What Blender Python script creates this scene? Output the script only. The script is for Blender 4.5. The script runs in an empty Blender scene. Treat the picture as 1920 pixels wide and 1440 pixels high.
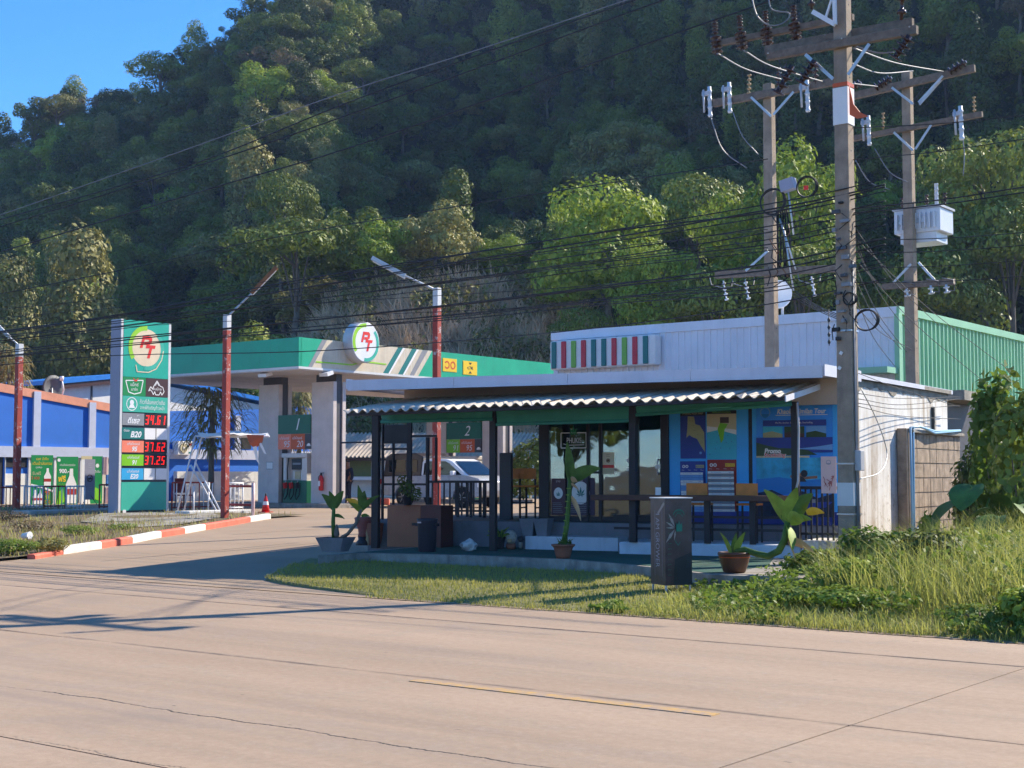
import bpy, math, random
import numpy as np
from mathutils import Vector, Matrix, noise
sc = bpy.context.scene
col = sc.collection
# ---------------------------------------------------------------- camera, sky, sun, exposure
F, CX, CY, EYE, HOR = 2700.0, 960.0, 720.0, 1.6, 890.0      # photo pixels (1920x1440)
PITCH = math.atan((HOR - CY) / F)
cam = bpy.data.cameras.new('camera'); cam.sensor_width = 36; cam.lens = 36 * F / 1920
cam.clip_start = .1; cam.clip_end = 6000
camo = bpy.data.objects.new('camera', cam); col.objects.link(camo)
camo.location = (0, 0, EYE); camo.rotation_euler = (math.pi / 2 + PITCH, 0, 0)
sc.camera = camo
SUN_AZ = Vector((.86, .51)).normalized(); SUN_EL = math.radians(36)
w = bpy.data.worlds.new('World'); sc.world = w; w.use_nodes = True
nt = w.node_tree; nt.nodes.clear()
sky = nt.nodes.new('ShaderNodeTexSky'); sky.sky_type = 'NISHITA'; sky.sun_disc = False
sky.sun_elevation = SUN_EL; sky.sun_rotation = math.atan2(SUN_AZ.x, SUN_AZ.y)
sky.air_density = .6; sky.dust_density = .1; sky.ozone_density = 2.5
bg = nt.nodes.new('ShaderNodeBackground'); bg.inputs['Strength'].default_value = .15
wo = nt.nodes.new('ShaderNodeOutputWorld')
hs = nt.nodes.new('ShaderNodeHueSaturation'); hs.inputs['Saturation'].default_value = 1.3
nt.links.new(sky.outputs[0], hs.inputs['Color']); nt.links.new(hs.outputs[0], bg.inputs[0]); nt.links.new(bg.outputs[0], wo.inputs[0])
sl = bpy.data.lights.new('sun', 'SUN'); sl.energy = 4.2; sl.angle = math.radians(.53); sl.color = (1, .9, .74)
so = bpy.data.objects.new('sun', sl); col.objects.link(so)
sd = Vector((SUN_AZ.x * math.cos(SUN_EL), SUN_AZ.y * math.cos(SUN_EL), math.sin(SUN_EL)))
so.rotation_euler = sd.to_track_quat('Z', 'Y').to_euler(); so.location = (60, 30, 60)
sc.view_settings.view_transform = 'Standard'; sc.view_settings.look = 'None'
sc.view_settings.exposure = 1.12; sc.view_settings.gamma = 1
sc.render.engine = 'CYCLES'
sc.cycles.use_denoising = True
sc.cycles.max_bounces = 6; sc.cycles.diffuse_bounces = 4; sc.cycles.glossy_bounces = 2
sc.cycles.transmission_bounces = 4; sc.cycles.transparent_max_bounces = 8
sc.cycles.caustics_reflective = False; sc.cycles.caustics_refractive = False
sc.cycles.sample_clamp_indirect = 6
sc.cycles.use_adaptive_sampling = True; sc.cycles.adaptive_threshold = .025
# ---------------------------------------------------------------- pixel helpers and frames
def ray(px, py):
    u = (px - CX) / F; v = (CY - py) / F; c, s = math.cos(PITCH), math.sin(PITCH)
    return Vector((u, c - v * s, s + v * c))
class Fr:
    def __init__(s, xd):
        x = Vector(xd).normalized(); s.x = x; s.y = Vector((-x.y, x.x)); s.rot = math.atan2(x.y, x.x)
    def loc(s, p): return Vector((p[0] * s.x.x + p[1] * s.x.y, p[0] * s.y.x + p[1] * s.y.y, p[2]))
    def wor(s, p): return Vector((p[0] * s.x.x + p[1] * s.y.x, p[0] * s.x.y + p[1] * s.y.y, p[2]))
    def b(s, px, py, b):                       # pixel on the vertical plane b = const
        r = ray(px, py); t = b / (r.x * s.y.x + r.y * s.y.y); return s.loc((r.x * t, r.y * t, EYE + r.z * t))
    def a(s, px, py, a):                       # pixel on the vertical plane a = const
        r = ray(px, py); t = a / (r.x * s.x.x + r.y * s.x.y); return s.loc((r.x * t, r.y * t, EYE + r.z * t))
    def z(s, px, py, z):
        r = ray(px, py); t = (z - EYE) / r.z; return s.loc((r.x * t, r.y * t, z))
    def d(s, px, py, d):
        r = ray(px, py); t = d / r.y; return s.loc((r.x * t, d, EYE + r.z * t))
    def g(s, px, py):                          # pixel on the sloping forecourt / verge
        z = .1
        for _ in range(12):
            p = s.z(px, py, z); q = RD.loc(s.wor(p)); z = H(q.y)
        return s.z(px, py, z)
RD = Fr((.794, -.607)); SH = Fr((.911, -.412)); WO = Fr((1, 0))
def H(b): return .45 * min(1, max(0, (b - 14.2) / 18.5))
V = Vector
# ---------------------------------------------------------------- materials
MATS = {}
class N:
    def __init__(s, name):
        s.m = bpy.data.materials.new(name); s.m.use_nodes = True; s.t = s.m.node_tree; s.t.nodes.clear()
        s.o = s.t.nodes.new('ShaderNodeOutputMaterial')
    def n(s, typ, ins=None, **kw):
        d = s.t.nodes.new(typ)
        for k, v in kw.items(): setattr(d, k, v)
        for k, v in (ins or {}).items():
            if isinstance(v, bpy.types.NodeSocket): s.t.links.new(v, d.inputs[k])
            else: d.inputs[k].default_value = v
        return d
    def math(s, op, a, b=0., c=0., clamp=False):
        d = s.n('ShaderNodeMath', {0: a, 1: b, 2: c}, operation=op); d.use_clamp = clamp; return d.outputs[0]
    def mix(s, f, a, b, typ='MIX'):
        d = s.n('ShaderNodeMix', data_type='RGBA', blend_type=typ)
        for k, v in ((0, f), (6, a), (7, b)):
            if isinstance(v, bpy.types.NodeSocket): s.t.links.new(v, d.inputs[k])
            else: d.inputs[k].default_value = v if k == 0 else (*v[:3], 1)
        return d.outputs[2]
    def co(s, scale=(1, 1, 1), kind='Object'):
        c = s.n('ShaderNodeTexCoord'); return s.n('ShaderNodeMapping', {0: c.outputs[kind], 3: scale}).outputs[0]
    def noise(s, vec, scale, detail=3, rough=.55, dist=0.):
        return s.n('ShaderNodeTexNoise', {'Vector': vec, 'Scale': scale, 'Detail': detail, 'Roughness': rough, 'Distortion': dist}).outputs[0]
    def ramp(s, f, lo, hi): return s.n('ShaderNodeMapRange', {0: f, 1: lo, 2: hi}).outputs[0]
    def bsdf(s, colr, rough=.6, metal=0., bump=None, bs=.3, bd=.02, spec=.4):
        p = s.n('ShaderNodeBsdfPrincipled', {'Roughness': rough, 'Metallic': metal, 'Specular IOR Level': spec})
        if isinstance(colr, bpy.types.NodeSocket): s.t.links.new(colr, p.inputs['Base Color'])
        else: p.inputs['Base Color'].default_value = (*colr[:3], 1)
        if bump is not None:
            b = s.n('ShaderNodeBump', {'Height': bump, 'Strength': bs, 'Distance': bd}); s.t.links.new(b.outputs[0], p.inputs['Normal'])
        return p.outputs[0]
    def out(s, sh): s.t.links.new(sh, s.o.inputs[0]); MATS[s.m.name] = s.m; return s.m
def lin(r, g, b): return tuple(((c / 255) / 12.92 if c <= 10 else ((c / 255 + .055) / 1.055) ** 2.4) for c in (r, g, b))
def M(name, c, rough=.6, var=.12, scale=3., metal=0., bump=0., spec=.4, drip=0., dirt=(.1, .08, .06), emit=0., bscale=0):
    k = N(name); v = k.co(); n1 = k.noise(v, scale, 5)
    f = k.ramp(n1, .3, .7); lo = [x * (1 - var) for x in c]; hi = [min(1, x * (1 + var)) for x in c]
    cc = k.mix(f, lo, hi)
    if drip:
        s = k.noise(k.co((9, 9, .7)), 1.0, 6, .65); b = k.noise(v, .8, 4)
        m = k.math('MULTIPLY', k.ramp(s, .5, .75), k.ramp(b, .35, .65)); m = k.math('MULTIPLY', m, drip, clamp=True)
        cc = k.mix(m, cc, dirt)
    r = k.math('ADD', rough - .06, k.math('MULTIPLY', n1, .12))
    bn = k.noise(v, bscale or scale * 8, 4) if bump else None
    sh = k.bsdf(cc, r, metal, bn, bump, .02, spec)
    if emit:
        e = k.n('ShaderNodeEmission', {0: (*c, 1), 1: emit}).outputs[0]; sh = k.n('ShaderNodeAddShader', {0: sh, 1: e}).outputs[0]
    return k.out(sh)
def leafmat(name, c1, c2, trans=.28, dry=None, rough=.55):
    k = N(name); t = k.n('ShaderNodeAttribute', attribute_name='tint').outputs['Fac']
    oi = k.n('ShaderNodeObjectInfo').outputs['Random']
    f = k.math('ADD', k.math('MULTIPLY', t, .62), k.math('MULTIPLY', oi, .55), clamp=True)
    c = k.mix(f, c1, c2)
    if dry: c = k.mix(k.ramp(t, .9, .96), c, dry)
    p = k.bsdf(c, rough, spec=.3); tr = k.n('ShaderNodeBsdfTranslucent', {0: c}).outputs[0]
    return k.out(k.n('ShaderNodeMixShader', {0: trans, 1: p, 2: tr}).outputs[0])
# ---------------------------------------------------------------- mesh builder
class MB:
    def __init__(s, mat=None): s.v = []; s.f = []; s.fm = []; s.sm = []; s.ml = []; s.mat = mat or 'concrete'; s.smooth = False
    def mi(s):
        if s.mat not in s.ml: s.ml.append(s.mat)
        return s.ml.index(s.mat)
    def add(s, vs, fs, mat=None, smooth=None):
        if mat: s.mat = mat
        n = len(s.v); s.v += [tuple(p) for p in vs]; m = s.mi()
        for f in fs: s.f.append(tuple(i + n for i in f)); s.fm.append(m); s.sm.append(s.smooth if smooth is None else smooth)
        return s
    def box(s, x0, x1, y0, y1, z0, z1, mat=None):
        return s.add([(x0, y0, z0), (x1, y0, z0), (x1, y1, z0), (x0, y1, z0), (x0, y0, z1), (x1, y0, z1), (x1, y1, z1), (x0, y1, z1)],
                     [(3, 2, 1, 0), (4, 5, 6, 7), (0, 1, 5, 4), (1, 2, 6, 5), (2, 3, 7, 6), (3, 0, 4, 7)], mat, False)
    def cbox(s, c, sx, sy, sz, rz=0., mat=None, rx=0., ry=0.):
        m = Matrix.Translation(c) @ Matrix.Rotation(rz, 4, 'Z') @ Matrix.Rotation(ry, 4, 'Y') @ Matrix.Rotation(rx, 4, 'X')
        t = MB().box(-sx / 2, sx / 2, -sy / 2, sy / 2, -sz / 2, sz / 2)
        return s.add([m @ V(p) for p in t.v], t.f, mat, False)
    def beam(s, p, q, wd, ht, mat=None, up=V((0, 0, 1))):
        p, q = V(p), V(q); d = (q - p).normalized()
        x = d.cross(up); x = x.normalized() if x.length > 1e-4 else V((1, 0, 0)); y = x.cross(d)
        vs = [e + x * (i * wd / 2) + y * (j * ht / 2) for e in (p, q) for i, j in ((-1, -1), (1, -1), (1, 1), (-1, 1))]
        return s.add(vs, [(3, 2, 1, 0), (4, 5, 6, 7), (0, 1, 5, 4), (1, 2, 6, 5), (2, 3, 7, 6), (3, 0, 4, 7)], mat, False)
    def tube(s, pts, r, n=6, mat=None, cap=True, smooth=True):
        pts = [V(p) for p in pts]; R = r if isinstance(r, (list, tuple)) else [r] * len(pts); vs = []; fs = []
        ref = None
        for i, p in enumerate(pts):
            d = (pts[min(i + 1, len(pts) - 1)] - pts[max(i - 1, 0)]).normalized()
            if ref is None: ref = V((0, 0, 1)) if abs(d.z) < .9 else V((1, 0, 0))
            x = d.cross(ref)
            if x.length < 1e-3: x = d.cross(V((.3, 1, .2)))
            x.normalize(); y = d.cross(x); ref = -y if False else ref
            for k in range(n):
                a = 2 * math.pi * (k + .5) / n; vs.append(p + (x * math.cos(a) + y * math.sin(a)) * R[i])
        for i in range(len(pts) - 1):
            for k in range(n):
                fs.append((i * n + k, i * n + (k + 1) % n, (i + 1) * n + (k + 1) % n, (i + 1) * n + k))
        s.add(vs, fs, mat, smooth)
        if cap: s.add([], [], mat); b = len(s.v) - len(vs); s.f.append(tuple(range(b + n - 1, b - 1, -1))); s.f.append(tuple(range(len(s.v) - n, len(s.v)))); s.fm += [s.mi()] * 2; s.sm += [False] * 2
        return s
    def lathe(s, c, prof, n=16, mat=None, axis='z', smooth=True, closed=True):
        c = V(c); vs = []; fs = []
        for r, h in prof:
            for k in range(n):
                a = 2 * math.pi * k / n; x, y = r * math.cos(a), r * math.sin(a)
                vs.append(c + (V((x, y, h)) if axis == 'z' else V((x, h, y)) if axis == 'y' else V((h, x, y))))
        m = len(prof)
        for i in range(m - 1):
            for k in range(n): fs.append((i * n + k, i * n + (k + 1) % n, (i + 1) * n + (k + 1) % n, (i + 1) * n + k))
        s.add(vs, fs, mat, smooth)
        if closed:
            b = len(s.v) - m * n
            s.f += [tuple(range(b + n - 1, b - 1, -1)), tuple(range(b + (m - 1) * n, b + m * n))]; s.fm += [s.mi()] * 2; s.sm += [False] * 2
        return s
    def ext(s, poly, vec, mat=None):
        poly = [V(p) for p in poly]; vec = V(vec); n = len(poly)
        return s.add(poly + [p + vec for p in poly], [tuple(range(n - 1, -1, -1)), tuple(range(n, 2 * n))] + [(i, (i + 1) % n, n + (i + 1) % n, n + i) for i in range(n)], mat, False)
    def poly(s, pts, mat=None): return s.add(pts, [tuple(range(len(pts)))], mat, False)
    def strap(s, base, d, length, width, droop=.5, n=6, mat=None, fold=.25, tip=.1, prof=None, roll=0.):
        base = V(base); d = V(d).normalized(); vs = []; fs = []; p = base.copy(); step = length / n
        for i in range(n + 1):
            t = i / n; wdt = width * (prof(t) if prof else (math.sin(math.pi * min(1, .12 + .88 * t) ** .8) * .9 + tip))
            x = d.cross(V((0, 0, 1))); x = x.normalized() if x.length > 1e-3 else V((1, 0, 0)); y = x.cross(d)
            if roll: x, y = x * math.cos(roll) + y * math.sin(roll), y * math.cos(roll) - x * math.sin(roll)
            vs += [p - x * wdt / 2 + y * wdt * fold, p, p + x * wdt / 2 + y * wdt * fold]
            p = p + d * step; d = (d - V((0, 0, droop / n))).normalized()
        for i in range(n): b = i * 3; fs += [(b, b + 1, b + 4, b + 3), (b + 1, b + 2, b + 5, b + 4)]
        return s.add(vs, fs, mat, True)
    def build(s, name, parent=None, off=(0, 0, 0)):
        me = bpy.data.meshes.new(name); o3 = V(off)
        me.from_pydata([(p[0] - o3.x, p[1] - o3.y, p[2] - o3.z) for p in s.v], [], s.f)
        for m in s.ml: me.materials.append(MATS[m])
        me.polygons.foreach_set('material_index', s.fm); me.polygons.foreach_set('use_smooth', s.sm); me.update()
        o = bpy.data.objects.new(name, me); col.objects.link(o)
        if parent: o.parent = parent
        return o
def tag(o, label=None, cat=None, group=None, kind=None):
    for k, v in (('label', label), ('category', cat), ('group', group), ('kind', kind)):
        if v: o[k] = v
    return o
class T:
    def __init__(s, name, label, cat, fr, base, group=None, kind=None):
        s.o = bpy.data.objects.new(name, None); col.objects.link(s.o); s.o.empty_display_size = .2
        s.fr = fr; s.base = V(base); s.o.location = fr.wor(s.base); s.o.rotation_euler = (0, 0, fr.rot); tag(s.o, label, cat, group, kind)
    def p(s, name, mb, parent=None, label=None, bev=0., kind=None):
        o = mb.build(name, parent or s.o, s.base); tag(o, label, None, None, kind)
        if bev:
            m = o.modifiers.new('bevel', 'BEVEL'); m.width = bev; m.segments = 2; m.limit_method = 'ANGLE'
        return o
def S(name, label, cat, fr, base, mb, group=None, kind=None, bev=0.):
    o = mb.build(name, None, base); o.location = fr.wor(V(base)); o.rotation_euler = (0, 0, fr.rot); tag(o, label, cat, group, kind)
    if bev:
        m = o.modifiers.new('bevel', 'BEVEL'); m.width = bev; m.segments = 2; m.limit_method = 'ANGLE'
    return o
def dup(o, parent=None):
    c = o.copy(); col.objects.link(c); c.parent = parent
    for ch in list(o.children): dup(ch, c)
    return c
# ---------------------------------------------------------------- flat print
TXT = {}
def textmesh(t, shear=0., bold=0.):
    k = (t, shear, bold)
    if k not in TXT:
        cu = bpy.data.curves.new('txt', 'FONT'); cu.body = t; cu.size = 1; cu.resolution_u = 3; cu.shear = shear; cu.offset = bold
        o = bpy.data.objects.new('txt', cu); col.objects.link(o); bpy.context.view_layer.update()
        me = bpy.data.meshes.new_from_object(o.evaluated_get(bpy.context.evaluated_depsgraph_get()))
        vs = np.array([v.co[:2] for v in me.vertices]) if len(me.vertices) else np.zeros((1, 2)); fs = [tuple(p.vertices) for p in me.polygons]
        bpy.data.objects.remove(o); bpy.data.curves.remove(cu); bpy.data.meshes.remove(me)
        lo, hi = vs.min(0), vs.max(0); TXT[k] = (vs - lo, fs, hi - lo)
    return TXT[k]
class Board:
    """flat print in a local (u,v) system on a plane; layers 1.5 mm apart"""
    def __init__(s, O, U, Vv, W, Hh, mb=None):
        s.O = V(O); s.U = V(U).normalized(); s.V = V(Vv).normalized(); s.N = s.U.cross(s.V).normalized(); s.W = W; s.H = Hh; s.mb = mb or MB(); s.k = 0
    def P(s, u, v, k): return s.O + s.U * (u * s.W) + s.V * (v * s.H) + s.N * (.0015 * k)
    def poly(s, pts, mat, k=None):
        if k is None: s.k += 1; k = s.k
        s.mb.add([s.P(u, v, k) for u, v in pts], [tuple(range(len(pts)))], mat, False); return s
    def rect(s, u0, v0, u1, v1, mat, k=None): return s.poly([(u0, v0), (u1, v0), (u1, v1), (u0, v1)], mat, k)
    def disc(s, u, v, r, mat, k=None, n=24, a0=0., a1=360., r0=0., sx=1.):
        A = s.W / s.H; full = abs(a1 - a0) >= 360
        an = [math.radians(a0 + (a1 - a0) * i / n) for i in range(n + (0 if full and not r0 else 1))]
        o = [(u + r * sx * math.cos(t), v + r * A * math.sin(t)) for t in an]
        if r0:
            if k is None: s.k += 1; k = s.k
            i_ = [(u + r0 * sx * math.cos(t), v + r0 * A * math.sin(t)) for t in an]
            for j in range(len(an) - 1): s.poly([o[j], o[j + 1], i_[j + 1], i_[j]], mat, k)
            return s
        return s.poly(o, mat, k)
    def line(s, pts, wd, mat, k=None):
        if k is None: s.k += 1; k = s.k
        A = s.W / s.H
        for (u0, v0), (u1, v1) in zip(pts, pts[1:]):
            dx, dy = (u1 - u0) * s.W, (v1 - v0) * s.H; L = math.hypot(dx, dy) or 1; nx, ny = -dy / L * wd / 2, dx / L * wd / 2
            s.poly([(u0 + nx, v0 + ny * A), (u1 + nx, v1 + ny * A), (u1 - nx, v1 - ny * A), (u0 - nx, v0 - ny * A)], mat, k)
        return s
    def text(s, t, u, v, h, mat, wmax=None, shear=0., bold=0., align='c', k=None, rot=0):
        vs, fs, sz = textmesh(t, shear, bold)
        if not len(fs): return s
        if k is None: s.k += 1; k = s.k
        sc_ = h * s.H / max(sz[1], 1e-3); sx = sc_
        if wmax: sx = min(sc_, wmax * s.W / sz[0]) if wmax > 0 else -wmax * s.W / sz[0]
        ox = {'c': -.5, 'l': 0, 'r': -1}[align] * sz[0] * sx
        pts = []
        for x, y in vs:
            x, y = x * sx + ox, y * sc_ - h * s.H / 2
            if rot: x, y = -y * rot, x * rot
            pts.append(s.O + s.U * (u * s.W + x) + s.V * (v * s.H + y) + s.N * (.0015 * k))
        s.mb.add(pts, fs, mat, False); return s
def vnoise(x, y, z=0.): return noise.noise(V((x, y, z)))
# ---------------------------------------------------------------- leaf clouds (numpy)
def npmesh(name, verts, quads, mat, tint=None, tri=False, smooth=False):
    me = bpy.data.meshes.new(name); verts = np.asarray(verts, dtype=np.float32); k = 3 if tri else 4; n = len(quads)
    me.vertices.add(len(verts)); me.vertices.foreach_set('co', verts.ravel())
    me.loops.add(n * k); me.loops.foreach_set('vertex_index', np.asarray(quads, dtype=np.int32).ravel())
    me.polygons.add(n); me.polygons.foreach_set('loop_start', np.arange(0, n * k, k, dtype=np.int32))
    if smooth: me.polygons.foreach_set('use_smooth', np.ones(n, dtype=bool))
    if tint is not None:
        at = me.attributes.new('tint', 'FLOAT', 'POINT'); at.data.foreach_set('value', np.asarray(tint, dtype=np.float32))
    for m in (mat if isinstance(mat, (list, tuple)) else [mat]): me.materials.append(MATS[m])
    me.update(calc_edges=True); return me
def leaves(rng, cen, nrm, size, aspect=.55, tintv=None, droop=0.):
    """diamond leaves: 4 verts each"""
    n = len(cen); nrm = nrm / (np.linalg.norm(nrm, axis=1, keepdims=True) + 1e-9)
    t = rng.normal(size=(n, 3)); t[:, 2] -= droop; t -= nrm * (t * nrm).sum(1, keepdims=True); t /= np.linalg.norm(t, axis=1, keepdims=True) + 1e-9
    b = np.cross(nrm, t); L = size[:, None] / 2
    v = np.stack([cen - t * L, cen + b * L * aspect + nrm * L * .15, cen + t * L, cen - b * L * aspect + nrm * L * .15], 1).reshape(-1, 3)
    q = np.arange(4 * n).reshape(n, 4)
    ti = np.repeat(tintv if tintv is not None else rng.random(n), 4)
    return v, q, ti
def crown_pts(rng, lobes, n, shell=.62, up=.35):
    """points near the surface of a union of ellipsoid lobes (cx,cy,cz,rx,ry,rz)"""
    lo = np.array(lobes, dtype=float); wgt = (lo[:, 3] * lo[:, 4] + lo[:, 3] * lo[:, 5]); wgt /= wgt.sum()
    k = rng.choice(len(lo), n, p=wgt); d = rng.normal(size=(n, 3)); d /= np.linalg.norm(d, axis=1, keepdims=True)
    r = shell + (1 - shell) * rng.random(n) ** .6
    r *= 1 + .22 * np.sin(d[:, 0] * 5 + k * 1.7) * np.sin(d[:, 1] * 5 + k) * np.sin(d[:, 2] * 4 + k * 2.1)
    p = lo[k, :3] + d * lo[k, 3:] * r[:, None]
    keep = np.ones(n, bool)
    for i in range(len(lo)):
        q = ((p - lo[i, :3]) / lo[i, 3:]); keep &= ~(((q * q).sum(1) < .42) & (k != i))
    nr = d / lo[k, 3:] * lo[k, 3:].mean(1, keepdims=True) * 1.15 + rng.normal(size=(n, 3)) * .42; nr[:, 2] += up
    return p[keep], nr[keep], k[keep]
# ================================================================ materials used all over
M('concrete', (.42, .39, .35), .85, .2, 2.5, bump=.25, drip=.35)
M('concrete_white', (.66, .65, .62), .8, .12, 2., bump=.15, drip=.5, dirt=(.25, .21, .16))
M('kerb_white', (.72, .68, .62), .8, .15, 3., bump=.2, drip=.5, dirt=(.3, .22, .15))
M('kerb_red', (.62, .14, .09), .75, .2, 3., bump=.2, drip=.4, dirt=(.4, .3, .22))
M('old_concrete', (.3, .27, .23), .9, .35, 4., bump=.5, drip=.8, dirt=(.07, .06, .05))
M('white', (.78, .78, .78), .5, .04); M('offwhite', (.66, .65, .63), .55, .06, drip=.15, dirt=(.4, .37, .33))
M('black', (.012, .012, .014), .5, .2); M('dark', (.03, .028, .032), .5, .2); M('darkgrey', (.07, .068, .075), .55, .15)
M('grey', (.25, .25, .26), .5, .1); M('lightgrey', (.5, .5, .52), .45, .06); M('steel', (.45, .45, .46), .35, .08, metal=.8)
M('galv', (.5, .51, .52), .45, .15, metal=.55); M('red', (.6, .02, .02), .4, .06); M('blue', (.01, .09, .42), .5, .08)
M('orange', (.75, .25, .04), .5, .1); M('yellow', (.85, .55, .02), .45, .05); M('green', (.02, .3, .12), .45, .05)
M('teal', (.01, .36, .27), .35, .05, drip=.1); M('rubber', (.015, .015, .016), .8, .2); M('wood', (.26, .1, .035), .6, .25, 6., bump=.1)
M('darkwood', (.1, .045, .03), .6, .25, 6.); M('terracotta', (.33, .12, .07), .75, .2, 6., bump=.15); M('soil', (.05, .035, .025), .95, .3, 9., bump=.4)
M('brown', (.16, .07, .035), .6, .2, 5.); M('cream', (.6, .55, .45), .7, .08, drip=.25, dirt=(.35, .28, .2))
M('pole_concrete', (.34, .26, .19), .9, .22, 5., bump=.35, drip=.6, dirt=(.1, .075, .055)); M('timber', (.2, .155, .12), .9, .3, 9., bump=.4)
M('porcelain', (.05, .02, .017), .18, .2, spec=.6); M('wire', (.02, .02, .022), .6, .1); M('alu_wire', (.24, .24, .25), .5, .1, metal=.4)
M('bark', (.17, .14, .11), .9, .3, 3., bump=.4); M('twig', (.62, .48, .33), .9, .45, .7)
def glass(name, c, mixv):
    k = N(name); fr = k.n('ShaderNodeFresnel', {0: 1.5}).outputs[0]; f = k.math('ADD', fr, mixv, clamp=True)
    nb = k.n('ShaderNodeBump', {'Height': k.noise(k.co(), 1.2, 2), 'Strength': .12, 'Distance': .05}).outputs[0]
    g = k.n('ShaderNodeBsdfGlossy', {'Color': (.9, .95, .95, 1), 'Roughness': .015, 'Normal': nb}).outputs[0]
    t = k.n('ShaderNodeBsdfTransparent', {0: (*c, 1)}).outputs[0]
    k.out(k.n('ShaderNodeMixShader', {0: f, 1: t, 2: g}).outputs[0])
glass('glass', (.6, .72, .68), .12); glass('carglass', (.03, .03, .035), .0)
leafmat('leaf_dark', (.035, .06, .014), (.16, .2, .036), .2); leafmat('leaf_mid', (.075, .115, .018), (.3, .34, .055), .22)
leafmat('leaf_olive', (.13, .13, .035), (.37, .34, .1), .2); leafmat('leaf_bright', (.14, .22, .024), (.38, .46, .055), .32)
leafmat('leaf_brown', (.11, .08, .045), (.2, .15, .075)); leafmat('grass_lawn', (.2, .22, .04), (.44, .41, .11), .45)
leafmat('grass_weed', (.26, .3, .05), (.52, .5, .14), .5, (.6, .5, .27)); leafmat('grass_dry', (.2, .15, .065), (.44, .34, .16), .35)
leafmat('leaf_shrub', (.08, .15, .02), (.26, .34, .055), .42); leafmat('leaf_big', (.06, .15, .025), (.1, .22, .04), .3)
leafmat('leaf_hang', (.24, .22, .09), (.3, .27, .12), .3)
M('plant_green', (.08, .15, .03), .6, .35, 5., spec=.2); M('plant_lime', (.24, .33, .05), .55, .3, 6., spec=.2); M('plant_yellow', (.7, .38, .03), .5, .2); M('plant_dry', (.5, .33, .17), .7, .2)
# concrete road: stains along the traffic, hairline cracks, polished specks
k = N('road'); v = k.co(); sx = k.n('ShaderNodeSeparateXYZ', {0: v})
big = k.noise(k.co((.12, .5, 1)), 1.0, 5, .6); st = k.noise(k.co((.06, 2.2, 1)), 1.0, 6, .6); fine = k.noise(v, 55, 3, .7); mid = k.noise(v, 2.2, 6, .65)
c = k.mix(k.ramp(big, .3, .7), (.33, .232, .155), (.43, .31, .215)); c = k.mix(k.math('MULTIPLY', k.ramp(st, .46, .7), .42), c, (.23, .17, .13))
c = k.mix(k.math('MULTIPLY', k.ramp(mid, .5, .72), .25), c, (.3, .26, .225)); c = k.mix(k.math('MULTIPLY', k.ramp(fine, .52, .75), .4), c, (.2, .165, .14))
by_ = sx.outputs[1]
for b_c, wd_c in ((10.1, .32), (11.55, .3), (7.55, .34), (5.75, .34), (3.6, .4)):
    g_ = k.ramp(k.math('ABSOLUTE', k.math('SUBTRACT', by_, b_c)), wd_c, 0.)
    c = k.mix(k.math('MULTIPLY', k.math('MULTIPLY', g_, k.ramp(k.noise(k.co((.18, .8, 1)), 1., 5, .65), .35, .65)), .42), c, (.185, .145, .115))
for b_c in (8.73, 12.25):
    g_ = k.ramp(k.math('ABSOLUTE', k.math('SUBTRACT', by_, k.math('ADD', b_c - .03, k.math('MULTIPLY', k.noise(v, 3.5, 6, .75), .06)))), .07, .01)
    c = k.mix(k.math('MULTIPLY', g_, k.ramp(k.noise(v, 1.1, 4, .7), .35, .6)), c, (.12, .09, .07))
gr_ = k.noise(v, 14, 8, .8); c = k.mix(k.math('MULTIPLY', k.ramp(gr_, .5, .7), .35), c, (.2, .15, .12)); c = k.mix(k.math('MULTIPLY', k.ramp(gr_, .5, .3), .3), c, (.5, .4, .33))
bl_n = k.noise(v, .55, 3, .5); c = k.mix(k.math('MULTIPLY', k.ramp(bl_n, .62, .7), .3), c, (.22, .18, .15))
wob = k.noise(k.co((.55, 0, 0)), 1.0, 8, .7, 0); dd = k.math('SUBTRACT', sx.outputs[1], k.math('ADD', 6.25, k.math('MULTIPLY', wob, .42)))
ab = k.math('ABSOLUTE', dd); c = k.mix(k.math('MULTIPLY', k.ramp(ab, .62, .05), k.math('MULTIPLY', k.ramp(st, .35, .6), .38)), c, (.2, .18, .165))
brk = k.ramp(k.noise(k.co((1.3, 0, 0)), 1.0, 4), .36, .5); crack = k.math('MULTIPLY', k.ramp(ab, .016, .004), brk)
wob2 = k.noise(k.co((.8, 0, 0)), 1.0, 8, .75); ab2 = k.math('ABSOLUTE', k.math('SUBTRACT', sx.outputs[1], k.math('ADD', 5.0, k.math('MULTIPLY', wob2, .5))))
crack = k.math('MAXIMUM', crack, k.math('MULTIPLY', k.ramp(ab2, .01, .003), k.math('MULTIPLY', k.ramp(k.noise(k.co((.4, 0, 0)), 1., 3), .42, .55), .7)))
c = k.mix(crack, c, (.05, .045, .04))
sp = k.noise(k.co((3, 9, 1)), 1.4, 2); c = k.mix(k.math('MULTIPLY', k.ramp(sp, .745, .78), .75), c, (.08, .065, .05))
vs_ = k.math('ADD', k.math('MULTIPLY', fine, .6), k.math('MULTIPLY', mid, .6)); h_ = k.math('SUBTRACT', vs_, k.math('MULTIPLY', crack, 2.5))
k.out(k.bsdf(c, .82, 0, h_, .3, .012, .3))
k = N('driveway'); v = k.co(); big = k.noise(v, .35, 5, .6); mid = k.noise(k.co((.5, 2.5, 1)), 1., 6, .65); fine = k.noise(v, 38, 4, .7)
c = k.mix(k.ramp(big, .3, .7), (.31, .22, .148), (.4, .292, .2)); c = k.mix(k.math('MULTIPLY', k.ramp(mid, .5, .75), .5), c, (.25, .22, .19))
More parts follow.
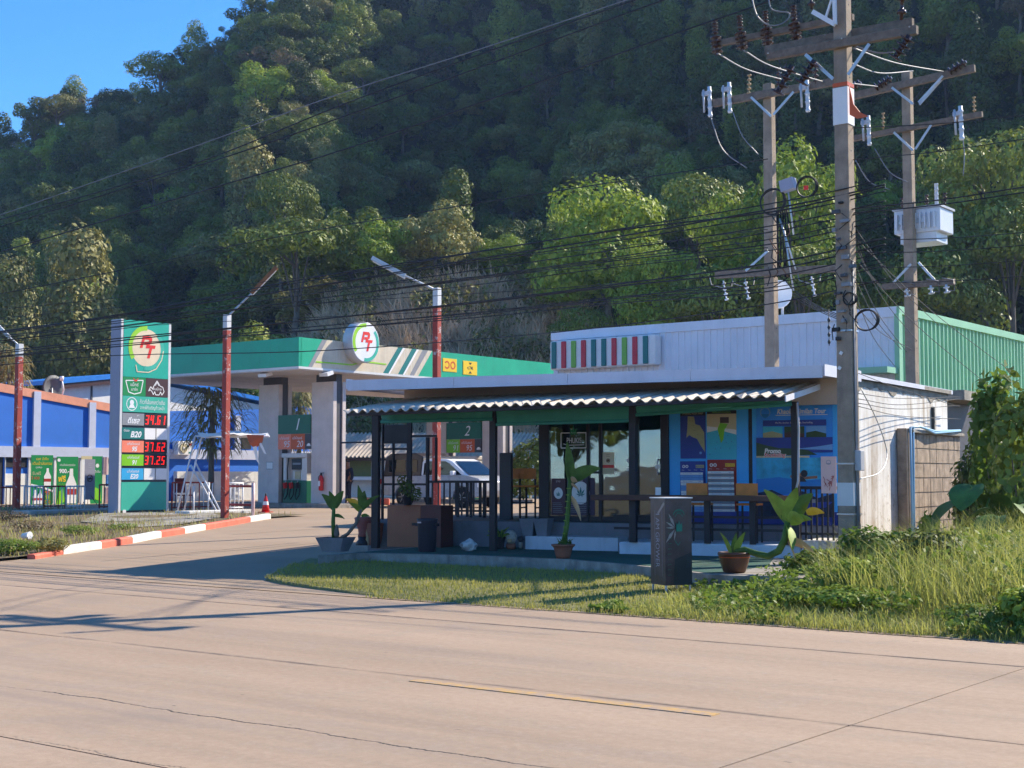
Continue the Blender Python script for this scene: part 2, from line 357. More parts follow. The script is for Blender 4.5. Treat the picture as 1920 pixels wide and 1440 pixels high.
c = k.mix(k.math('MULTIPLY', k.ramp(fine, .5, .72), .4), c, (.19, .16, .135)); k.out(k.bsdf(c, .85, 0, fine, .35, .015, .3))
k = N('road_paint'); v = k.co(); n_ = k.noise(v, 9, 6, .75); n2 = k.noise(v, 1.2, 3)
c = k.mix(k.ramp(n_, .4, .62), (.36, .26, .19), (.52, .31, .09)); k.out(k.bsdf(c, .8, 0, n_, .2, .01))
k = N('earth'); v = k.co(); n_ = k.noise(v, 1.1, 6, .7); n2 = k.noise(v, 14, 4, .7)
c = k.mix(k.ramp(n_, .35, .65), (.1, .08, .04), (.24, .17, .1)); c = k.mix(k.math('MULTIPLY', k.ramp(n2, .5, .7), .5), c, (.06, .06, .022)); k.out(k.bsdf(c, .95, 0, n2, .6, .04))
k = N('turf_soil'); v = k.co(); n_ = k.noise(v, 1.1, 6, .7); n2 = k.noise(v, 18, 4, .7)
c = k.mix(k.ramp(n_, .35, .65), (.15, .15, .05), (.27, .24, .1)); c = k.mix(k.math('MULTIPLY', k.ramp(n2, .5, .7), .5), c, (.09, .1, .03)); k.out(k.bsdf(c, .95, 0, n2, .6, .04))
k = N('gravel'); v = k.co(); n_ = k.n('ShaderNodeTexVoronoi', {'Vector': v, 'Scale': 26.}); n2 = k.noise(v, 1.0, 4)
c = k.mix(n_.outputs['Distance'], (.15, .13, .11), (.46, .42, .37)); c = k.mix(k.ramp(n2, .45, .65), c, (.2, .17, .1)); k.out(k.bsdf(c, .95, 0, n_.outputs['Distance'], .6, .03))
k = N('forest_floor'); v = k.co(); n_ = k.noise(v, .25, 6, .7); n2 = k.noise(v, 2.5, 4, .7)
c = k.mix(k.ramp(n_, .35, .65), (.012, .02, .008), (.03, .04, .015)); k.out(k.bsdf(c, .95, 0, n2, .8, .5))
k = N('carpet'); v = k.co(); n_ = k.noise(v, 90, 2, .8); n2 = k.noise(v, .9, 4)
c = k.mix(k.ramp(n_, .3, .7), (.018, .07, .05), (.045, .12, .085)); c = k.mix(k.math('MULTIPLY', k.ramp(n2, .5, .7), .4), c, (.12, .11, .08)); k.out(k.bsdf(c, .95, 0, n_, .3, .01))
# ================================================================ ground, road, forecourt, verges
B = [-1500, -30, 13.6, 14.2, 18, 23, 28, 32.7, 60, 1600]; A = [-1600, -60, 0, 60, 1600]
mb = MB('earth'); mb.add([(a, b, H(b) - .06) for b in B for a in A], [(j * 5 + i, j * 5 + i + 1, j * 5 + i + 6, j * 5 + i + 5) for j in range(len(B) - 1) for i in range(4)])
S('ground', None, None, RD, (0, 0, 0), mb, kind='structure')
road = T('road', None, None, RD, (0, 0, 0), kind='structure')
lanes = [(-2.2, 1.7), (1.7, 5.2), (5.2, 8.73), (8.73, 12.25), (12.25, 13.85)]; xs = [-3.95 + 8.32 * i for i in range(-9, 4)]
rnd = random.Random(3)
for a0, a1 in zip(xs, xs[1:]):
    for b0, b1 in lanes:
        dz = rnd.uniform(-.004, .002)
        road.p('slab', MB('road').box(a0 + .009, a1 - .009, b0 + .008, b1 - .008, -.055, dz))
for a0, a1 in ((-400, xs[0]), (xs[-1], 200)):
    road.p('slab', MB('road').box(a0 + .006, a1 - .006, -2.2, 13.85, -.055, -.002))
p0, p1 = RD.z(800, 1272, 0), RD.z(1357, 1337, 0)
road.p('painted_dash', MB('road_paint').box(p0.x, p1.x, 8.48, 8.6, -.02, .006), label='worn yellow centre line dash')
# forecourt concrete
AA = [-120, -80] + [-60 + 4 * i for i in range(16)] + [5, 12]; BB = [13.86, 14.2, 16, 18, 20, 22, 24, 26, 28, 30, 32.7, 40, 50, 60, 72]
mb = MB('driveway'); n = len(AA)
mb.add([(a, b, H(b) + .004) for b in BB for a in AA], [(j * n + i, j * n + i + 1, (j + 1) * n + i + 1, (j + 1) * n + i) for j in range(len(BB) - 1) for i in range(n - 1)], smooth=True)
S('forecourt', None, None, RD, (0, 0, 0), mb, kind='structure')
mb = MB('dark')
for q in ([(435, 1003), (1000, 966)], [(700, 1010), (330, 1042)], [(190, 1053), (560, 1018)]):
    pts = [RD.g(*q[0]), RD.g(*q[1])]
    a, b_ = pts; d = (b_ - a).normalized(); nn = V((-d.y, d.x, 0)) * .012; up = V((0, 0, .007))
    mb.add([a - nn + up, b_ - nn + up, b_ + nn + up, a + nn + up], [(0, 1, 2, 3)])
S('forecourt_joint', None, None, RD, (0, 0, 0), mb, kind='structure')
# kerb painted red and white
kpx = [(66, 1049), (119, 1040), (191, 1029), (249, 1019), (303, 1008), (347, 1001), (386, 994), (433, 986), (470, 979), (508, 973)]
kp = [RD.g(*q) for q in kpx]
kb = T('painted_kerb', 'kerb of red and white painted blocks along the station driveway', 'kerb', RD, kp[4])
cols = ['red', 'white', 'red', 'white', 'red', 'white', 'red', 'red', 'white']
for i, (p, q) in enumerate(zip(kp, kp[1:])):
    d = (q - p).normalized(); nn = V((-d.y, d.x, 0)); e = .006; m = MB('kerb_' + cols[i])
    P = p + d * e; Q = q - d * e; hh = .15 if i > 0 else .09
    vs = []
    for c0 in (P, Q):
        vs += [c0 + V((0, 0, -.05)), c0 + V((0, 0, hh - .03)), c0 + nn * .03 + V((0, 0, hh)), c0 + nn * .16 + V((0, 0, hh)), c0 + nn * .16 + V((0, 0, -.05))]
    m.add(vs, [(4, 3, 2, 1, 0), (5, 6, 7, 8, 9)] + [(j, (j + 1) % 5, 5 + (j + 1) % 5, 5 + j) for j in range(5)])
    kb.p('kerb_block', m)
KB = sorted((p.y, p.x) for p in kp)
def a_kerb(b): return float(np.interp(b, [q[0] for q in KB], [q[1] for q in KB])) - .15
def vz(a, b): return H(b) + .06 * min(1, max(0, (b - 13.9) / 1.2)) + (.05 * vnoise(a * .5, b * .5) + .08 * max(0, vnoise(a * .25, b * .25, 3.))) * min(1, (b - 13.8))
rows = [13.8 + .6 * i for i in range(28)]; m = MB('earth'); cl = 40; vs = []
for b in rows:
    ak = a_kerb(b)
    for i in range(cl + 1): a = ak - 70 * (i / cl) ** 2; vs.append((a, b, vz(a, b) if b > 13.9 else -.04))
m.add(vs, [(j * (cl + 1) + i + 1, j * (cl + 1) + i, (j + 1) * (cl + 1) + i, (j + 1) * (cl + 1) + i + 1) for j in range(len(rows) - 1) for i in range(cl)], smooth=True)
S('grass_verge', None, None, RD, (0, 0, 0), m, kind='structure')
# lawn in front of the shop and the weedy bank beside it
LT = sorted((q_.y, q_.x) for q_ in (RD.z(700, 1117, 0), RD.z(600, 1106, .01), RD.z(530, 1096, .02), RD.z(492, 1086, .04), RD.z(520, 1074, .06), RD.g(596, 1047)))
def a_lawn(b): return float(np.interp(b, [q_[0] for q_ in LT], [q_[1] for q_ in LT]))
def lz(a, b):
    t = min(1, max(0, (b - 13.75) / 3.6)); r = min(1, max(0, (a + 8.6) / 2.5))
    return .17 * t ** .8 + .02 * vnoise(a, b) * t + r * .26 * min(1, max(0, (b - 14.5) / 3.2))
rows = [13.78 + .3 * i for i in range(14)]; cl = 60; m = MB('turf_soil'); vs = []
for b in rows:
    a0 = a_lawn(b)
    for i in range(cl + 1): a = a0 + (14 - a0) * (i / cl) ** 1.4; vs.append((a, b + .05 * vnoise(a * 1.3, 3.) * (b < 13.9), lz(a, b) if i and b > 13.9 else -.04))
m.add(vs, [(j * (cl + 1) + i, j * (cl + 1) + i + 1, (j + 1) * (cl + 1) + i + 1, (j + 1) * (cl + 1) + i) for j in range(len(rows) - 1) for i in range(cl)], smooth=True)
S('lawn', None, None, RD, (0, 0, 0), m, kind='structure')
BANK_A = -8.2
def bz(a, b): return lz(a, min(b, 17.6)) + .28 * max(0, min(1, (b - 17.6) / 4.5)) + .04 * vnoise(a * .6, b * .6)
m = MB('turf_soil'); R_ = [17.5 + 1.0 * i for i in range(30)]; C_ = [BANK_A + .8 * i for i in range(45)]
m.add([(a, b, bz(a, b)) for b in R_ for a in C_], [(j * 45 + i, j * 45 + i + 1, j * 45 + i + 46, j * 45 + i + 45) for j in range(29) for i in range(44)], smooth=True)
S('weedy_bank', None, None, RD, (0, 0, 0), m, kind='structure')
# ================================================================ hill
XP = [-300, 0, 60, 120, 210, 280, 330, 380, 460, 600, 800, 1100, 1500, 1920, 2600, 3600]
YS = [340, 325, 262, 246, 232, 205, 182, 132, 84, -25, -160, -220, -330, -430, -420, -150]  # last entries raise an unseen right-hand ridge to shade the middle slope
XB = [-300, 0, 300, 600, 900, 1100, 1400, 1920, 2600, 3600]; DB = [110, 105, 100, 98, 96, 92, 88, 76, 66, 60]
XR = [-300, 0, 460, 900, 1300, 1600, 1920, 2600, 3600]; DR = [205, 200, 195, 215, 198, 168, 152, 150, 150]
def hill(x, y):
    x = np.asarray(x, float); y = np.asarray(y, float); px = 960 + 2700 * x / y; d = y
    db = np.interp(px, XB, DB); dr = np.interp(px, XR, DR); hr = 1.6 + dr * (890 - np.interp(px, XP, YS)) / 2700
    t = (d - db) / (dr - db); tc = np.clip(t, 0, 1)
    h = hr * tc ** 1.12 + np.where(t > 1, (t - 1) * hr * np.interp(px, [400, 1300, 1700], [-.5, -.2, -.2]), 0)
    spur = np.sin(x * .13 + 1.2) * 2.6 + np.sin(x * .31 + y * .05) * 1.6 - 17 * np.exp(-((px - 900) / 190) ** 2) + 3 * np.exp(-((px - 1360) / 150) ** 2) + 6 * np.exp(-((px - 520) / 70) ** 2) - 6 * np.exp(-((px - 280) / 90) ** 2)
    toe = 14 * np.exp(-((px - 1010) / 540) ** 6) * np.clip((d - 78) / 18, 0, 1) ** .9 * np.clip((150 - d) / 40, 0, 1)
    h = np.maximum(.35 + h + spur * np.sin(np.pi * np.clip(t, 0, 1)) ** .8, toe)
    return np.maximum(.3, h) - np.where((t < 0) & (toe < .3), .6, 0)
PXs = np.linspace(-500, 3400, 131); Ds = np.concatenate([np.linspace(40, 230, 96), [250, 290, 340]])
gx, gd = np.meshgrid(PXs, Ds); X_ = (gx - 960) / 2700 * gd; Z_ = hill(X_, gd); nP = len(PXs)
q = np.array([[(j * nP + i), (j * nP + i + 1), ((j + 1) * nP + i + 1), ((j + 1) * nP + i)] for j in range(len(Ds) - 1) for i in range(nP - 1)])
zc = Z_.ravel()[q].max(1); q = q[zc > -.2]
ho = bpy.data.objects.new('hill', npmesh('hill', np.stack([X_.ravel(), gd.ravel(), Z_.ravel()], 1), q, 'forest_floor', smooth=True)); col.objects.link(ho); ho['kind'] = 'structure'
# ================================================================ trees
rng = np.random.default_rng(11)
def lobes_round(rng, R, Hh, n):
    lo = [(0, 0, Hh * .6, R * .55, R * .55, Hh * .26)]
    for i in range(n):
        a = i * 2.4 + rng.random(); rr = R * (.3 + .55 * rng.random()); zz = Hh * (.38 + .58 * rng.random() * (1 - .35 * rr / R)); s = R * (.17 + .24 * rng.random())
        lo.append((rr * math.cos(a), rr * math.sin(a), zz, s, s, s * (.6 + .2 * rng.random())))
    return lo
def lobes_tall(rng, R, Hh, n):
    lo = []
    for i in range(n):
        t = (i + .5) / n; a = i * 2.2 + rng.random(); s = R * (.62 - .25 * abs(t - .55)) * (.7 + .4 * rng.random()); rr = R * .38 * rng.random()
        lo.append((rr * math.cos(a), rr * math.sin(a), Hh * (.14 + .82 * t), s, s, s * (.75 + .3 * rng.random())))
    return lo
def lobes_flat(rng, R, Hh, n):
    lo = []
    for i in range(n):
        a = i * 2.4 + rng.random(); rr = R * math.sqrt((i + .3) / n) * .8; s = R * (.28 + .16 * rng.random())
        lo.append((rr * math.cos(a), rr * math.sin(a), Hh * (.9 - .3 * (rr / R) ** 2 - .12 * rng.random()), s, s, s * .5))
    return lo
def trunk_mb(rng, Hh, lobes, r0, mat='bark'):
    m = MB(mat); top = Hh * .6; pts = [(0, 0, -.4)]; x = y = 0
    for i in range(1, 5): x += rng.normal() * .15; y += rng.normal() * .15; pts.append((x, y, top * i / 4))
    m.tube(pts, [r0 * (1 - .55 * i / 4) for i in range(5)], 7)
    for L in lobes[:7]:
        b = V(pts[rng.integers(2, 5)]); e = V(L[:3]); mdl = (b + e) / 2 + V((0, 0, .3)); m.tube([b, mdl, e], [r0 * .4, r0 * .25, r0 * .08], 5)
    return m
PROTO = {}
def proto(key, lobef, R, Hh, nl, nleaf, lsize, mat, seed, r0=.28, aspect=.55, shell=.62, droop=0., cut=None):
    rg = np.random.default_rng(seed); lo = lobef(rg, R, Hh, nl); p, nr, k_ = crown_pts(rg, lo, nleaf, shell)
    lt = rg.random(len(lo)); ti = np.clip(.55 * lt[k_] + .45 * rg.random(len(p)), 0, .89)
    sz = lsize * (.6 + .8 * rg.random(len(p))); vv, qq, tt = leaves(rg, p, nr, sz, aspect, ti, droop)
    PROTO[key] = dict(v=vv, q=qq, t=tt, mat=mat, R=R, H=Hh, me=npmesh('crown', vv, qq, mat, tt), tr=trunk_mb(rg, Hh, lo, r0), trm=None)
    o = PROTO[key]['tr'].build('trunk'); PROTO[key]['trm'] = o.data; bpy.data.objects.remove(o)
    return PROTO[key]
kinds = []
for i, mt in enumerate(['leaf_dark', 'leaf_dark', 'leaf_mid', 'leaf_mid', 'leaf_olive', 'leaf_bright']):
    proto('round%d' % i, lobes_round, 4.2, 9.5, 14 + i, 6800, .34, mt, 20 + i); kinds.append('round%d' % i)
for i, mt in enumerate(['leaf_dark', 'leaf_mid', 'leaf_olive']):
    proto('tall%d' % i, lobes_tall, 3.2, 12., 13, 6800, .33, mt, 40 + i); kinds.append('tall%d' % i)
for i, mt in enumerate(['leaf_mid', 'leaf_olive']):
    proto('flat%d' % i, lobes_flat, 4.6, 10., 16, 6400, .32, mt, 50 + i); kinds.append('flat%d' % i)
proto('brown0', lobes_round, 3.8, 9., 12, 3000, .28, 'leaf_brown', 60, .22); kinds.append('brown0')
def put_tree(key, x, y, z, s, rz, name, label, group=None, sz=None, cat='tree'):
    o = bpy.data.objects.new(name, None); col.objects.link(o); o.location = (x, y, z); o.scale = (s, s, sz or s); o.rotation_euler = (0, 0, rz); tag(o, label, cat, group)
    for nm, me in (('crown', PROTO[key]['me']), ('trunk', PROTO[key]['trm'])):
        c = bpy.data.objects.new(nm, me); c.parent = o; col.objects.link(c)
    return o
# hero trees: (kind, pixel of the crown centre x, top y, distance, crown width px, label)
proto('big', lobes_round, 4.6, 9.5, 34, 14000, .3, 'leaf_bright', 71, .3); proto('big2', lobes_round, 4., 9., 24, 9000, .28, 'leaf_bright', 72, .26)
proto('drape', lobes_tall, 3.4, 12.5, 16, 12000, .32, 'leaf_olive', 73, .3, droop=.8); proto('big3', lobes_flat, 4.2, 9.5, 26, 10000, .28, 'leaf_mid', 74, .26)
proto('big4', lobes_round, 4.6, 9.5, 30, 14000, .3, 'leaf_mid', 75, .3)
HERO = [('big', 1135, 322, 88, 260, 'tall spreading bright green tree rising behind the striped sign'), ('big2', 942, 428, 98, 110, 'yellow-green rounded tree above the dry brush slope'),
        ('big3', 1310, 292, 92, 190, 'grey-green leafy tree behind the left transformer pole'), ('big2', 1500, 235, 84, 230, 'sunlit yellow-green tree between the two transformer poles'),
        ('drape', 150, 428, 104, 190, 'tall vine-draped olive tree behind the blue building'), ('drape', 30, 480, 100, 120, 'vine-covered tree beside the tall draped olive tree behind the blue building'),
        ('big4', 1840, 195, 86, 260, 'yellow-topped tree behind the transformer box'), ('big3', 1890, 330, 82, 240, 'dark bushy tree right of the transformer box'), ('big3', 1740, 420, 80, 240, 'dark bushy tree below the transformer box'), ('big3', 530, 300, 112, 130, 'flat-topped leafy tree standing out on the slope above the canopy'),
        ('big2', 1058, 440, 92, 130, 'sunlit green tree left of the tall spreading bright tree'), ('big2', 1395, 330, 86, 170, 'bright leafy tree behind the crossarm of the left transformer pole'),
        ('big3', 905, 500, 106, 110, 'low leafy tree at the edge of the dry brush'), ('big', 1235, 430, 84, 170, 'leafy tree below the tall spreading bright tree'),
        ('big3', 1090, 545, 83, 120, 'dark bushy tree at the foot of the tall spreading bright tree'), ('big3', 1330, 460, 82, 190, 'dark bushy tree below the grey-green leafy tree'), ('big3', 1500, 420, 80, 200, 'dark bushy tree above the white metal roof')]
hero_xy = []
for kx, px, yt, d, wpx, lab in HERO:
    p = WO.d(px, yt, d); x = p.x; zb = float(hill(x, d)); hh = p.z - zb; P_ = PROTO[kx]; sxy = wpx / 2700 * d / (1.8 * P_['R']); szz = max(.6 * sxy, min(1.5 * sxy, hh / P_['H'])); zb = p.z - szz * P_['H']
    put_tree(kx, x, d, zb - .2, sxy, px * .37, 'forest_tree', lab, sz=szz); hero_xy.append((x, d, sxy * P_['R']))
cand = []; grid = {}; NT = 26000; PX_ = rng.uniform(-160, 2080, NT); DD_ = rng.uniform(58, 222, NT); XX_ = (PX_ - 960) / 2700 * DD_; ZZ_ = hill(XX_, DD_)
PK = np.array([4, 4, 4, 4, 2.2, 1.5, 1.6, 1.6, 1., 2.4, 2., 1.6]); KD_ = rng.choice(len(kinds), NT, p=PK / PK.sum()); SS_ = rng.uniform(.42, .82, NT) * np.where(rng.random(NT) < .15, 1.25, 1); RR_ = rng.uniform(0, 6.28, NT)
for px, x, d, z, s, r, kd in zip(PX_, XX_, DD_, ZZ_, SS_, RR_, KD_):
    if z < .5 or 890 - (z + 2.4) / d * 2700 < -130: continue
    if 500 < px < 1560 and d < (95 if px < 880 else 99): continue                   # brush slope and the hero trees stand here
    if any((x - hx) ** 2 + (d - hy) ** 2 < (hr_ * .8) ** 2 for hx, hy, hr_ in hero_xy): continue
    md = 3.15; gk = (int(x // md), int(d // md))
    if any((x - cx) ** 2 + (d - cy) ** 2 < md * md for i in (-1, 0, 1) for j in (-1, 0, 1) for cx, cy in grid.get((gk[0] + i, gk[1] + j), ())): continue
    grid.setdefault(gk, []).append((x, d)); cand.append((s / d, x, d, z, s, r, kinds[kd]))
    if len(cand) >= 2200: break
cand.sort(reverse=True)
SHP = {'round': 'rounded', 'tall': 'tall narrow', 'flat': 'flat-topped', 'brown': 'thin-crowned'}; CLR = {'leaf_dark': 'dark green', 'leaf_mid': 'mid green', 'leaf_olive': 'pale olive', 'leaf_bright': 'light yellow-green', 'leaf_brown': 'brownish half-bare'}
for _, x, d, z, s, r, kd in cand[:290]:
    shp, clr = SHP[kd.rstrip('0123456789')], CLR[PROTO[kd]['mat']]; slope = 'foot' if z < 12 else 'lower slope' if z < 28 else 'middle slope' if z < 46 else 'upper slope'
    put_tree(kd, x, d, z - .3, s, r, 'forest_tree', '%s %s tree in the forest on the %s of the hill' % (shp, clr, slope), '%s %s trees on the hill %s' % (shp, clr, slope), s * 1.05)
rest = cand[290:]; fm = bpy.data.meshes.new('far_forest'); fm.from_pydata([(x, d, z - .3) for _, x, d, z, s, r, kd in rest], [], [])
for nm_, ty_, vals in (('kind', 'INT', [kinds.index(q[6]) for q in rest]), ('rot', 'FLOAT_VECTOR', [c_ for q in rest for c_ in (0, 0, q[5])]), ('scl', 'FLOAT_VECTOR', [c_ for q in rest for c_ in (q[4], q[4], q[4] * 1.05)])):
    at = fm.attributes.new(nm_, ty_, 'POINT'); at.data.foreach_set('value' if ty_ == 'INT' else 'vector', vals)
fo = bpy.data.objects.new('far_forest', fm); col.objects.link(fo); tag(fo, 'dense green forest covering the far upper hillside', 'forest', None, 'stuff')
ng = bpy.data.node_groups.new('forest', 'GeometryNodeTree'); ng.interface.new_socket('Geometry', in_out='INPUT', socket_type='NodeSocketGeometry'); ng.interface.new_socket('Geometry', in_out='OUTPUT', socket_type='NodeSocketGeometry')
gi = ng.nodes.new('NodeGroupInput'); go = ng.nodes.new('NodeGroupOutput'); jn = ng.nodes.new('GeometryNodeJoinGeometry')
def gattr(nm_, ty_): q = ng.nodes.new('GeometryNodeInputNamedAttribute'); q.data_type = ty_; q.inputs['Name'].default_value = nm_; return q.outputs['Attribute']
ak_, ar_, as_ = gattr('kind', 'INT'), gattr('rot', 'FLOAT_VECTOR'), gattr('scl', 'FLOAT_VECTOR'); er = ng.nodes.new('FunctionNodeEulerToRotation'); ng.links.new(ar_, er.inputs[0])
for j, kn in enumerate(kinds):
    src = bpy.data.objects.new('crown_source', PROTO[kn]['me']); oi = ng.nodes.new('GeometryNodeObjectInfo'); oi.inputs['Object'].default_value = src; oi.inputs['As Instance'].default_value = True
    cm = ng.nodes.new('FunctionNodeCompare'); cm.data_type = 'INT'; cm.operation = 'EQUAL'; ins_ = [q for q in cm.inputs if q.type == 'INT' and q.enabled]; ng.links.new(ak_, ins_[0]); ins_[1].default_value = j
    ip = ng.nodes.new('GeometryNodeInstanceOnPoints'); ng.links.new(gi.outputs[0], ip.inputs['Points']); ng.links.new(cm.outputs[0], ip.inputs['Selection']); ng.links.new(oi.outputs['Geometry'], ip.inputs['Instance']); ng.links.new(er.outputs[0], ip.inputs['Rotation']); ng.links.new(as_, ip.inputs['Scale']); ng.links.new(ip.outputs[0], jn.inputs[0])
ng.links.new(jn.outputs[0], go.inputs[0]); md_ = fo.modifiers.new('forest', 'NODES'); md_.node_group = ng
# undergrowth carpet on the slope
n = 80000; px = rng.uniform(-160, 2080, n); d = rng.uniform(60, 215, n); x = (px - 960) / 2700 * d; z = hill(x, d); ok = (z > .4) & ~((px > 480) & (px < 1120) & (d < 101)); x, d, z = x[ok], d[ok], z[ok]; n = len(x)
cen = np.stack([x, d, z + rng.random(n) ** 2 * 2.6], 1); nr = rng.normal(size=(n, 3)); nr[:, 2] += 1.; nr[:, 1] -= .5
v, q_, t_ = leaves(rng, cen, nr, 0.35 + .5 * rng.random(n), .5, .3 * rng.random(n) + .4 * np.array([.5 + .5 * vnoise(a * .1, b * .1) for a, b in zip(x, d)]))
uo = bpy.data.objects.new('undergrowth', npmesh('undergrowth', v, q_, 'leaf_dark', np.clip(t_ * .35, 0, .89))); col.objects.link(uo); tag(uo, 'dark leafy undergrowth between the hillside trees', 'undergrowth', None, 'stuff')  # tint lowered to put the shade between crowns into the leaf colour
# dry brush slope behind the canopy: grey-brown stems
rg = random.Random(5); m = MB('twig')
vv = []; qq = []; nst = 26000
nc_ = 1500; cpx = rng.uniform(540, 1100, nc_); cd_ = rng.uniform(79, 99, nc_); csz = rng.uniform(.6, 1.9, nc_); ki = rng.integers(0, nc_, nst)
d = cd_[ki] + rng.normal(size=nst) * .18; x = (cpx[ki] - 960) / 2700 * cd_[ki] + rng.normal(size=nst) * .18; z = hill(x, d)
L = csz[ki] * rng.uniform(.5, 1.3, nst); dirs = rng.normal(size=(nst, 3)); dirs[:, 2] = np.abs(dirs[:, 2]) * .9 + .25; dirs /= np.linalg.norm(dirs, axis=1, keepdims=True)
b0 = np.stack([x, d, np.maximum(z, .3)], 1); tp = b0 + dirs * L[:, None]; sd_ = np.stack([np.ones(nst), np.zeros(nst), np.zeros(nst)], 1) * (.02 + .02 * rng.random(nst))[:, None]
sd2 = np.stack([np.zeros(nst), np.ones(nst), np.zeros(nst)], 1) * .024
v3 = np.stack([b0 - sd_, b0 + sd_, tp + sd_ * .4, tp - sd_ * .4], 1).reshape(-1, 3)
v4 = np.stack([b0 - sd2, b0 + sd2, tp + sd2 * .4, tp - sd2 * .4], 1).reshape(-1, 3)
allv = np.concatenate([v3, v4]); bo = bpy.data.objects.new('dry_brush', npmesh('dry_brush', allv, np.arange(len(allv)).reshape(-1, 4), 'twig')); col.objects.link(bo); tag(bo, 'grey-brown dry brush and bare stems on the slope behind the canopy', 'brush', None, 'stuff')
n = 30000; px = rng.uniform(560, 1075, n); d = rng.uniform(79, 100, n); x = (px - 960) / 2700 * d; z = np.maximum(hill(x, d), .3)
cl_ = np.array([vnoise(a * .35, b * .35, 2.) for a, b in zip(x, d)]); ok = cl_ + .25 * rng.random(n) > .2; x, d, z = x[ok], d[ok], z[ok]; n = len(x)
v, q_, t_ = leaves(rng, np.stack([x, d, z + rng.random(n) * 1.8], 1), rng.normal(size=(n, 3)) + [0, -.3, .6], .2 + .25 * rng.random(n))
bo = bpy.data.objects.new('brush_leaves', npmesh('brush_leaves', v, q_, 'leaf_olive', np.clip(t_, 0, .89))); col.objects.link(bo); tag(bo, 'sparse olive leaves on the dry brush behind the canopy', 'brush', None, 'stuff')

# bare trees on the brush slope
def bare(px, yt, d, lab, seed):
    rg_ = random.Random(seed); p = WO.d(px, yt, d); zb = float(hill(p.x, d)); hh = p.z - zb; t_ = T('bare_tree', lab, 'tree', WO, (p.x, d, zb)); t_.p('trunk', MB('twig').tube([(p.x, d, zb - .2), (p.x + rg_.uniform(-.3, .3), d, zb + hh * .3), (p.x + rg_.uniform(-.4, .4), d, zb + hh * .5)], [.13, .1, .07], 6)); m = MB('twig'); st = [(V((p.x, d, zb + hh * .3)), V((rg_.uniform(-1, 1), rg_.uniform(-1, 1), 1.2)), hh * .32, .06, 0) for _ in range(3)] + [(V((p.x, d, zb + hh * .48)), V((rg_.uniform(-1, 1), rg_.uniform(-1, 1), 1.4)), hh * .3, .06, 0) for _ in range(4)]
    while st:
        b, dr, L, r, dep = st.pop(); dr = dr.normalized(); e = b + dr * L + V((0, 0, .08 * L)); m.tube([b, (b + e) / 2 + V((rg_.uniform(-.1, .1), 0, rg_.uniform(-.05, .1))) * L, e], [r, r * .75, r * .5], 4, cap=False)
        if dep < 3:
            for _ in range(3): st.append((b + (e - b) * rg_.uniform(.5, 1), dr + V((rg_.uniform(-.9, .9), rg_.uniform(-.9, .9), rg_.uniform(-.1, .7))), L * rg_.uniform(.5, .72), r * .55, dep + 1))
    t_.p('branches', m)
bare(690, 532, 96, 'bare pale tree on the dry brush slope above the round logo', 1); bare(760, 570, 93, 'leafless shrub-like tree beside the red lamp post on the slope', 2); bare(1010, 590, 90, 'bare twisted tree left of the striped sign', 3); bare(600, 610, 92, 'small leafless tree above the green canopy corner', 4); bare(860, 545, 97, 'grey leafless tree right of the red lamp post', 5); bare(530, 12, 195, 'white bare tree standing high on the hill ridge', 6)
# ================================================================ fuel station
UZ = V((0, 0, 1)); UA = V((1, 0, 0)); UB = V((0, 1, 0))
def bd_a(fr, x0, y0, x1, y1, a, mb=None):
    o = fr.a(x0, y1, a); t = fr.a(x0, y0, a); r = fr.a(x1, (y0 + y1) / 2, a); return Board((a, o.y, o.z), UB, UZ, r.y - o.y, t.z - o.z, mb)
def bd_b(fr, x0, y0, x1, y1, b, mb=None):
    o = fr.b(x0, y1, b); t = fr.b(x0, y0, b); r = fr.b(x1, (y0 + y1) / 2, b); return Board((o.x, b, o.z), UA, UZ, r.x - o.x, t.z - o.z, mb)
for nm, c in dict(pt_green=(20, 165, 140), pt_light=(60, 175, 150), lime=(150, 205, 40), pt_red=(225, 45, 35), brownp=(72, 45, 42), shopgreen=(10, 135, 70), tealdk=(15, 115, 110), salmon=(240, 130, 100),
                  limep=(125, 195, 30), skyp=(50, 165, 215), greyp=(140, 142, 146), ledred=(235, 30, 20), beigep=(226, 205, 170), paper=(235, 232, 228), pink=(222, 190, 185), navyp=(38, 62, 150), seablue=(30, 125, 200), seateal=(60, 185, 210),
                  landp=(170, 165, 120), skin=(150, 105, 80), orangep=(205, 90, 40), bluep=(48, 150, 245), lbluep=(110, 165, 220), darkred=(165, 45, 35), sand=(205, 190, 150), forestp=(45, 75, 40), greypanel=(150, 150, 165)).items():
    M(nm, lin(*c), .45, .05)
M('led', lin(240, 25, 15), .5, .05, emit=.6)
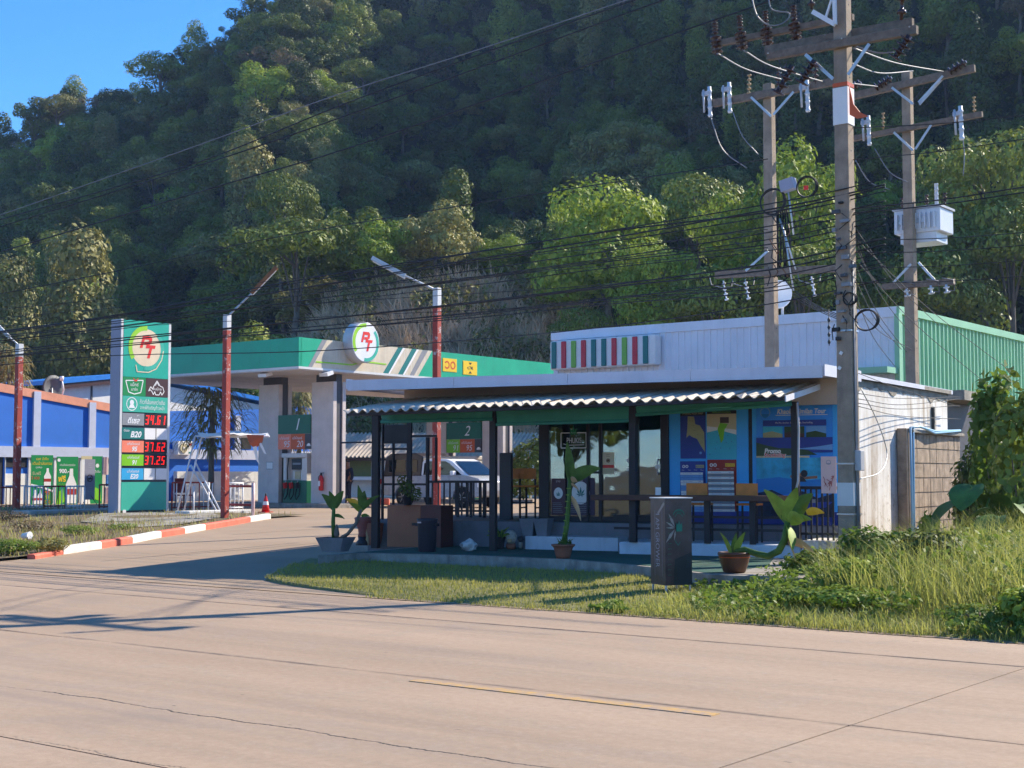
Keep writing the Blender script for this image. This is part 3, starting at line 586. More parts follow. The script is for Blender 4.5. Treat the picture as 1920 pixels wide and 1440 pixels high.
# ---- price totem
pb = WO.d(221, 968, 44.5); q0 = RD.loc(pb); a0, b0, z0 = q0
b1 = RD.a(316, 960, a0).y; ztop = RD.a(221, 597, a0).z; Wt = b1 - b0; Ht = ztop - z0
tot = T('price_sign', 'tall green and grey fuel price totem with red number displays', 'sign', RD, (a0 - .25, (b0 + b1) / 2, z0))
for bb in (b0, b1 - .1): tot.p('side_post', MB('offwhite').box(a0 - .5, a0, bb, bb + .1, z0, ztop), bev=.01)
tot.p('side_panel', MB('greypanel').box(a0 - .48, a0 - .02, b0 - .012, b0 - .002, z0, ztop - .02))
tot.p('core', MB('darkgrey').box(a0 - .45, a0 - .03, b0 + .1, b1 - .1, z0, ztop - .01))
def row(name, t0, t1, mat, u0=0., u1=1.):
    w0, w1 = b0 + .1 + (Wt - .2) * u0, b0 + .1 + (Wt - .2) * u1; zz0, zz1 = z0 + Ht * (1 - t1), z0 + Ht * (1 - t0)
    o = tot.p(name, MB(mat).box(a0 - .03, a0 + .006, w0 + .004, w1 - .004, zz0 + .004, zz1 - .004))
    return o, Board((a0 + .007, w0, zz0), UB, UZ, w1 - w0, zz1 - zz0)
def pr(o, bd, name='print'): tot.p(name, bd.mb, o)
def pt_logo(bd, u, v, r, face='white', halo=True):
    """ring leaf with red italic P and T; r in units of board width"""
    A = bd.W / bd.H
    if halo:
        bd.disc(u, v, r * 1.12, 'beigep', n=40); bd.disc(u, v, r * 1.0, face, n=40)
    bd.disc(u, v, r * 1.32, 'lime', None, 24, 88, 215, r * 1.04); bd.disc(u + .02 * r, v - .04 * r, r * 1.3, 'pt_light', None, 24, 262, 405, r * 1.06)
    def L(pts): return [(u + x * r, v + y * r * A) for x, y in pts]
    bd.poly(L([(-.5, -.02), (-.3, -.02), (-.06, .72), (-.26, .72)]), 'pt_red'); k_ = bd.k
    bd.poly(L([(-.13, .5), (-.06, .72), (.3, .72), (.4, .62), (.42, .5)]), 'pt_red', k_); bd.poly(L([(.2, .5), (.42, .5), (.36, .28), (.2, .18), (.16, .36)]), 'pt_red', k_); bd.poly(L([(-.2, .18), (.2, .18), (.16, .36), (-.14, .36)]), 'pt_red', k_)
    bd.poly(L([(-.06, -.02), (.62, -.02), (.68, .18), (0, .18)]), 'pt_red', k_); bd.poly(L([(.22, -.02), (.42, -.02), (.24, -.62), (.04, -.62)]), 'pt_red', k_)
o, bd = row('logo_panel', .0, .293, 'pt_green'); pt_logo(bd, .5, .53, .3, 'beigep'); bd.line([(.27, .22), (.3, .1), (.55, .1), (.72, .17), (.84, .33), (.88, .5)], .018, 'beigep'); pr(o, bd)
o, bd = row('shop_logo_panel', .293, .389, 'shopgreen', 0, .5)
bd.line([(.12, .8), (.88, .86), (.78, .2), (.5, .1), (.25, .2), (.12, .8)], .035, 'paper'); bd.text('แม็กซ์', .5, .62, .2, 'paper', .5); bd.text('มาร์ท', .5, .36, .16, 'paper', .4); bd.poly([(.42, .98), (.55, .84), (.68, .98), (.6, .78), (.5, .78)], 'pt_red'); pr(o, bd)
o, bd = row('coffee_logo_panel', .293, .389, 'brownp', .5, 1)
bd.line([(.12, .3), (.22, .55), (.3, .42), (.36, .6), (.5, .88), (.64, .6), (.76, .55), (.82, .3), (.72, .12), (.66, .3), (.6, .12), (.44, .12), (.4, .3), (.34, .12), (.28, .28), (.2, .38), (.12, .3)], .03, 'paper')
bd.text('พันธุ์ไทย', .5, .42, .2, 'paper', .4); bd.line([(.42, .62), (.5, .8), (.58, .62)], .025, 'paper'); pr(o, bd)
o, bd = row('slogan_panel', .389, .472, 'pt_light'); bd.disc(.2, .5, .12, 'white', None, 24, 0, 360, .105); bd.disc(.2, .6, .045, 'white'); bd.poly([(.13, .25), (.27, .25), (.23, .5), (.17, .5)], 'white')
bd.text('ก้าวที่มั่นคงกว่าเดิม', .65, .68, .3, 'white', .56); bd.text('จากพีทีเจริญก้าวหน้า', .65, .3, .3, 'white', .54); pr(o, bd)
SEG = {'0': 'abcdef', '1': 'bc', '2': 'abged', '3': 'abgcd', '4': 'fgbc', '5': 'afgcd', '6': 'afgedc', '7': 'abc', '8': 'abcdefg', '9': 'abcdfg'}
def digits(bd, s_):
    n_ = 4.75; cw = 1 / n_; x = .02; k_ = bd.k + 1; bd.k = k_
    for ch in s_:
        if ch == '.': bd.rect(x, .12, x + .05, .24, 'led', k_); x += .085; continue
        L_, R_, w_ = x + .02, x + cw - .055, .045; y0, ym, y1 = .12, .5, .88; sh = lambda y: .05 * (y - .5)
        seg = {'a': (L_, y1 - .1, R_, y1), 'd': (L_, y0, R_, y0 + .1), 'g': (L_, ym - .05, R_, ym + .05), 'b': (R_ - w_, ym, R_, y1), 'c': (R_ - w_, y0, R_, ym), 'f': (L_, ym, L_ + w_, y1), 'e': (L_, y0, L_ + w_, ym)}
        for g in SEG[ch]:
            u0, v0, u1, v1 = seg[g]; bd.poly([(u0 + sh(v0), v0 + .01), (u1 + sh(v0), v0 + .01), (u1 + sh(v1), v1 - .01), (u0 + sh(v1), v1 - .01)], 'led', k_)
        x += cw
for t0, t1, mt, small, bigt, num in ((.477, .54, 'greyp', 'พีที', 'ดีเซล', '34.61'), (.551, .61, 'tealdk', 'ดีเซล', 'B20', None), (.617, .678, 'salmon', 'แก๊สโซฮอล์', '95', '37.62'), (.6875, .746, 'limep', 'แก๊สโซฮอล์', '91', '37.25'), (.758, .817, 'skyp', 'แก๊สโซฮอล์', 'E20', None)):
    o, bd = row('fuel_name_panel', t0, t1, mt, 0, .48)
    if bigt in ('ดีเซล',): bd.text(bigt, .52, .42, .52, 'white', .72, .25, .03); bd.text(small, .7, .82, .14, 'white', .4)
    elif bigt == 'B20': bd.text(bigt, .63, .42, .55, 'white', .62, .25, .03); bd.text(small, .2, .75, .24, 'white', .26)
    else: bd.text(bigt, .58, .3, .42, 'white', .5, .25, .03); bd.text(small, .52, .75, .26, 'white', .66)
    pr(o, bd)
    if num: o, bd = row('price_display', t0, t1, 'black', .49, 1); digits(bd, num); pr(o, bd, 'digits')
    else:
        for u0, u1 in ((.49, .735), (.755, 1)): row('blank_display', t0, t1, 'paper', u0, u1)
row('lower_panel', .828, .973, 'pt_light')
tot.p('base_label', MB('paper').box(a0 + .0, a0 + .03, b0 + .16, b0 + .28, z0 + .1, z0 + .19))
# slabs under the totem and along the verge
mb = MB('concrete_white').box(a0 - .95, a0 + .35, b0 - .55, b1 + .75, z0 - .28, z0 + .002)
S('footing_slab', 'white concrete footing slab under the fuel price totem', 'slab', RD, (a0 - .3, b0, z0 - .28), mb, bev=.02)
g1 = RD.g(345, 968); S('concrete_block', 'white concrete strip block between totem footing and painted pole', 'slab', RD, g1, MB('concrete_white').box(g1.x - .3, g1.x + .35, g1.y - .1, g1.y + 2.4, g1.z - .1, g1.z + .16), bev=.02)
g1 = RD.g(95, 965); S('concrete_ramp_slab', 'grey concrete slab lying in the verge beside the rusty lamp post', 'slab', RD, g1, MB('concrete').box(g1.x - .5, g1.x + .5, g1.y - 1.1, g1.y + 3.2, g1.z - .1, g1.z + .15), bev=.02)
# gravel patch
m = MB('gravel'); gp_ = [RD.g(*q_) for q_ in ((150, 985), (250, 995), (330, 990), (420, 975), (400, 968), (300, 966), (190, 968))]; m.poly([(p.x, p.y, vz(p.x, p.y) + .02) for p in gp_]); S('gravel_patch', None, None, RD, (0, 0, 0), m, kind='structure')
# ---- canopy
cc = RD.loc(WO.d(560, 691, 48)); ac, bc, zc = cc; zt = RD.a(560, 632, ac).z; LB = 15.5; LA = 9.5
M('canopy_green', lin(28, 165, 125), .4, .1, 1.2, drip=.4, dirt=(.03, .2, .14)); M('canopy_beige', lin(205, 190, 165), .6, .1, drip=.8, dirt=(.75, .73, .7)); M('soffit', lin(205, 195, 190), .6, .12, 1., drip=.2)
can = T('fuel_canopy', 'green and beige fuel station canopy on tall grey columns', 'canopy', RD, (ac, bc, .45))
can.p('road_fascia', MB('canopy_green').box(ac - LA, ac, bc, bc + .12, zc + .08, zt)); fa = can.p('side_fascia', MB('canopy_green').box(ac - .12, ac + .004, bc - .004, bc + LB, zc + .081, zt + .004))
can.p('back_fascia', MB('canopy_green').box(ac - LA, ac - .12, bc + LB - .12, bc + LB, zc + .08, zt)); can.p('far_fascia', MB('canopy_green').box(ac - LA, ac - LA + .12, bc + .12, bc + LB - .12, zc + .08, zt))
can.p('trim', MB('offwhite').box(ac - LA - .02, ac + .02, bc - .02, bc + LB, zc - .0, zc + .078))
nso = 14
for i in range(nso):
    w_ = LB / nso; can.p('soffit_strip', MB('soffit').box(ac - LA + .05, ac - .05, bc + i * w_ + .01, bc + (i + 1) * w_ - .01, zc - .03, zc - .002))
can.p('deck', MB('lightgrey').box(ac - LA + .12, ac - .12, bc + .12, bc + LB - .12, zt - .35, zt - .25))
def cb(px, t): return RD.a(px, 640, ac).y - bc               # metres along the side fascia
bd = Board((ac + .006, bc, zc + .081), UB, UZ, 1, zt - zc - .081); Hf = 1
def slant(x0, x1, X0, X1, mat, ins=.05): bd.poly([(cb(x0, 0), ins * 0), (cb(x1, 0), 0), (cb(X1, 1), 1), (cb(X0, 1), 1)], mat)
slant(578, 585, 604, 613, 'grey'); slant(585, 784, 613, 810, 'canopy_beige'); slant(718, 730, 746, 757, 'tealdk'); slant(746, 757, 772, 784, 'tealdk'); slant(768, 776, 792, 802, 'grey')
slant(728, 731, 755, 759, 'paper'); slant(755, 758, 781, 785, 'paper'); slant(565, 566, 566, 567, 'canopy_green')
bd.line([(cb(592, 0), .2), (cb(660, 0), .2), (cb(678, 0), .36), (cb(724, 0), .33)], .05, 'lime')
can.p('stripe_print', bd.mb, fa)
# round logo drum
bl = RD.a(669, 640, ac).y; zl = RD.a(669, 643, ac).z
lg = can.p('logo_drum', MB('lightgrey').lathe((ac + .0, bl, zl), [(.66, -.05), (.72, .02), (.72, .4), (.69, .43)], 40, axis='x'))
bd = Board((ac + .432, bl - .72, zl - .72), UB, UZ, 1.44, 1.44); pt_logo(bd, .5, .5, .355, 'white', False); bd.k = 0; bd.disc(.5, .5, .47, 'white', 1, 40)
bd2 = Board((ac + .434, bl - .72, zl - .72), UB, UZ, 1.44, 1.44); bd2.k = 1; pt_logo(bd2, .5, .5, .35, 'white', False)
can.p('logo_print', bd2.mb, lg); m = MB('white').lathe((ac + .43, bl, zl), [(.69, 0), (.685, .004)], 40, axis='x'); can.p('logo_face', m, lg)
# clearance and speed plates
for x0, x1, y0, y1, tx in ((831, 856, 672, 695, '30'), (869, 894, 677, 701, '4.7M.')):
    bd = bd_a(RD, x0, y0, x1, y1, ac + .02); bd.rect(0, 0, 1, 1, 'yellow'); bd.disc(.5, .5, .1, 'yellow')
    if tx == '30': bd.disc(.28, .5, .2, 'orangep', None, 20, -150, 150, .12); bd.disc(.72, .5, .2, 'orangep', None, 20, 0, 360, .12)
    else: bd.text(tx, .5, .5, .26, 'black', .8, 0, .02); bd.poly([(.38, .92), (.62, .92), (.5, .74)], 'black'); bd.poly([(.38, .08), (.5, .26), (.62, .08)], 'black')
    pl = can.p('warning_plate', MB('yellow').box(ac + .006, ac + .018, bd.O.y - .02, bd.O.y + bd.W + .02, bd.O.z - .02, bd.O.z + bd.H + .02)); can.p('plate_print', bd.mb, pl)
for px, py in ((485, 697), (600, 704)):
    p = RD.a(px, py, ac) if px > 560 else RD.b(px, py, bc); can.p('flood_lamp', MB('paper').cbox((p.x, p.y + .3, zc - .1), .4, .3, .12, 0, None, .3))
# columns
M('column_beige', lin(205, 192, 185), .55, .08, drip=.3, dirt=(.3, .26, .23)); COLS = {}
for key, px, d in (('A', 522, 51.7), ('B', 624, 50.), ('C', 836, 59.3), ('D', 943, 57.6)):
    p = RD.loc(WO.d(px, 900, d)); x1, y0 = p.x, p.y; COLS[key] = (x1, y0)
    co_ = can.p('column', MB('column_beige').box(x1 - 1.06, x1, y0, y0 + .16, .45, zc - .3)); can.p('column_panel', MB('column_beige').box(x1 - 1.06, x1, y0 + .46, y0 + .62, .45, zc - .3), co_)
    can.p('column_core', MB('darkgrey').box(x1 - 1.0, x1 - .04, y0 + .16, y0 + .46, .45, zc - .03), co_)
# islands, pumps and numbered header signs
M('pump_white', lin(215, 208, 200), .45, .06); M('pump_green', lin(12, 95, 70), .4, .08)
def pump(kA, kB, num, lab):
    xa, ya = COLS[kA]; xb, yb = COLS[kB]; x0, x1 = xa, xb - 1.06; y0 = (ya + yb) / 2; w_ = x1 - x0; xc = (x0 + x1) / 2
    S('pump_island', {'1': 'low concrete pump island beside the red traffic cone', '2': 'low concrete pump island behind the parked pickup'}[num], 'island', RD, (xc, y0, .45), MB('old_concrete').box(xa - 1.6, xb + .7, y0 - .5, y0 + 1.1, .4, .6), bev=.02)
    sg = T('pump_number_sign', {'1': 'green header board with figure one and red fuel labels', '2': 'green header board with figure two and lime fuel label'}[num], 'sign', RD, (xc, y0, 3.2))
    sg.p('board', MB('pump_green').box(x0 + .03, x1 - .02, y0 - .05, y0 + .1, 3.05, 3.72)); bd = Board((x0 + .03, y0 - .052, 3.05), UA, UZ, w_ - .05, .67); bd.text(num, .62, .5, .6, 'white', .2, .3); sg.p('number', bd.mb)
    sg.p('fuel_board', MB('darkgrey').box(x0 + .03, x1 - .02, y0 - .04, y0 + .09, 2.5, 3.04)); bd = Board((x0 + .03, y0 - .043, 2.5), UA, UZ, w_ - .05, .54)
    ca, cb2, ta, tb = ('salmon', 'orangep', '95', '20') if num == '1' else ('limep', 'orangep', '91', '95')
    bd.rect(0, 0, .4, 1, ca); bd.rect(.4, 0, .83, 1, cb2); bd.text(ta, .28, .35, .42, 'white', .2, .2); bd.text(tb, .68, .35, .42, 'white', .2, .2); bd.text('แก๊สโซฮอล์', .2, .75, .2, 'white', .3); bd.text('แก๊สโซฮอล์', .6, .75, .2, 'white', .3)
    bd.disc(.95, .2, .06, 'paper', None, 12, 0, 180); sg.p('fuel_print', bd.mb)
    pw = min(w_ - .06, 1.2); p0, p1 = xc - pw / 2, xc + pw / 2
    pu = T('fuel_pump', lab, 'fuel pump', RD, (xc, y0 + .3, .6))
    pu.p('cabinet', MB('pump_green').box(p0, p1, y0, y0 + .6, .6, 1.4), bev=.02); pu.p('side_frame', MB('pump_white').box(p0 + .01, p0 + .16, y0 + .02, y0 + .58, 1.4, 2.2)); pu.p('side_frame', MB('pump_white').box(p1 - .26, p1 - .01, y0 + .02, y0 + .58, 1.4, 2.2))
    pu.p('back_panel', MB('pump_white').box(p0 + .16, p1 - .26, y0 + .25, y0 + .45, 1.4, 2.2)); pu.p('top_beam', MB('pump_white').box(p0 - .05, p1 + .02, y0 - .03, y0 + .6, 2.2, 2.36), bev=.02)
    ds = pu.p('display', MB('dark').box(p0 + .4, p1 - .28, y0 + .05, y0 + .25, 1.78, 2.16)); pu.p('screen', MB('greyp').box(p0 + .45, p1 - .35, y0 + .04, y0 + .05, 1.95, 2.02), ds)
    pu.p('notice', MB('paper').box(p0 + .3, p1 - .35, y0 + .22, y0 + .249, 1.44, 1.74)); pu.p('notice', MB('sand').box(p0 + .4, p1 - .52, y0 + .2, y0 + .219, 1.45, 1.72))
    for i in range(3):
        x = p0 + .18 + i * .3; nz = pu.p('nozzle', MB('red' if i < 2 else 'dark').cbox((x, y0 - .05, 1.22), .1, .12, .2, 0, None, .2)); pu.p('spout', MB('steel').tube([(x, y0 - .06, 1.3), (x, y0 - .02, 1.38), (x, y0 + .05, 1.36)], .015, 6), nz)
        pu.p('hose', MB('rubber').tube([(x, y0 - .06, 1.12), (x - .03, y0 - .12, .85), (x + .05, y0 - .12, .72), (x + .12, y0 - .06, .9), (x + .1, y0 + .0, 1.3)], .02, 6))
    pu.p('hose', MB('rubber').tube([(p0 + .3, y0, 2.2), (p0 + .27, y0 - .04, 1.8), (p0 + .27, y0 - .02, 1.42)], .02, 6))
pump('A', 'B', '1', 'green and white fuel pump between the first pair of canopy columns'); pump('C', 'D', '2', 'fuel pump between the columns behind the parked pickup')
# fire extinguisher on column B
x1, y0 = COLS['B']; p = RD.b(602, 905, y0 - .1)
fe = T('fire_extinguisher', 'red fire extinguisher hung on the grey canopy column', 'extinguisher', RD, (p.x, y0 - .1, p.z - .3))
fe.p('cylinder', MB('red').lathe((p.x, y0 - .1, p.z - .28), [(.05, 0), (.085, .02), (.085, .42), (.06, .5), (.03, .54)], 14)); fe.p('valve', MB('black').cbox((p.x, y0 - .1, p.z + .3), .05, .05, .08)); fe.p('handle', MB('black').cbox((p.x + .05, y0 - .1, p.z + .34), .16, .03, .02))
fe.p('hose', MB('black').tube([(p.x, y0 - .1, p.z + .3), (p.x - .12, y0 - .12, p.z + .2), (p.x - .11, y0 - .12, p.z - .1)], .014, 6)); fe.p('label', MB('paper').box(p.x - .06, p.x + .03, y0 - .188, y0 - .18, p.z - .12, p.z + .06))
# small notices on column A
xa, ya = COLS['A']; bd = bd_b(RD, 499, 866, 512, 880, ya - .004); bd.rect(0, 0, 1, 1, 'greyp'); bd.rect(.06, .08, .94, .92, 'paper')
S('column_notice', 'small framed paper notice on the canopy column beside the cone', 'notice', RD, bd.O, bd.mb)
# traffic cone
p = RD.g(498, 961); cn = T('traffic_cone', 'small red and white traffic cone standing at the pump island', 'cone', RD, p)
cn.p('base', MB('red').box(p.x - .17, p.x + .17, p.y - .17, p.y + .17, p.z, p.z + .03)); cn.p('cone', MB('red').lathe(p, [(.13, .03), (.09, .24), (.07, .36), (.03, .52), (.025, .56)], 14)); cn.p('band', MB('paper').lathe(p, [(.096, .24), (.076, .35)], 14, closed=False)); cn.p('tip', MB('black').lathe(p, [(.032, .52), (.02, .6)], 10))
# ---- lamp posts with peeling red paint
k = N('lamp_paint'); v = k.co(); n_ = k.noise(v, 7, 6, .75); n2 = k.noise(v, 2, 3); f_ = k.math('ADD', n_, k.math('MULTIPLY', n2, .3)); c = k.mix(k.ramp(f_, .72, .78), (.4, .06, .04), (.6, .55, .5)); k.out(k.bsdf(c, .7, 0, n_, .2))
def lamp(px, pyb, pyt, d, tip, wd, lab, shade='galv', tipd=0.):
    b = WO.d(px, pyb, d); t = WO.d(px, pyt, d); q_ = RD.loc(b); zt_ = t.z; zb = H(q_.y)
    L = T('lamp_post', lab, 'lamp post', RD, (q_.x, q_.y, zb)); L.p('post', MB('lamp_paint').box(q_.x - wd / 2, q_.x + wd / 2, q_.y - wd / 2, q_.y + wd / 2, zb - .1, zt_ - .45), bev=.01)
    L.p('post_top', MB('offwhite').box(q_.x - wd / 2, q_.x + wd / 2, q_.y - wd / 2, q_.y + wd / 2, zt_ - .45, zt_), bev=.01)
    e = RD.loc(WO.d(tip[0], tip[1], d + tipd)); s_ = V((q_.x, q_.y, zt_ - .12)); dd_ = e - s_; md = s_ + dd_ * .5
    L.p('arm', MB('galv').tube([s_ + V((0, 0, -.15)), s_ + dd_ * .06 + V((0, 0, .05)), md, e], [.03, .03, .026, .022], 8))
    h = L.p('lamp_head', MB(shade).beam(md, e + dd_ * .02, .16, .1)); L.p('tube_light', MB('paper').beam(md + V((0, 0, -.05)), e + V((0, 0, -.05)), .06, .06), h)
lamp(30, 955, 645, 50., (-2, 612), .2, 'rusty red lamp post beside the blue building and banners')
lamp(421, 984, 590, 40.5, (517, 503), .17, 'peeling red and white lamp post at the end of the painted kerb', 'wood')
lamp(818, 985, 540, 34., (700, 485), .15, 'red lamp post rising behind the shop roof')
# ---- blue building
M('blue_wall', lin(40, 112, 205), .6, .08, 1., drip=.15, dirt=(.02, .06, .2)); M('trim_white', lin(190, 195, 215), .6, .06); M('roof_orange', lin(225, 150, 120), .7, .12); M('blue_metal', lin(40, 120, 200), .4, .08); M('wall_white', lin(225, 222, 215), .7, .05)
pw_ = RD.loc(WO.d(100, 850, 58)); aw = pw_.x
bl_ = T('blue_building', 'bright blue building with white pilasters and pale orange roof trim', 'building', RD, (aw, pw_.y, .45))
def wp(px, py, da=0.): p = RD.a(px, py, aw + da); return V((aw + da, p.y, p.z))
L0, L1, L2 = wp(-70, 722), wp(212, 773), wp(335, 782); L3 = wp(640, 800); zb2 = wp(100, 838).z
wl = bl_.p('wall', MB('blue_wall').ext([(aw, L0.y, .4), (aw, L3.y, .4), (aw, L3.y, zb2 + 2.2), (aw, L1.y, L1.z), (aw, L0.y, L0.z)], (-.25, 0, 0)))
for i in range(5): 
    y_ = L0.y + (L3.y - L0.y) * (i / 4); 
bl_.p('roof_trim', MB('roof_orange').ext([(aw + .06, L0.y, L0.z), (aw + .06, L1.y + .3, L1.z - .03), (aw + .06, L1.y + .3, L1.z + .3), (aw + .06, L0.y, L0.z + .33)], (-.4, 0, 0)))
bl_.p('roof', MB('roof_orange').ext([(aw - .4, L0.y, L0.z + .2), (aw - .4, L1.y + .3, L1.z + .17), (aw - .4, L1.y + .3, L1.z + .27), (aw - .4, L0.y, L0.z + .3)], (-8, 0, 0)))
for px in (67, 171, 444, 545):
    p = wp(px, 800); bl_.p('pilaster', MB('trim_white').box(aw - .05, aw + .1, p.y - .16, p.y + .16, zb2, p.z + (1.4 if px < 100 else 1.0 if px < 200 else .5)))
bl_.p('band', MB('trim_white').box(aw - .05, aw + .14, L0.y, L3.y, wp(100, 858).z, wp(100, 838).z))
bl_.p('low_wall', MB('concrete_white').box(aw + .26, aw + .5, wp(318, 900).y, wp(600, 900).y, .4, RD.a(400, 884, aw + .5).z))
for x0, y0, x1, y1, mt in ((-20, 858, 5, 950, 'dark'), (9, 857, 50, 876, 'dark'), (9, 888, 50, 910, 'paper'), (9, 912, 50, 948, 'wall_white'), (452, 818, 470, 842, 'dark'), (470, 895, 492, 950, 'dark')):
    p, q_ = wp(x0, y1), wp(x1, y0); bl_.p('window' if mt == 'dark' else 'shutter', MB(mt).box(aw - .01, aw + .03, p.y, q_.y, p.z, q_.z))
for x0, x1 in ((6, 9), (50, 54), (-22, -19), (98, 103), (147, 150)):
    p, q_ = wp(x0, 955), wp(x1, 857); bl_.p('window_frame', MB('white').box(aw - .01, aw + .08, p.y, q_.y, .45, q_.z))
p, q_ = wp(54, 952), wp(206, 857); bl_.p('shutter', MB('cream').box(aw + .0, aw + .025, p.y, q_.y, .45, q_.z))
# air conditioner
p, q_ = wp(322, 853), wp(350, 828)
acu = T('air_conditioner', 'white air conditioner unit on the blue wall', 'air conditioner', RD, (aw + .3, (p.y + q_.y) / 2, p.z)); acu.p('casing', MB('paper').box(aw + .02, aw + .4, p.y, q_.y, p.z, q_.z), bev=.02)
cy_ = p.y + (q_.y - p.y) * .38; cz_ = (p.z + q_.z) / 2; g_ = acu.p('fan_grille', MB('sand').lathe((aw + .4, cy_, cz_), [(.21, 0), (.21, .03), (.2, .04)], 24, axis='x')); acu.p('fan_hub', MB('paper').lathe((aw + .44, cy_, cz_), [(.05, 0), (.05, .02)], 12, axis='x'), g_)
acu.p('badge', MB('red').box(aw + .4, aw + .405, q_.y - .22, q_.y - .05, q_.z - .18, q_.z - .1)); acu.p('badge', MB('tealdk').box(aw + .4, aw + .405, q_.y - .22, q_.y - .05, p.z + .06, p.z + .14))
# building behind with blue metal roof
a2 = aw - 6; bh = T('annex_building', 'white walled building with blue metal roof behind the price totem', 'building', RD, (a2, pw_.y + 8, .45))
P0, P1, P2 = RD.a(112, 722, a2), RD.a(255, 706, a2), RD.a(590, 775, a2)
bh.p('wall', MB('wall_white').ext([(a2, P0.y, .4), (a2, P2.y, .4), (a2, P2.y, P2.z - .15), (a2, P1.y, P1.z - .15), (a2, P0.y, P0.z - .15)], (-.3, 0, 0)))
bh.p('roof_sheet', MB('blue_metal').ext([(a2 + .4, P0.y - .5, P0.z), (a2 + .4, P1.y, P1.z), (a2 + .4, P1.y, P1.z + .2), (a2 + .4, P0.y - .5, P0.z + .2)], (-7, 0, 0))); bh.p('roof_sheet', MB('blue_metal').ext([(a2 + .4, P1.y, P1.z), (a2 + .4, P2.y, P2.z), (a2 + .4, P2.y, P2.z + .2), (a2 + .4, P1.y, P1.z + .2)], (-7, 0, 0)))
bh.p('roof_edge', MB('brownp').ext([(a2 + .35, P0.y - .4, P0.z - .22), (a2 + .35, P1.y, P1.z - .22), (a2 + .35, P1.y, P1.z), (a2 + .35, P0.y - .4, P0.z)], (-.3, 0, 0))); p = RD.a(171, 740, a2); bh.p('wall_post', MB('darkgrey').box(a2, a2 + .05, p.y - .04, p.y + .04, 2.5, p.z + .45))
# satellite dish on the blue roof
p = RD.a(100, 727, a2 + 1.5); ds = T('satellite_dish', 'grey mesh satellite dish with white feed arm above the orange roof trim', 'dish', RD, (a2 + 1.5, p.y, p.z - .6))
M('dish_mesh', lin(95, 98, 100), .6, .15); ds.p('reflector', MB('dish_mesh').lathe((a2 + 1.5, p.y, p.z), [(.05, -.18), (.35, -.12), (.55, .0), (.56, .01), (.35, -.1), (.05, -.16)], 20, axis='x', closed=False)); ds.p('feed_arm', MB('white').tube([(a2 + 1.5, p.y + .3, p.z - .8), (a2 + 1.9, p.y + .25, p.z - .1), (a2 + 1.9, p.y + .15, p.z + .35)], .035, 6)); ds.p('feed_horn', MB('white').lathe((a2 + 1.9, p.y + .14, p.z + .3), [(.08, 0), (.09, .2)], 8)); ds.p('mast', MB('galv').tube([(a2 + 1.4, p.y, p.z - 1.2), (a2 + 1.4, p.y, p.z)], .04, 6))
# ---- banners, railings, easel sign, frame
def hang(name, lab, x0, y0, x1, y1, a, base, draw, cat='banner'):
    bd = bd_a(RD, x0, y0, x1, y1, a); t_ = T(name, lab, cat, RD, bd.O); s_ = t_.p('sheet', MB(base).box(a - .012, a, bd.O.y, bd.O.y + bd.W, bd.O.z, bd.O.z + bd.H)); draw(bd); t_.p('print', bd.mb, s_); return t_
ab = aw + 2.0
def bottle(bd, u, v, w_, h, lab='darkred'):
    bd.poly([(u - w_ / 2, v), (u + w_ / 2, v), (u + w_ / 2, v + h * .55), (u + w_ * .18, v + h * .8), (u + w_ * .15, v + h), (u - w_ * .15, v + h), (u - w_ * .18, v + h * .8), (u - w_ / 2, v + h * .55)], 'paper'); bd.rect(u - w_ / 2, v + h * .25, u + w_ / 2, v + h * .42, lab)
def d1(bd):
    bd.text('แจก น้ำดื่ม', .5, .93, .06, 'yellow', .7); bd.text('เติมน้ำมันครบ', .5, .84, .07, 'yellow', .9); bd.text('ทุกลิตร', .35, .75, .05, 'paper', .5); bd.text('รับฟรี', .25, .64, .07, 'sand', .4); bd.text('2 ขวด', .2, .55, .06, 'pt_red', .35); bottle(bd, .75, .38, .32, .36)
    bd.poly([(0, .38), (.5, .34), (1, .26), (1, .3), (.5, .38), (0, .43)], 'paper'); bottle(bd, .2, .03, .22, .28); bottle(bd, .42, .03, .22, .28); bd.text('95', .75, .25, .08, 'pt_red', .3); bd.text('91', .75, .16, .07, 'yellow', .3); bd.text('E20', .75, .07, .07, 'orangep', .4)
def d2(bd):
    bd.disc(.1, .93, .07, 'paper'); bd.text('เติมน้ำมันทุกชนิด', .5, .83, .06, 'paper', .9); bd.text('900.-', .35, .71, .09, 'paper', .5, 0, .03); bd.text('ฟรี', .25, .56, .13, 'yellow', .4, 0, .03); bd.text('น้ำดื่ม', .25, .44, .07, 'limep', .5); bottle(bd, .68, .06, .5, .7); bd.poly([(0, .02), (.4, .1), (.3, .35), (.1, .3)], 'limep')
def d3(bd): bd.poly([(0, 0), (.45, 0), (.3, .5), (.55, .75), (.2, 1), (0, 1)], 'paper'); bd.rect(0, .93, .5, 1, 'sand'); bd.disc(.75, .8, .08, 'paper'); bd.text('น้ำดื่ม', .75, .68, .06, 'paper', .4); bd.poly([(.6, .1), (.95, .05), (.9, .3), (.65, .35)], 'limep')
hang('promotion_banner', 'green water bottle banner with yellow Thai headline beside the white shutter', 57, 853, 99, 948, ab, 'shopgreen', d1); hang('promotion_banner', 'green banner showing one large water bottle and the figure 900', 105, 856, 146, 950, ab, 'shopgreen', d2); hang('promotion_banner', 'white and green banner behind the no smoking stand', 151, 855, 192, 945, ab, 'shopgreen', d3)
ae = ab + 1.2
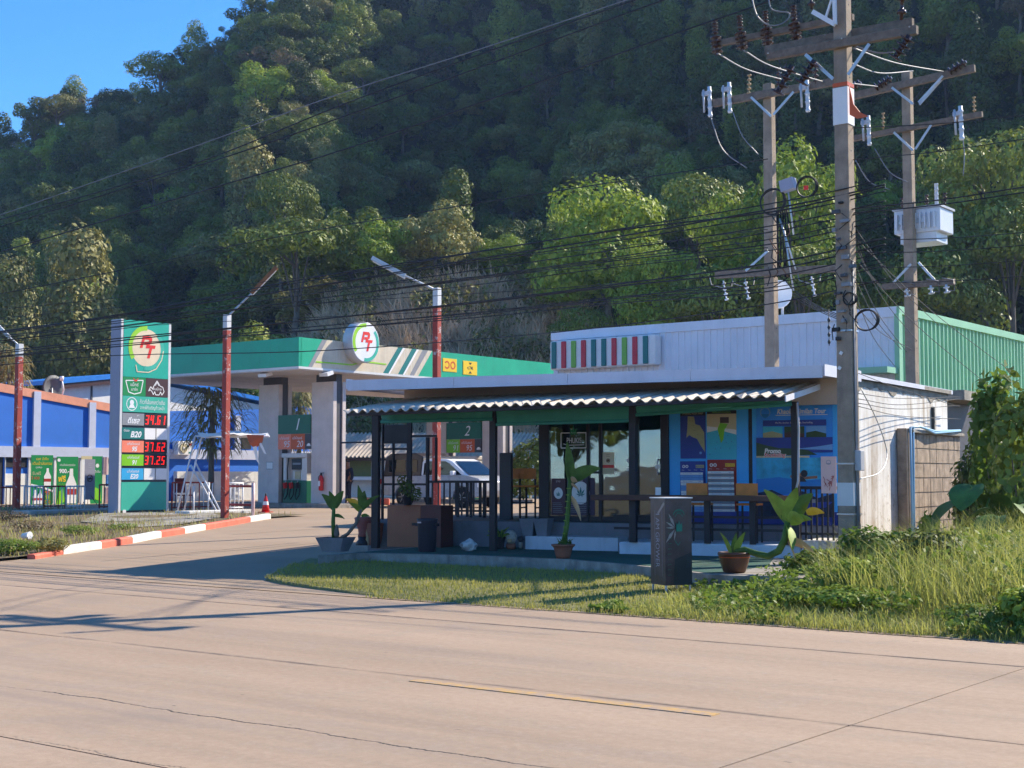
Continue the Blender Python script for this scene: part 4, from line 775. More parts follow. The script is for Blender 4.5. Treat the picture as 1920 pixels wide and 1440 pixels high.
def d4(bd):
    bd.disc(.5, .53, .3, 'brownp', None, 24, 0, 360, .23); bd.line([(.3, .45), (.72, .6)], .06, 'brownp'); bd.rect(.3, .5, .7, .54, 'dark')
    for y_ in (.9, .85, .8, .3, .25, .2): bd.text('ห้ามสูบบุหรี่', .5, y_, .03, 'lightgrey', .6)
t_ = hang('no_smoking_stand', 'grey no smoking banner on a small easel stand', 158, 861, 178, 937, ae, 'greypanel', d4, 'sign')
p = t_.base; 
for dy in (-.1, .15, .5): t_.p('leg', MB('dark').tube([(ae - .03, p.y + .2, p.z + .3), (ae + .15 * (dy > .4) - .1, p.y + dy + .08, .42)], .012, 5))
# clothes hung on a line
for i, (x, y0_, y1_, mt) in enumerate(((196, 857, 890, 'pink'), (203, 890, 912, 'lbluep'), (200, 914, 948, 'pink'))):
    bd = bd_a(RD, x - 5, y0_, x + 6, y1_, ab); S('hanging_cloth', ['pink shirt hung high between banner and totem', 'pale blue cloth hung between banner and totem', 'faded pink cloth hung low between banner and totem'][i], 'cloth', RD, bd.O, MB(mt).add([bd.O + UB * (bd.W * t) + UZ * (bd.H * h_) + UA * (.04 * math.sin(t * 9)) for h_ in (0, 1) for t in (0, .25, .5, .75, 1)], [(j, j + 1, j + 6, j + 5) for j in range(4)]))
M('rail_red', lin(150, 60, 50), .6, .2)
def railing(lab, x0, x1, yt, yb, d, mats, n_, name='railing', fr=RD, plane=None):
    q_ = RD.loc(WO.d(x0, yb, d)); a_ = q_.x; p0_ = RD.a(x0, yb, a_); p1_ = RD.a(x1, yb, a_); zt_ = RD.a(x0, yt, a_).z; zb_ = H(p0_.y)
    R = T(name, lab, 'railing', RD, (a_, p0_.y, zb_)); m0 = mats[0]
    R.p('top_rail', MB(m0).tube([(a_, p0_.y, zt_), (a_, p1_.y, zt_)], .028, 6)); R.p('bottom_rail', MB(m0).tube([(a_, p0_.y, zb_ + .12), (a_, p1_.y, zb_ + .12)], .022, 6))
    for i in range(n_ + 1):
        y_ = p0_.y + (p1_.y - p0_.y) * i / n_; R.p('bar', MB(mats[i % len(mats)]).tube([(a_, y_, zb_), (a_, y_, zt_)], .026 if i in (0, n_) else .018, 6))
    return R
railing('red steel railing in front of the white shutter', -12, 26, 914, 957, 51, ['rail_red'], 5); railing('white railing with uprights in front of the green banners', 45, 80, 912, 957, 50.5, ['white'], 6); railing('red and white railing in front of the big bottle banner', 82, 122, 912, 957, 50.2, ['rail_red', 'white'], 6); railing('white railing section beside the no smoking stand', 124, 158, 912, 957, 50, ['white'], 5); railing('dark red railing between no smoking stand and totem', 186, 212, 909, 957, 49, ['rail_red'], 3)
railing('dark red railing behind the tubular frame', 322, 398, 905, 960, 47.5, ['rail_red', 'white'], 9); railing('white barred railing beside the peeling lamp post', 424, 455, 906, 962, 46.5, ['white'], 4)
q_ = RD.loc(WO.d(474, 985, 40)); zt_ = RD.a(474, 905, q_.x).z; gz = H(q_.y)
R = T('barrier_rail', 'pinkish steel barrier rail from the peeling lamp post over the kerb end', 'barrier', RD, (q_.x, q_.y, gz)); R.p('post', MB('pink').tube([(q_.x, q_.y, gz - .05), (q_.x, q_.y, zt_)], .05, 10)); e_ = RD.loc(WO.d(424, 908, 41))
for hh in (zt_ - .1, zt_ - .62): R.p('rail', MB('rail_red').tube([(q_.x, q_.y, hh), (e_.x, e_.y, hh + .0)], .035, 8))
# white tubular frame with torn tarpaulin
fp = lambda px, py, d=47.2: RD.loc(WO.d(px, py, d)); g0 = RD.g(336, 963)
tf = T('tarpaulin_frame', 'white tubular frame with a torn white and orange tarpaulin', 'frame', RD, g0)
for a_, b_ in (((366, 818, 48), (332, 962, 46.8)), ((378, 820, 47.2), (345, 957, 46.4)), ((358, 872, 47.5), (408, 962, 46)), ((366, 866, 47.2), (412, 957, 45.8)), ((384, 906, 46.8), (392, 906, 46.6)), ((366, 818, 48), (500, 815, 47)), ((378, 820, 47.2), (505, 818, 46.4)), ((392, 905, 46.6), (390, 962, 46.2)), ((363, 912, 47), (363, 962, 46.6))):
    tf.p('pole', MB('white').tube([fp(*a_), fp(*b_)], .028, 6))
m = MB('paper'); P_ = []
for i in range(13):
    t = i / 12; x = 370 + 132 * t; sag = 2.5 * math.sin(t * 9); P_ += [fp(x, 810 + sag, 48.3), fp(x + 3, 817 + sag + 2 * math.sin(i * 2.), 46.5)]
m.add(P_, [(2 * i, 2 * i + 1, 2 * i + 3, 2 * i + 2) for i in range(12)], smooth=True); tf.p('tarpaulin', m)
m = MB('orangep'); m.add([fp(462, 815, 46.4), fp(495, 816, 46.3), fp(492, 830, 46.2), fp(478, 842, 46.3), fp(468, 832, 46.3)], [(0, 1, 2, 3, 4)]); m.add([fp(474, 838, 46.2), fp(481, 836, 46.2), fp(484, 860, 46.2), fp(487, 872, 46.2), fp(480, 862, 46.2)], [(0, 1, 2, 3, 4)], 'paper'); m.add([fp(486, 832, 46.2), fp(490, 830, 46.2), fp(500, 852, 46.2), (fp(495, 850, 46.2))], [(0, 1, 2, 3)], 'paper'); tf.p('torn_flap', m)
# red plastic chair behind
p = RD.g(345, 953); ch = T('plastic_chair', 'dark red plastic chair behind the totem slab', 'chair', RD, p)
M('maroon', lin(110, 30, 30), .4, .1); ch.p('seat', MB('maroon').cbox(p + V((0, 0, .45)), .45, .45, .04)); ch.p('backrest', MB('maroon').cbox(p + V((-.22, 0, .78)), .04, .45, .5))
for i in (-1, 1):
    for j in (-1, 1): ch.p('leg', MB('maroon').tube([p + V((i * .22, j * .22, 0)), p + V((i * .2, j * .2, .45))], .02, 6))
# ---- shaggy pandan-like trees beside the blue building
def shaggy(px, pyt, pyb, d, wpx, lab, seed, lean=0.):
    rg_ = random.Random(seed); b = RD.loc(WO.d(px, pyb, d)); b.z = .45; zt_ = WO.d(px, pyt, d).z; Rr = wpx / 2700 * d / 2; t_ = T('shaggy_tree', lab, 'tree', RD, b)
    t_.p('trunk', MB('bark').tube([b + V((0, 0, -.1)), b + V((lean * .4, 0, zt_ * .35)), b + V((lean, 0, zt_ * .75))], [.13, .11, .08], 8)); vs_l = []; m = MB('leaf_hang')
    for i in range(620):
        a_ = rg_.uniform(0, 6.283); h_ = rg_.uniform(.45, .97); r_ = Rr * rg_.uniform(.1, .8) * (1.15 - abs(h_ - .65)); p_ = b + V((lean + r_ * math.cos(a_), r_ * math.sin(a_), (zt_ - b.z) * h_))
        m.strap(p_, (math.cos(a_) * .8, math.sin(a_) * .8, rg_.uniform(-.2, .9)), rg_.uniform(.45, .85), .055, rg_.uniform(2., 3.6), 4, None, .1, .25)
    t_.p('crown', m)
shaggy(395, 722, 955, 54, 160, 'shaggy drooping-leaved tree between totem and lamp post', 1); shaggy(12, 640, 950, 60, 70, 'shaggy drooping-leaved tree behind the rusty lamp post', 2)
shaggy(560, 725, 955, 66, 60, 'shaggy tree seen between the canopy columns', 4)
# ---- low building behind the forecourt
dB = 74; M('old_roof', lin(180, 165, 150), .85, .15, 2., drip=.4); M('yellow_wall', lin(175, 165, 95), .7, .1); M('bamboo_green', lin(105, 110, 60), .6, .1)
x0, x1 = WO.d(600, 800, dB).x, WO.d(1012, 800, dB).x; zr, ze = WO.d(700, 812, dB + 2).z, WO.d(700, 857, dB - .6).z
lb = T('low_house', 'low whitewashed house with grey corrugated roof behind the forecourt', 'building', WO, ((x0 + x1) / 2, dB, .45))
lb.p('wall', MB('wall_white').box(x0 + .3, x1 - .3, dB, dB + .2, .4, ze)); lb.p('side_wall', MB('yellow_wall').box(x0 + .3, x0 + .5, dB + .2, dB + 4, .4, ze)); lb.p('side_wall', MB('yellow_wall').box(x1 - .5, x1 - .3, dB + .2, dB + 4, .4, ze))
ns = 9; W_ = (x1 - x0) / ns
for s_ in range(ns):
    m = MB('old_roof'); nC = 36; xs_ = [x0 + s_ * W_ + W_ * i / nC for i in range(nC + 1)]
    vs = [(x, dB - .6, ze + .05 * math.cos(i * 2 * math.pi / 6)) for i, x in enumerate(xs_)] + [(x + .9, dB + 2, zr + .05 * math.cos(i * 2 * math.pi / 6)) for i, x in enumerate(xs_)]
    m.add(vs, [(i, i + 1, nC + 2 + i, nC + 1 + i) for i in range(nC)]); lb.p('roof_sheet', m)
lb.p('eave', MB('brownp').box(x0, x1, dB - .55, dB - .45, ze - .18, ze - .06))
p, q_ = WO.d(648, 893, dB), WO.d(696, 859, dB); lb.p('blind', MB('bamboo_green').box(p.x, q_.x, dB - .06, dB - .01, p.z, q_.z)); p, q_ = WO.d(738, 875, dB), WO.d(805, 860, dB); lb.p('wall_strip', MB('yellow_wall').box(p.x, q_.x, dB - .05, dB - .01, p.z, q_.z))
p, q_ = WO.d(640, 900, dB - .5), WO.d(760, 894, dB - .5); lb.p('ledge', MB('white').box(p.x, q_.x, dB - .5, dB - .02, p.z, q_.z))
# painted kerb stones and goods in front of it
p = WO.g(705, 947); S('kerb_stone', 'orange painted kerb stone beside the low house', 'kerb', WO, p, MB('kerb_red').box(p.x - .6, p.x + .5, p.y, p.y + .25, p.z - .05, p.z + .25), bev=.03)
# shelf with bottles near column D
p = WO.d(972, 930, 62); p.z = .45; sh_ = T('bottle_rack', 'white rack of bottles beside the far canopy column', 'rack', WO, p); M('bottle_w', lin(225, 225, 215), .3, .1)
for sx_ in (-.55, .55): sh_.p('side', MB('white').box(p.x + sx_ - .03, p.x + sx_ + .03, p.y, p.y + .4, .45, 2.2))
for i in range(4):
    z_ = .75 + i * .42; sh_.p('shelf', MB('white').box(p.x - .52, p.x + .52, p.y, p.y + .4, z_, z_ + .03))
    for j in range(7): sh_.p('bottle', MB(['bottle_w', 'red', 'limep', 'bottle_w'][(i + j) % 4]).lathe((p.x - .44 + j * .147, p.y + .15, z_ + .03), [(.05, 0), (.05, .2), (.02, .27), (.02, .31)], 8))
# street shrub by the rack
rgS = np.random.default_rng(77); lo = [(0, 0, 1.5, 1.1, .9, 1.1), (.6, .2, 2.2, .8, .7, .7), (-.5, 0, 1.0, .8, .7, .8)]; pp, nn_, kk = crown_pts(rgS, lo, 3200); v_, q2, t2 = leaves(rgS, pp, nn_, .13 + .12 * rgS.random(len(pp)))
p = WO.d(1003, 930, 58); t_ = T('garden_shrub', 'leafy shrub between the bottle rack and the shop window', 'shrub', WO, (p.x, p.y, .45)); o = bpy.data.objects.new('foliage', npmesh('foliage', v_, q2, 'leaf_mid', np.clip(t2, 0, .89))); col.objects.link(o); o.parent = t_.o; t_.p('stem', MB('bark').tube([(p.x, p.y, .4), (p.x + .1, p.y, 1.6)], .04, 6))
# ---- pickup truck
M('car_silver', lin(160, 163, 170), .28, .05, spec=.6); M('car_white', lin(235, 235, 238), .25, .02, spec=.6); M('cap_dark', lin(40, 38, 44), .3, .05, spec=.5)
pr_ = RD.loc(WO.d(714, 948, 52)); ax, by, zg = pr_.x, pr_.y, .45
pk = T('pickup_truck', 'silver white pickup truck with dark canopy topper parked at the pumps', 'car', RD, (ax + 2.6, by, zg))
def side(poly, y0_, y1_, mat): return MB(mat).ext([(ax + x, y0_, zg + z) for x, z in poly], (0, y1_ - y0_, 0))
WD = 1.75
def arch(cx, r=.4, n_=8): return [(cx + r * math.cos(math.pi * (1 - i / n_)), .36 + r * math.sin(math.pi * (1 - i / n_))) for i in range(n_ + 1)]
bod = [(0, .5), (.05, .42), (.62, .38)] + arch(1.05) + [(1.5, .36), (3.15, .36)] + arch(3.75) + [(4.2, .36), (4.58, .4), (4.65, .6), (4.62, .9), (4.48, 1.02), (4.0, 1.12), (3.6, 1.14), (0, 1.08)]
pk.p('body', side(bod, by, by + WD, 'car_silver'), bev=.03)
cab = [(1.75, 1.1), (1.85, 1.62), (2.1, 1.7), (3.0, 1.7), (3.25, 1.62), (4.0, 1.1)]
cbp = pk.p('cab', side(cab, by + .08, by + WD - .08, 'car_white'), bev=.05)
pk.p('side_window', side([(1.95, 1.14), (2.0, 1.55), (2.15, 1.62), (2.95, 1.62), (3.15, 1.54), (3.7, 1.14)], by + .07, by + .078, 'carglass'), cbp); pk.p('side_window', side([(1.95, 1.14), (2.0, 1.55), (2.15, 1.62), (2.95, 1.62), (3.15, 1.54), (3.7, 1.14)], by + WD - .078, by + WD - .07, 'carglass'), cbp)
for xx in (2.62,): pk.p('pillar', MB('black').box(ax + xx, ax + xx + .06, by + .055, by + .068, zg + 1.12, zg + 1.63), cbp)
wsn = MB('carglass').add([(ax + 3.3, by + .2, zg + 1.61), (ax + 4.01, by + .14, zg + 1.13), (ax + 4.01, by + WD - .14, zg + 1.13), (ax + 3.3, by + WD - .2, zg + 1.61)], [(0, 1, 2, 3)]); 
wsn.v = [(x, y, z + .015) for x, y, z in wsn.v]; pk.p('windscreen', wsn, cbp)
tp = pk.p('topper', side([(.05, 1.08), (.18, 1.75), (.4, 1.9), (1.6, 1.92), (1.95, 1.78), (1.85, 1.08)], by + .05, by + WD - .05, 'cap_dark'), bev=.04)
for x0_, x1_ in ((.35, 1.15), (1.2, 1.7)): pk.p('topper_window', MB('carglass').box(ax + x0_, ax + x1_, by + .035, by + .047, zg + 1.25, zg + 1.68), tp)
pk.p('tail_light', MB('red').box(ax - .02, ax + .12, by - .012, by + .15, zg + .82, zg + 1.0)); pk.p('head_lamp', MB('paper').box(ax + 4.45, ax + 4.64, by - .01, by + .2, zg + .72, zg + .9)); pk.p('mirror', MB('car_white').cbox((ax + 3.45, by - .1, zg + 1.2), .14, .2, .16), bev=.03)
pk.p('bumper', MB('darkgrey').box(ax - .1, ax + .05, by + .1, by + WD - .1, zg + .42, zg + .62)); pk.p('door_handle', MB('steel').box(ax + 2.2, ax + 2.38, by - .02, by + .0, zg + .95, zg + .99))
for cx in (1.05, 3.75):
    for y_, s_ in ((by + .02, -1), (by + WD - .24, 1)):
        wh = pk.p('wheel', MB('rubber').lathe((ax + cx, y_, zg + .36), [(.24, 0), (.35, .02), (.36, .06), (.36, .16), (.35, .2), (.24, .22)], 22, axis='y')); m = MB('steel').lathe((ax + cx, y_ + (.0 if s_ < 0 else .21), zg + .36), [(.235, .0), (.22, .012)], 20, axis='y', closed=False); yy = y_ - .004 if s_ < 0 else y_ + .224
        for i in range(6):
            an = i * math.pi / 3; m.beam((ax + cx, yy, zg + .36), (ax + cx + .22 * math.cos(an), yy, zg + .36 + .22 * math.sin(an)), .012, .06, up=V((0, 1, 0)))
        pk.p('rim', m, wh)
# ---- person by the pump column
hp = RD.loc(WO.d(651, 950, 54)); hp.z = .45; M('navy_cloth', lin(35, 38, 62), .8, .2, 12.); M('grey_cloth', lin(150, 148, 150), .8, .15, 10.); M('hair', (.01, .008, .008), .6, .1)
pe = T('person', 'person in dark navy uniform standing beside the canopy column', 'person', RD, hp)
def skin(name, vs, es, rad, mat, parent=None, sub=1):
    me = bpy.data.meshes.new(name); me.from_pydata([V(v_) + hp - pe.base for v_ in vs], es, []); o = bpy.data.objects.new(name, me); col.objects.link(o); o.parent = parent or pe.o; me.materials.append(MATS[mat])
    m_ = o.modifiers.new('skin', 'SKIN'); me.skin_vertices[0].data[0].use_root = True
    for i, r_ in enumerate(rad): me.skin_vertices[0].data[i].radius = r_ if isinstance(r_, tuple) else (r_, r_)
    s_ = o.modifiers.new('sub', 'SUBSURF'); s_.levels = sub; s_.render_levels = sub; o.modifiers['skin'].use_smooth_shade = True; return o
bvs = [(0, 0, .93), (0, 0, 1.15), (0, 0, 1.36), (0, 0, 1.47), (0, .01, 1.56), (.0, .0, 1.66), (-.17, 0, 1.36), (-.22, .03, 1.1), (-.2, -.06, .88), (.17, 0, 1.36), (.22, .03, 1.1), (.21, -.05, .88), (-.09, 0, .88), (-.1, -.01, .5), (-.1, .02, .08), (-.1, -.14, .04), (.09, 0, .88), (.1, -.01, .5), (.1, .02, .08), (.1, -.14, .04)]
bes = [(0, 1), (1, 2), (2, 3), (3, 4), (4, 5), (2, 6), (6, 7), (7, 8), (2, 9), (9, 10), (10, 11), (0, 12), (12, 13), (13, 14), (14, 15), (0, 16), (16, 17), (17, 18), (18, 19)]
bo = skin('body', bvs, bes, [.13, .12, .12, .055, .09, .085, .06, .042, .035, .06, .042, .035, .085, .06, .042, .03, .085, .06, .042, .03], 'skin')
skin('jacket', [(0, 0, .86), (0, 0, 1.12), (0, 0, 1.37), (-.18, 0, 1.37), (-.23, .03, 1.1), (-.21, -.05, .93), (.18, 0, 1.37), (.23, .03, 1.1), (.22, -.04, .93)], [(0, 1), (1, 2), (2, 3), (3, 4), (4, 5), (2, 6), (6, 7), (7, 8)], [.16, .145, .14, .08, .062, .055, .08, .062, .055], 'navy_cloth')
skin('trousers', [(0, 0, .92), (-.09, 0, .84), (-.1, -.01, .5), (-.1, .02, .1), (.09, 0, .84), (.1, -.01, .5), (.1, .02, .1)], [(0, 1), (1, 2), (2, 3), (0, 4), (4, 5), (5, 6)], [.14, .1, .08, .065, .1, .08, .065], 'navy_cloth')
skin('hair', [(0, .03, 1.6), (0, .02, 1.7)], [(0, 1)], [.095, .1], 'hair')
# ================================================================ roadside shop
M('shop_dark', lin(38, 35, 40), .5, .15); M('fascia_grey', lin(212, 212, 220), .45, .06, metal=.0, drip=.15); M('bulkhead', lin(185, 170, 158), .7, .1, 1.5, drip=.2); M('soffit_dark', lin(95, 85, 80), .7, .1)
M('shop_blue', lin(62, 178, 255), .45, .08, 1.2, spec=.4); M('step_white', lin(205, 208, 215), .75, .12, 2., drip=.4, dirt=(.2, .2, .2)); M('step_grey', lin(125, 125, 130), .85, .25, 1.5, drip=.4); M('blind_green', lin(58, 140, 122), .7, .15, 2.)
M('tile_cement', lin(200, 188, 172), .8, .2, 3., drip=.5, bump=.1); M('stool_orange', lin(225, 135, 60), .5, .15, 6.); M('room', lin(70, 72, 70), .8, .1)
k = N('stained_white'); v = k.co(); s1 = k.noise(k.co((5, 5, .35)), 1., 6, .65); s2 = k.noise(v, .9, 5, .6); s3 = k.noise(v, 7, 5, .7)
sep = k.n('ShaderNodeSeparateXYZ', {0: v}).outputs[2]; low = k.ramp(sep, 1.2, -.2)
c = k.mix(k.math('MULTIPLY', k.ramp(s1, .42, .62), k.ramp(s2, .32, .54)), (.78, .76, .73), (.42, .34, .26)); c = k.mix(k.math('MULTIPLY', k.ramp(s3, .55, .7), k.math('ADD', .15, low)), c, (.3, .23, .16))
k.out(k.bsdf(c, .85, 0, s3, .2, .02))
FL = .76; WB = 24.0; BF = 22.25; BA = 21.25; CZ = .3
sx = lambda px, b, py=900: SH.b(px, py, b).x
A0, A1 = sx(1022, WB), sx(1602, WB); K1 = V((A1, WB, 0)); GA = Fr((.846, -.533)); ev = SH.loc(GA.wor((0, 1, 0))); K2 = K1 + V((ev.x, ev.y, 0)) * 5.6; BK = 28.6
shop = T('roadside_shop', 'low roadside shop with grey roof fascia, blue front and white side wall', 'building', SH, ((A0 + A1) / 2, WB, FL))
ZR = 3.29; f0, f1 = sx(650, BF), sx(1545, BF)
rf = shop.p('roof', MB('fascia_grey').ext([(f0, BF + .03, ZR - .1), (f1, BF + .03, ZR - .1), (A1 + .1, WB, ZR - .1), (K2.x + .1, K2.y + .1, ZR - .1), (f0 + .2, K2.y, ZR - .1)], (0, 0, .08)))
nf = 4
for i in range(nf):
    u0, u1 = f0 + (f1 - f0) * i / nf, f0 + (f1 - f0) * (i + 1) / nf; shop.p('fascia', MB('fascia_grey').box(u0 + .003, u1 - .003, BF, BF + .028, ZR - .19, ZR), rf)
shop.p('roof_edge', MB('fascia_grey').ext([(f1, BF + .03, ZR - .16), (A1 + .11, WB, ZR - .16), (A1 + .11, WB, ZR + .02), (f1, BF + .03, ZR + .02)], (.03, -.01, 0)), rf)
shop.p('roof_edge', MB('fascia_grey').box(f0 - .03, f0, BF, K2.y, ZR - .16, ZR + .02), rf)
u0 = sx(770, 23.7); shop.p('bulkhead', MB('bulkhead').box(u0, A1 - .02, 23.62, 23.74, 2.75, ZR - .11)); shop.p('bulkhead_return', MB('bulkhead').box(u0 - .1, u0 - .002, 23.62, K2.y - .2, 2.75, ZR - .11))
shop.p('ceiling', MB('soffit_dark').box(f0 + .3, A1 - .2, 23.76, BK, 2.92, 2.96))
# side (gable) wall and its ragged mortar top
gw = shop.p('side_wall', MB('stained_white').ext([(K1.x, K1.y, .0), (K2.x, K2.y, .0), (K2.x, K2.y, ZR - .11), (K1.x, K1.y, ZR - .11)], V((-ev.y, ev.x, 0)) * .16))
m = MB('old_concrete'); rg = random.Random(8); nn = 70; d_ = (K2 - K1) / nn; off = V((ev.y, -ev.x, 0)) * .015
for i in range(nn):
    p = K1 + d_ * i + off; q = p + d_; h0 = .12 + .12 * vnoise(i * .17, 5.) + .03 * vnoise(i * .6, 1.); h1 = .12 + .12 * vnoise((i + 1) * .17, 5.) + .03 * vnoise((i + 1) * .6, 1.); m.ext([p + V((0, 0, ZR - .11 - h0)), q + V((0, 0, ZR - .11 - h1)), q + V((0, 0, ZR - .1)), p + V((0, 0, ZR - .1))], -off * .9)
shop.p('mortar_edge', m, gw); shop.p('roof_lip', MB('old_concrete').ext([K1 + off * 6 + V((0, 0, ZR - .1)), K2 + off * 6 + V((0, 0, ZR - .1)), K2 + V((0, 0, ZR - .1)), K1 + V((0, 0, ZR - .1))], (0, 0, .07)), rf)
# room behind the glass
shop.p('back_wall', MB('room').box(A0, K2.x - .1, BK - .15, BK, .3, 2.9)); shop.p('left_wall', MB('room').box(A0 - .1, A0, WB + .1, BK, .3, 2.92)); shop.p('inner_wall', MB('room').box(sx(1256, WB), sx(1256, WB) + .12, WB + .1, BK - .15, FL, 2.9))
shop.p('floor_slab', MB('step_grey').box(sx(690, 23.6), A1 - .02, 23.6, BK, .1, FL)); shop.p('floor_finish', MB('darkgrey').box(sx(690, 23.6) + .05, A1 - .04, 23.63, BK - .16, FL - .02, FL + .005))
shop.p('lower_step', MB('step_white').box(sx(985, 23.1), sx(1158, 23.1), 23.1, 23.59, .2, .53)); shop.p('lower_step', MB('step_white').box(sx(1160, 22.4), sx(1500, 22.4), 22.4, 23.59, .15, .5), bev=.02)
shop.p('corner_step', MB('stained_white').box(sx(1502, 22.3), A1 + .15, 22.3, 23.59, .05, .58), bev=.02)
# glazed front
def gx(px): return sx(px, WB)
zg0, zg1 = FL + .02, 2.8
for p0_, p1_, nm in ((1012, 1030, 'window_post'), (1101, 1105, 'mullion'), (1124, 1129, 'mullion'), (1183, 1196, 'door_jamb'), (1240, 1255, 'door_jamb')): shop.p(nm, MB('shop_dark').box(gx(p0_), gx(p1_), WB - .04, WB + .08, FL, zg1))
shop.p('window_sill', MB('shop_dark').box(gx(1030), gx(1183), WB - .02, WB + .06, FL, FL + .1)); shop.p('door_rail', MB('shop_dark').box(gx(1196), gx(1240), WB - .02, WB + .06, FL, FL + .12)); shop.p('window_head', MB('shop_dark').box(gx(1012), gx(1255), WB - .03, WB + .07, zg1, 2.95)); shop.p('window_transom', MB('shop_dark').box(gx(1105), gx(1124), WB - .01, WB + .03, 1.62, 1.66))
for p0_, p1_ in ((1030, 1101), (1105, 1124), (1129, 1183)): shop.p('window_pane', MB('glass').box(gx(p0_), gx(p1_), WB + .01, WB + .02, FL + .1, zg1))
dr = shop.p('door', MB('glass').box(gx(1196), gx(1240), WB + .03, WB + .04, FL + .12, zg1)); p = SH.b(1233, 875, WB - .05); shop.p('door_handle', MB('paper').tube([(p.x, p.y + .05, p.z + .13), (p.x, p.y, p.z + .08), (p.x, p.y, p.z - .08), (p.x, p.y + .05, p.z - .13)], .014, 6), dr); shop.p('door_lock', MB('paper').cbox((p.x, p.y + .02, p.z), .09, .03, .07), dr)
# blue cladding
pan = [(1255, 1290), (1290, 1330), (1330, 1370), (1370, 1404), (1411, 1450), (1450, 1500), (1500, 1550), (1550, 1600)]
for p0_, p1_ in pan: shop.p('wall_panel', MB('shop_blue').box(gx(p0_) + .002, min(gx(p1_) - .002, A1 - .18), WB, WB + .06, FL, 2.98))
shop.p('panel_gap', MB('shop_dark').box(gx(1404), gx(1411), WB + .02, WB + .05, FL, 2.98)); shop.p('skirting', MB('navyp').box(gx(1255), A1 - .18, WB - .015, WB - .001, FL, FL + .22))
# awning of corrugated cement sheets
fL, fR = sx(641, BA), sx(1474, BA); aj = [rnd.uniform(-.05, .05) for _ in range(10)]; zj = [rnd.uniform(-.012, .012) for _ in range(10)]; nS = 10; zfl, zfr, zbl, zbr = 2.68, 2.79, 3.0, 3.1
aw_ = shop.p('awning', MB('shop_dark').beam((fL + .05, BA + .1, zfl - .05), (fR - .05, BA + .1, zfr - .05), .05, .05)); 
for s_ in range(nS):
    nC = 28; m = MB('tile_cement'); vs = []
    for j in range(2):
        for lay in (0, -.012):
            for i in range(nC + 1):
                t = (s_ + i / nC) / nS + (.002 if i == nC else 0); x = fL + (fR - fL) * t; y = BA + aj[s_] if j == 0 else 23.6
                z = (zfl + (zfr - zfl) * t if j == 0 else zbl + (zbr - zbl) * t) + .028 * math.cos(i / nC * 4 * 2 * math.pi) + lay + .004 * (s_ % 2) + zj[s_] * (1 - j); vs.append((x, y, z))
    n1 = nC + 1; fs = [(i, i + 1, 2 * n1 + i + 1, 2 * n1 + i) for i in range(nC)] + [(n1 + i + 1, n1 + i, 3 * n1 + i, 3 * n1 + i + 1) for i in range(nC)] + [(i + 1, i, n1 + i, n1 + i + 1) for i in range(nC)]
    m.add(vs, fs, smooth=False); shop.p('roof_sheet', m, aw_)
for bb in (BA + .55, BA + 1.25, BA + 1.9): t = (bb - BA) / 2.2; shop.p('purlin', MB('shop_dark').beam((fL + .1, bb, zfl + (zbl - zfl) * t - .09), (fR - .1, bb, zfr + (zbr - zfr) * t - .09), .06, .09), aw_)
shop.p('barge_board', MB('fascia_grey').beam((fR + .01, BA - .02, zfr - .06), (fR + .01, 23.6, zbr - .06), .02, .09), aw_)
# posts
PB = 22.35
for px, zb_, w_ in ((705, CZ, .13), (925, CZ, .11), (1187, .5, .11), (1492, .5, .11)): x = sx(px, PB); shop.p('post', MB('shop_dark').box(x - w_ / 2, x + w_ / 2, PB - .05, PB + .05, zb_, 2.74))
x = sx(1499, PB - .08); shop.p('downpipe', MB('lightgrey').tube([(x - .02, PB - .09, 2.72), (x, PB - .09, 2.3), (x - .02, PB - .09, 1.5), (x - .12, PB - .1, 1.1)], .018, 6))
for px, p0_, p1_, w_ in ((718, 795, 975, .03), (738, 830, 975, .025), (768, 790, 990, .09), (802, 820, 990, .05), (818, 820, 905, .03)): q0_, q1_ = SH.b(px, p0_, 23.7), SH.b(px, p1_, 23.7); shop.p('terrace_upright', MB('shop_dark').box(q0_.x - w_ / 2, q0_.x + w_ / 2, 23.67, 23.73, max(q1_.z, FL), q0_.z))
for x0_, x1_, py in ((716, 770, 830), (765, 818, 818), (716, 800, 908), (716, 768, 842)): q0_, q1_ = SH.b(x0_, py, 23.72), SH.b(x1_, py, 23.72); shop.p('terrace_rail', MB('shop_dark').box(q0_.x, q1_.x, 23.7, 23.75, q0_.z - .02, q0_.z + .02))
q0_, q1_ = SH.b(640, 830, PB), SH.b(706, 829, PB); shop.p('stay_rod', MB('shop_dark').tube([q0_, q1_], .015, 6)); q0_, q1_ = SH.b(648, 772, BA + .1), SH.b(648, 935, BA + .1)
# rolled green blinds
def blind(lab, x0_, x1_, ya, yb, yc, yd):
    m = MB('blind_green'); n_ = 24; vs = []
    for i in range(n_ + 1):
        t = i / n_; px = x0_ + (x1_ - x0_) * t
        for j in range(4):
            s_ = j / 3; py = (ya + (yb - ya) * t) * (1 - s_) + (yc + (yd - yc) * t) * s_; q_ = SH.b(px, py, PB - .1); vs.append((q_.x, PB - .1 + .025 * math.sin(i * 1.9 + s_ * 2) + .02 * s_, q_.z + .008 * math.sin(i * 1.1) * s_))
    m.add(vs, [(i * 4 + j, i * 4 + j + 1, i * 4 + j + 5, i * 4 + j + 4) for i in range(n_) for j in range(3)], smooth=True); q_ = SH.b((x0_ + x1_) / 2, yc, PB - .1)
    t_ = T('roller_blind', lab, 'blind', SH, q_); s_ = t_.p('sheet', m); e0, e1 = SH.b(x0_, yc, PB - .1), SH.b(x1_, yd, PB - .1); t_.p('roll', MB('blind_green').tube([(e0.x, PB - .09, e0.z), (e1.x, PB - .09, e1.z)], .03, 8))
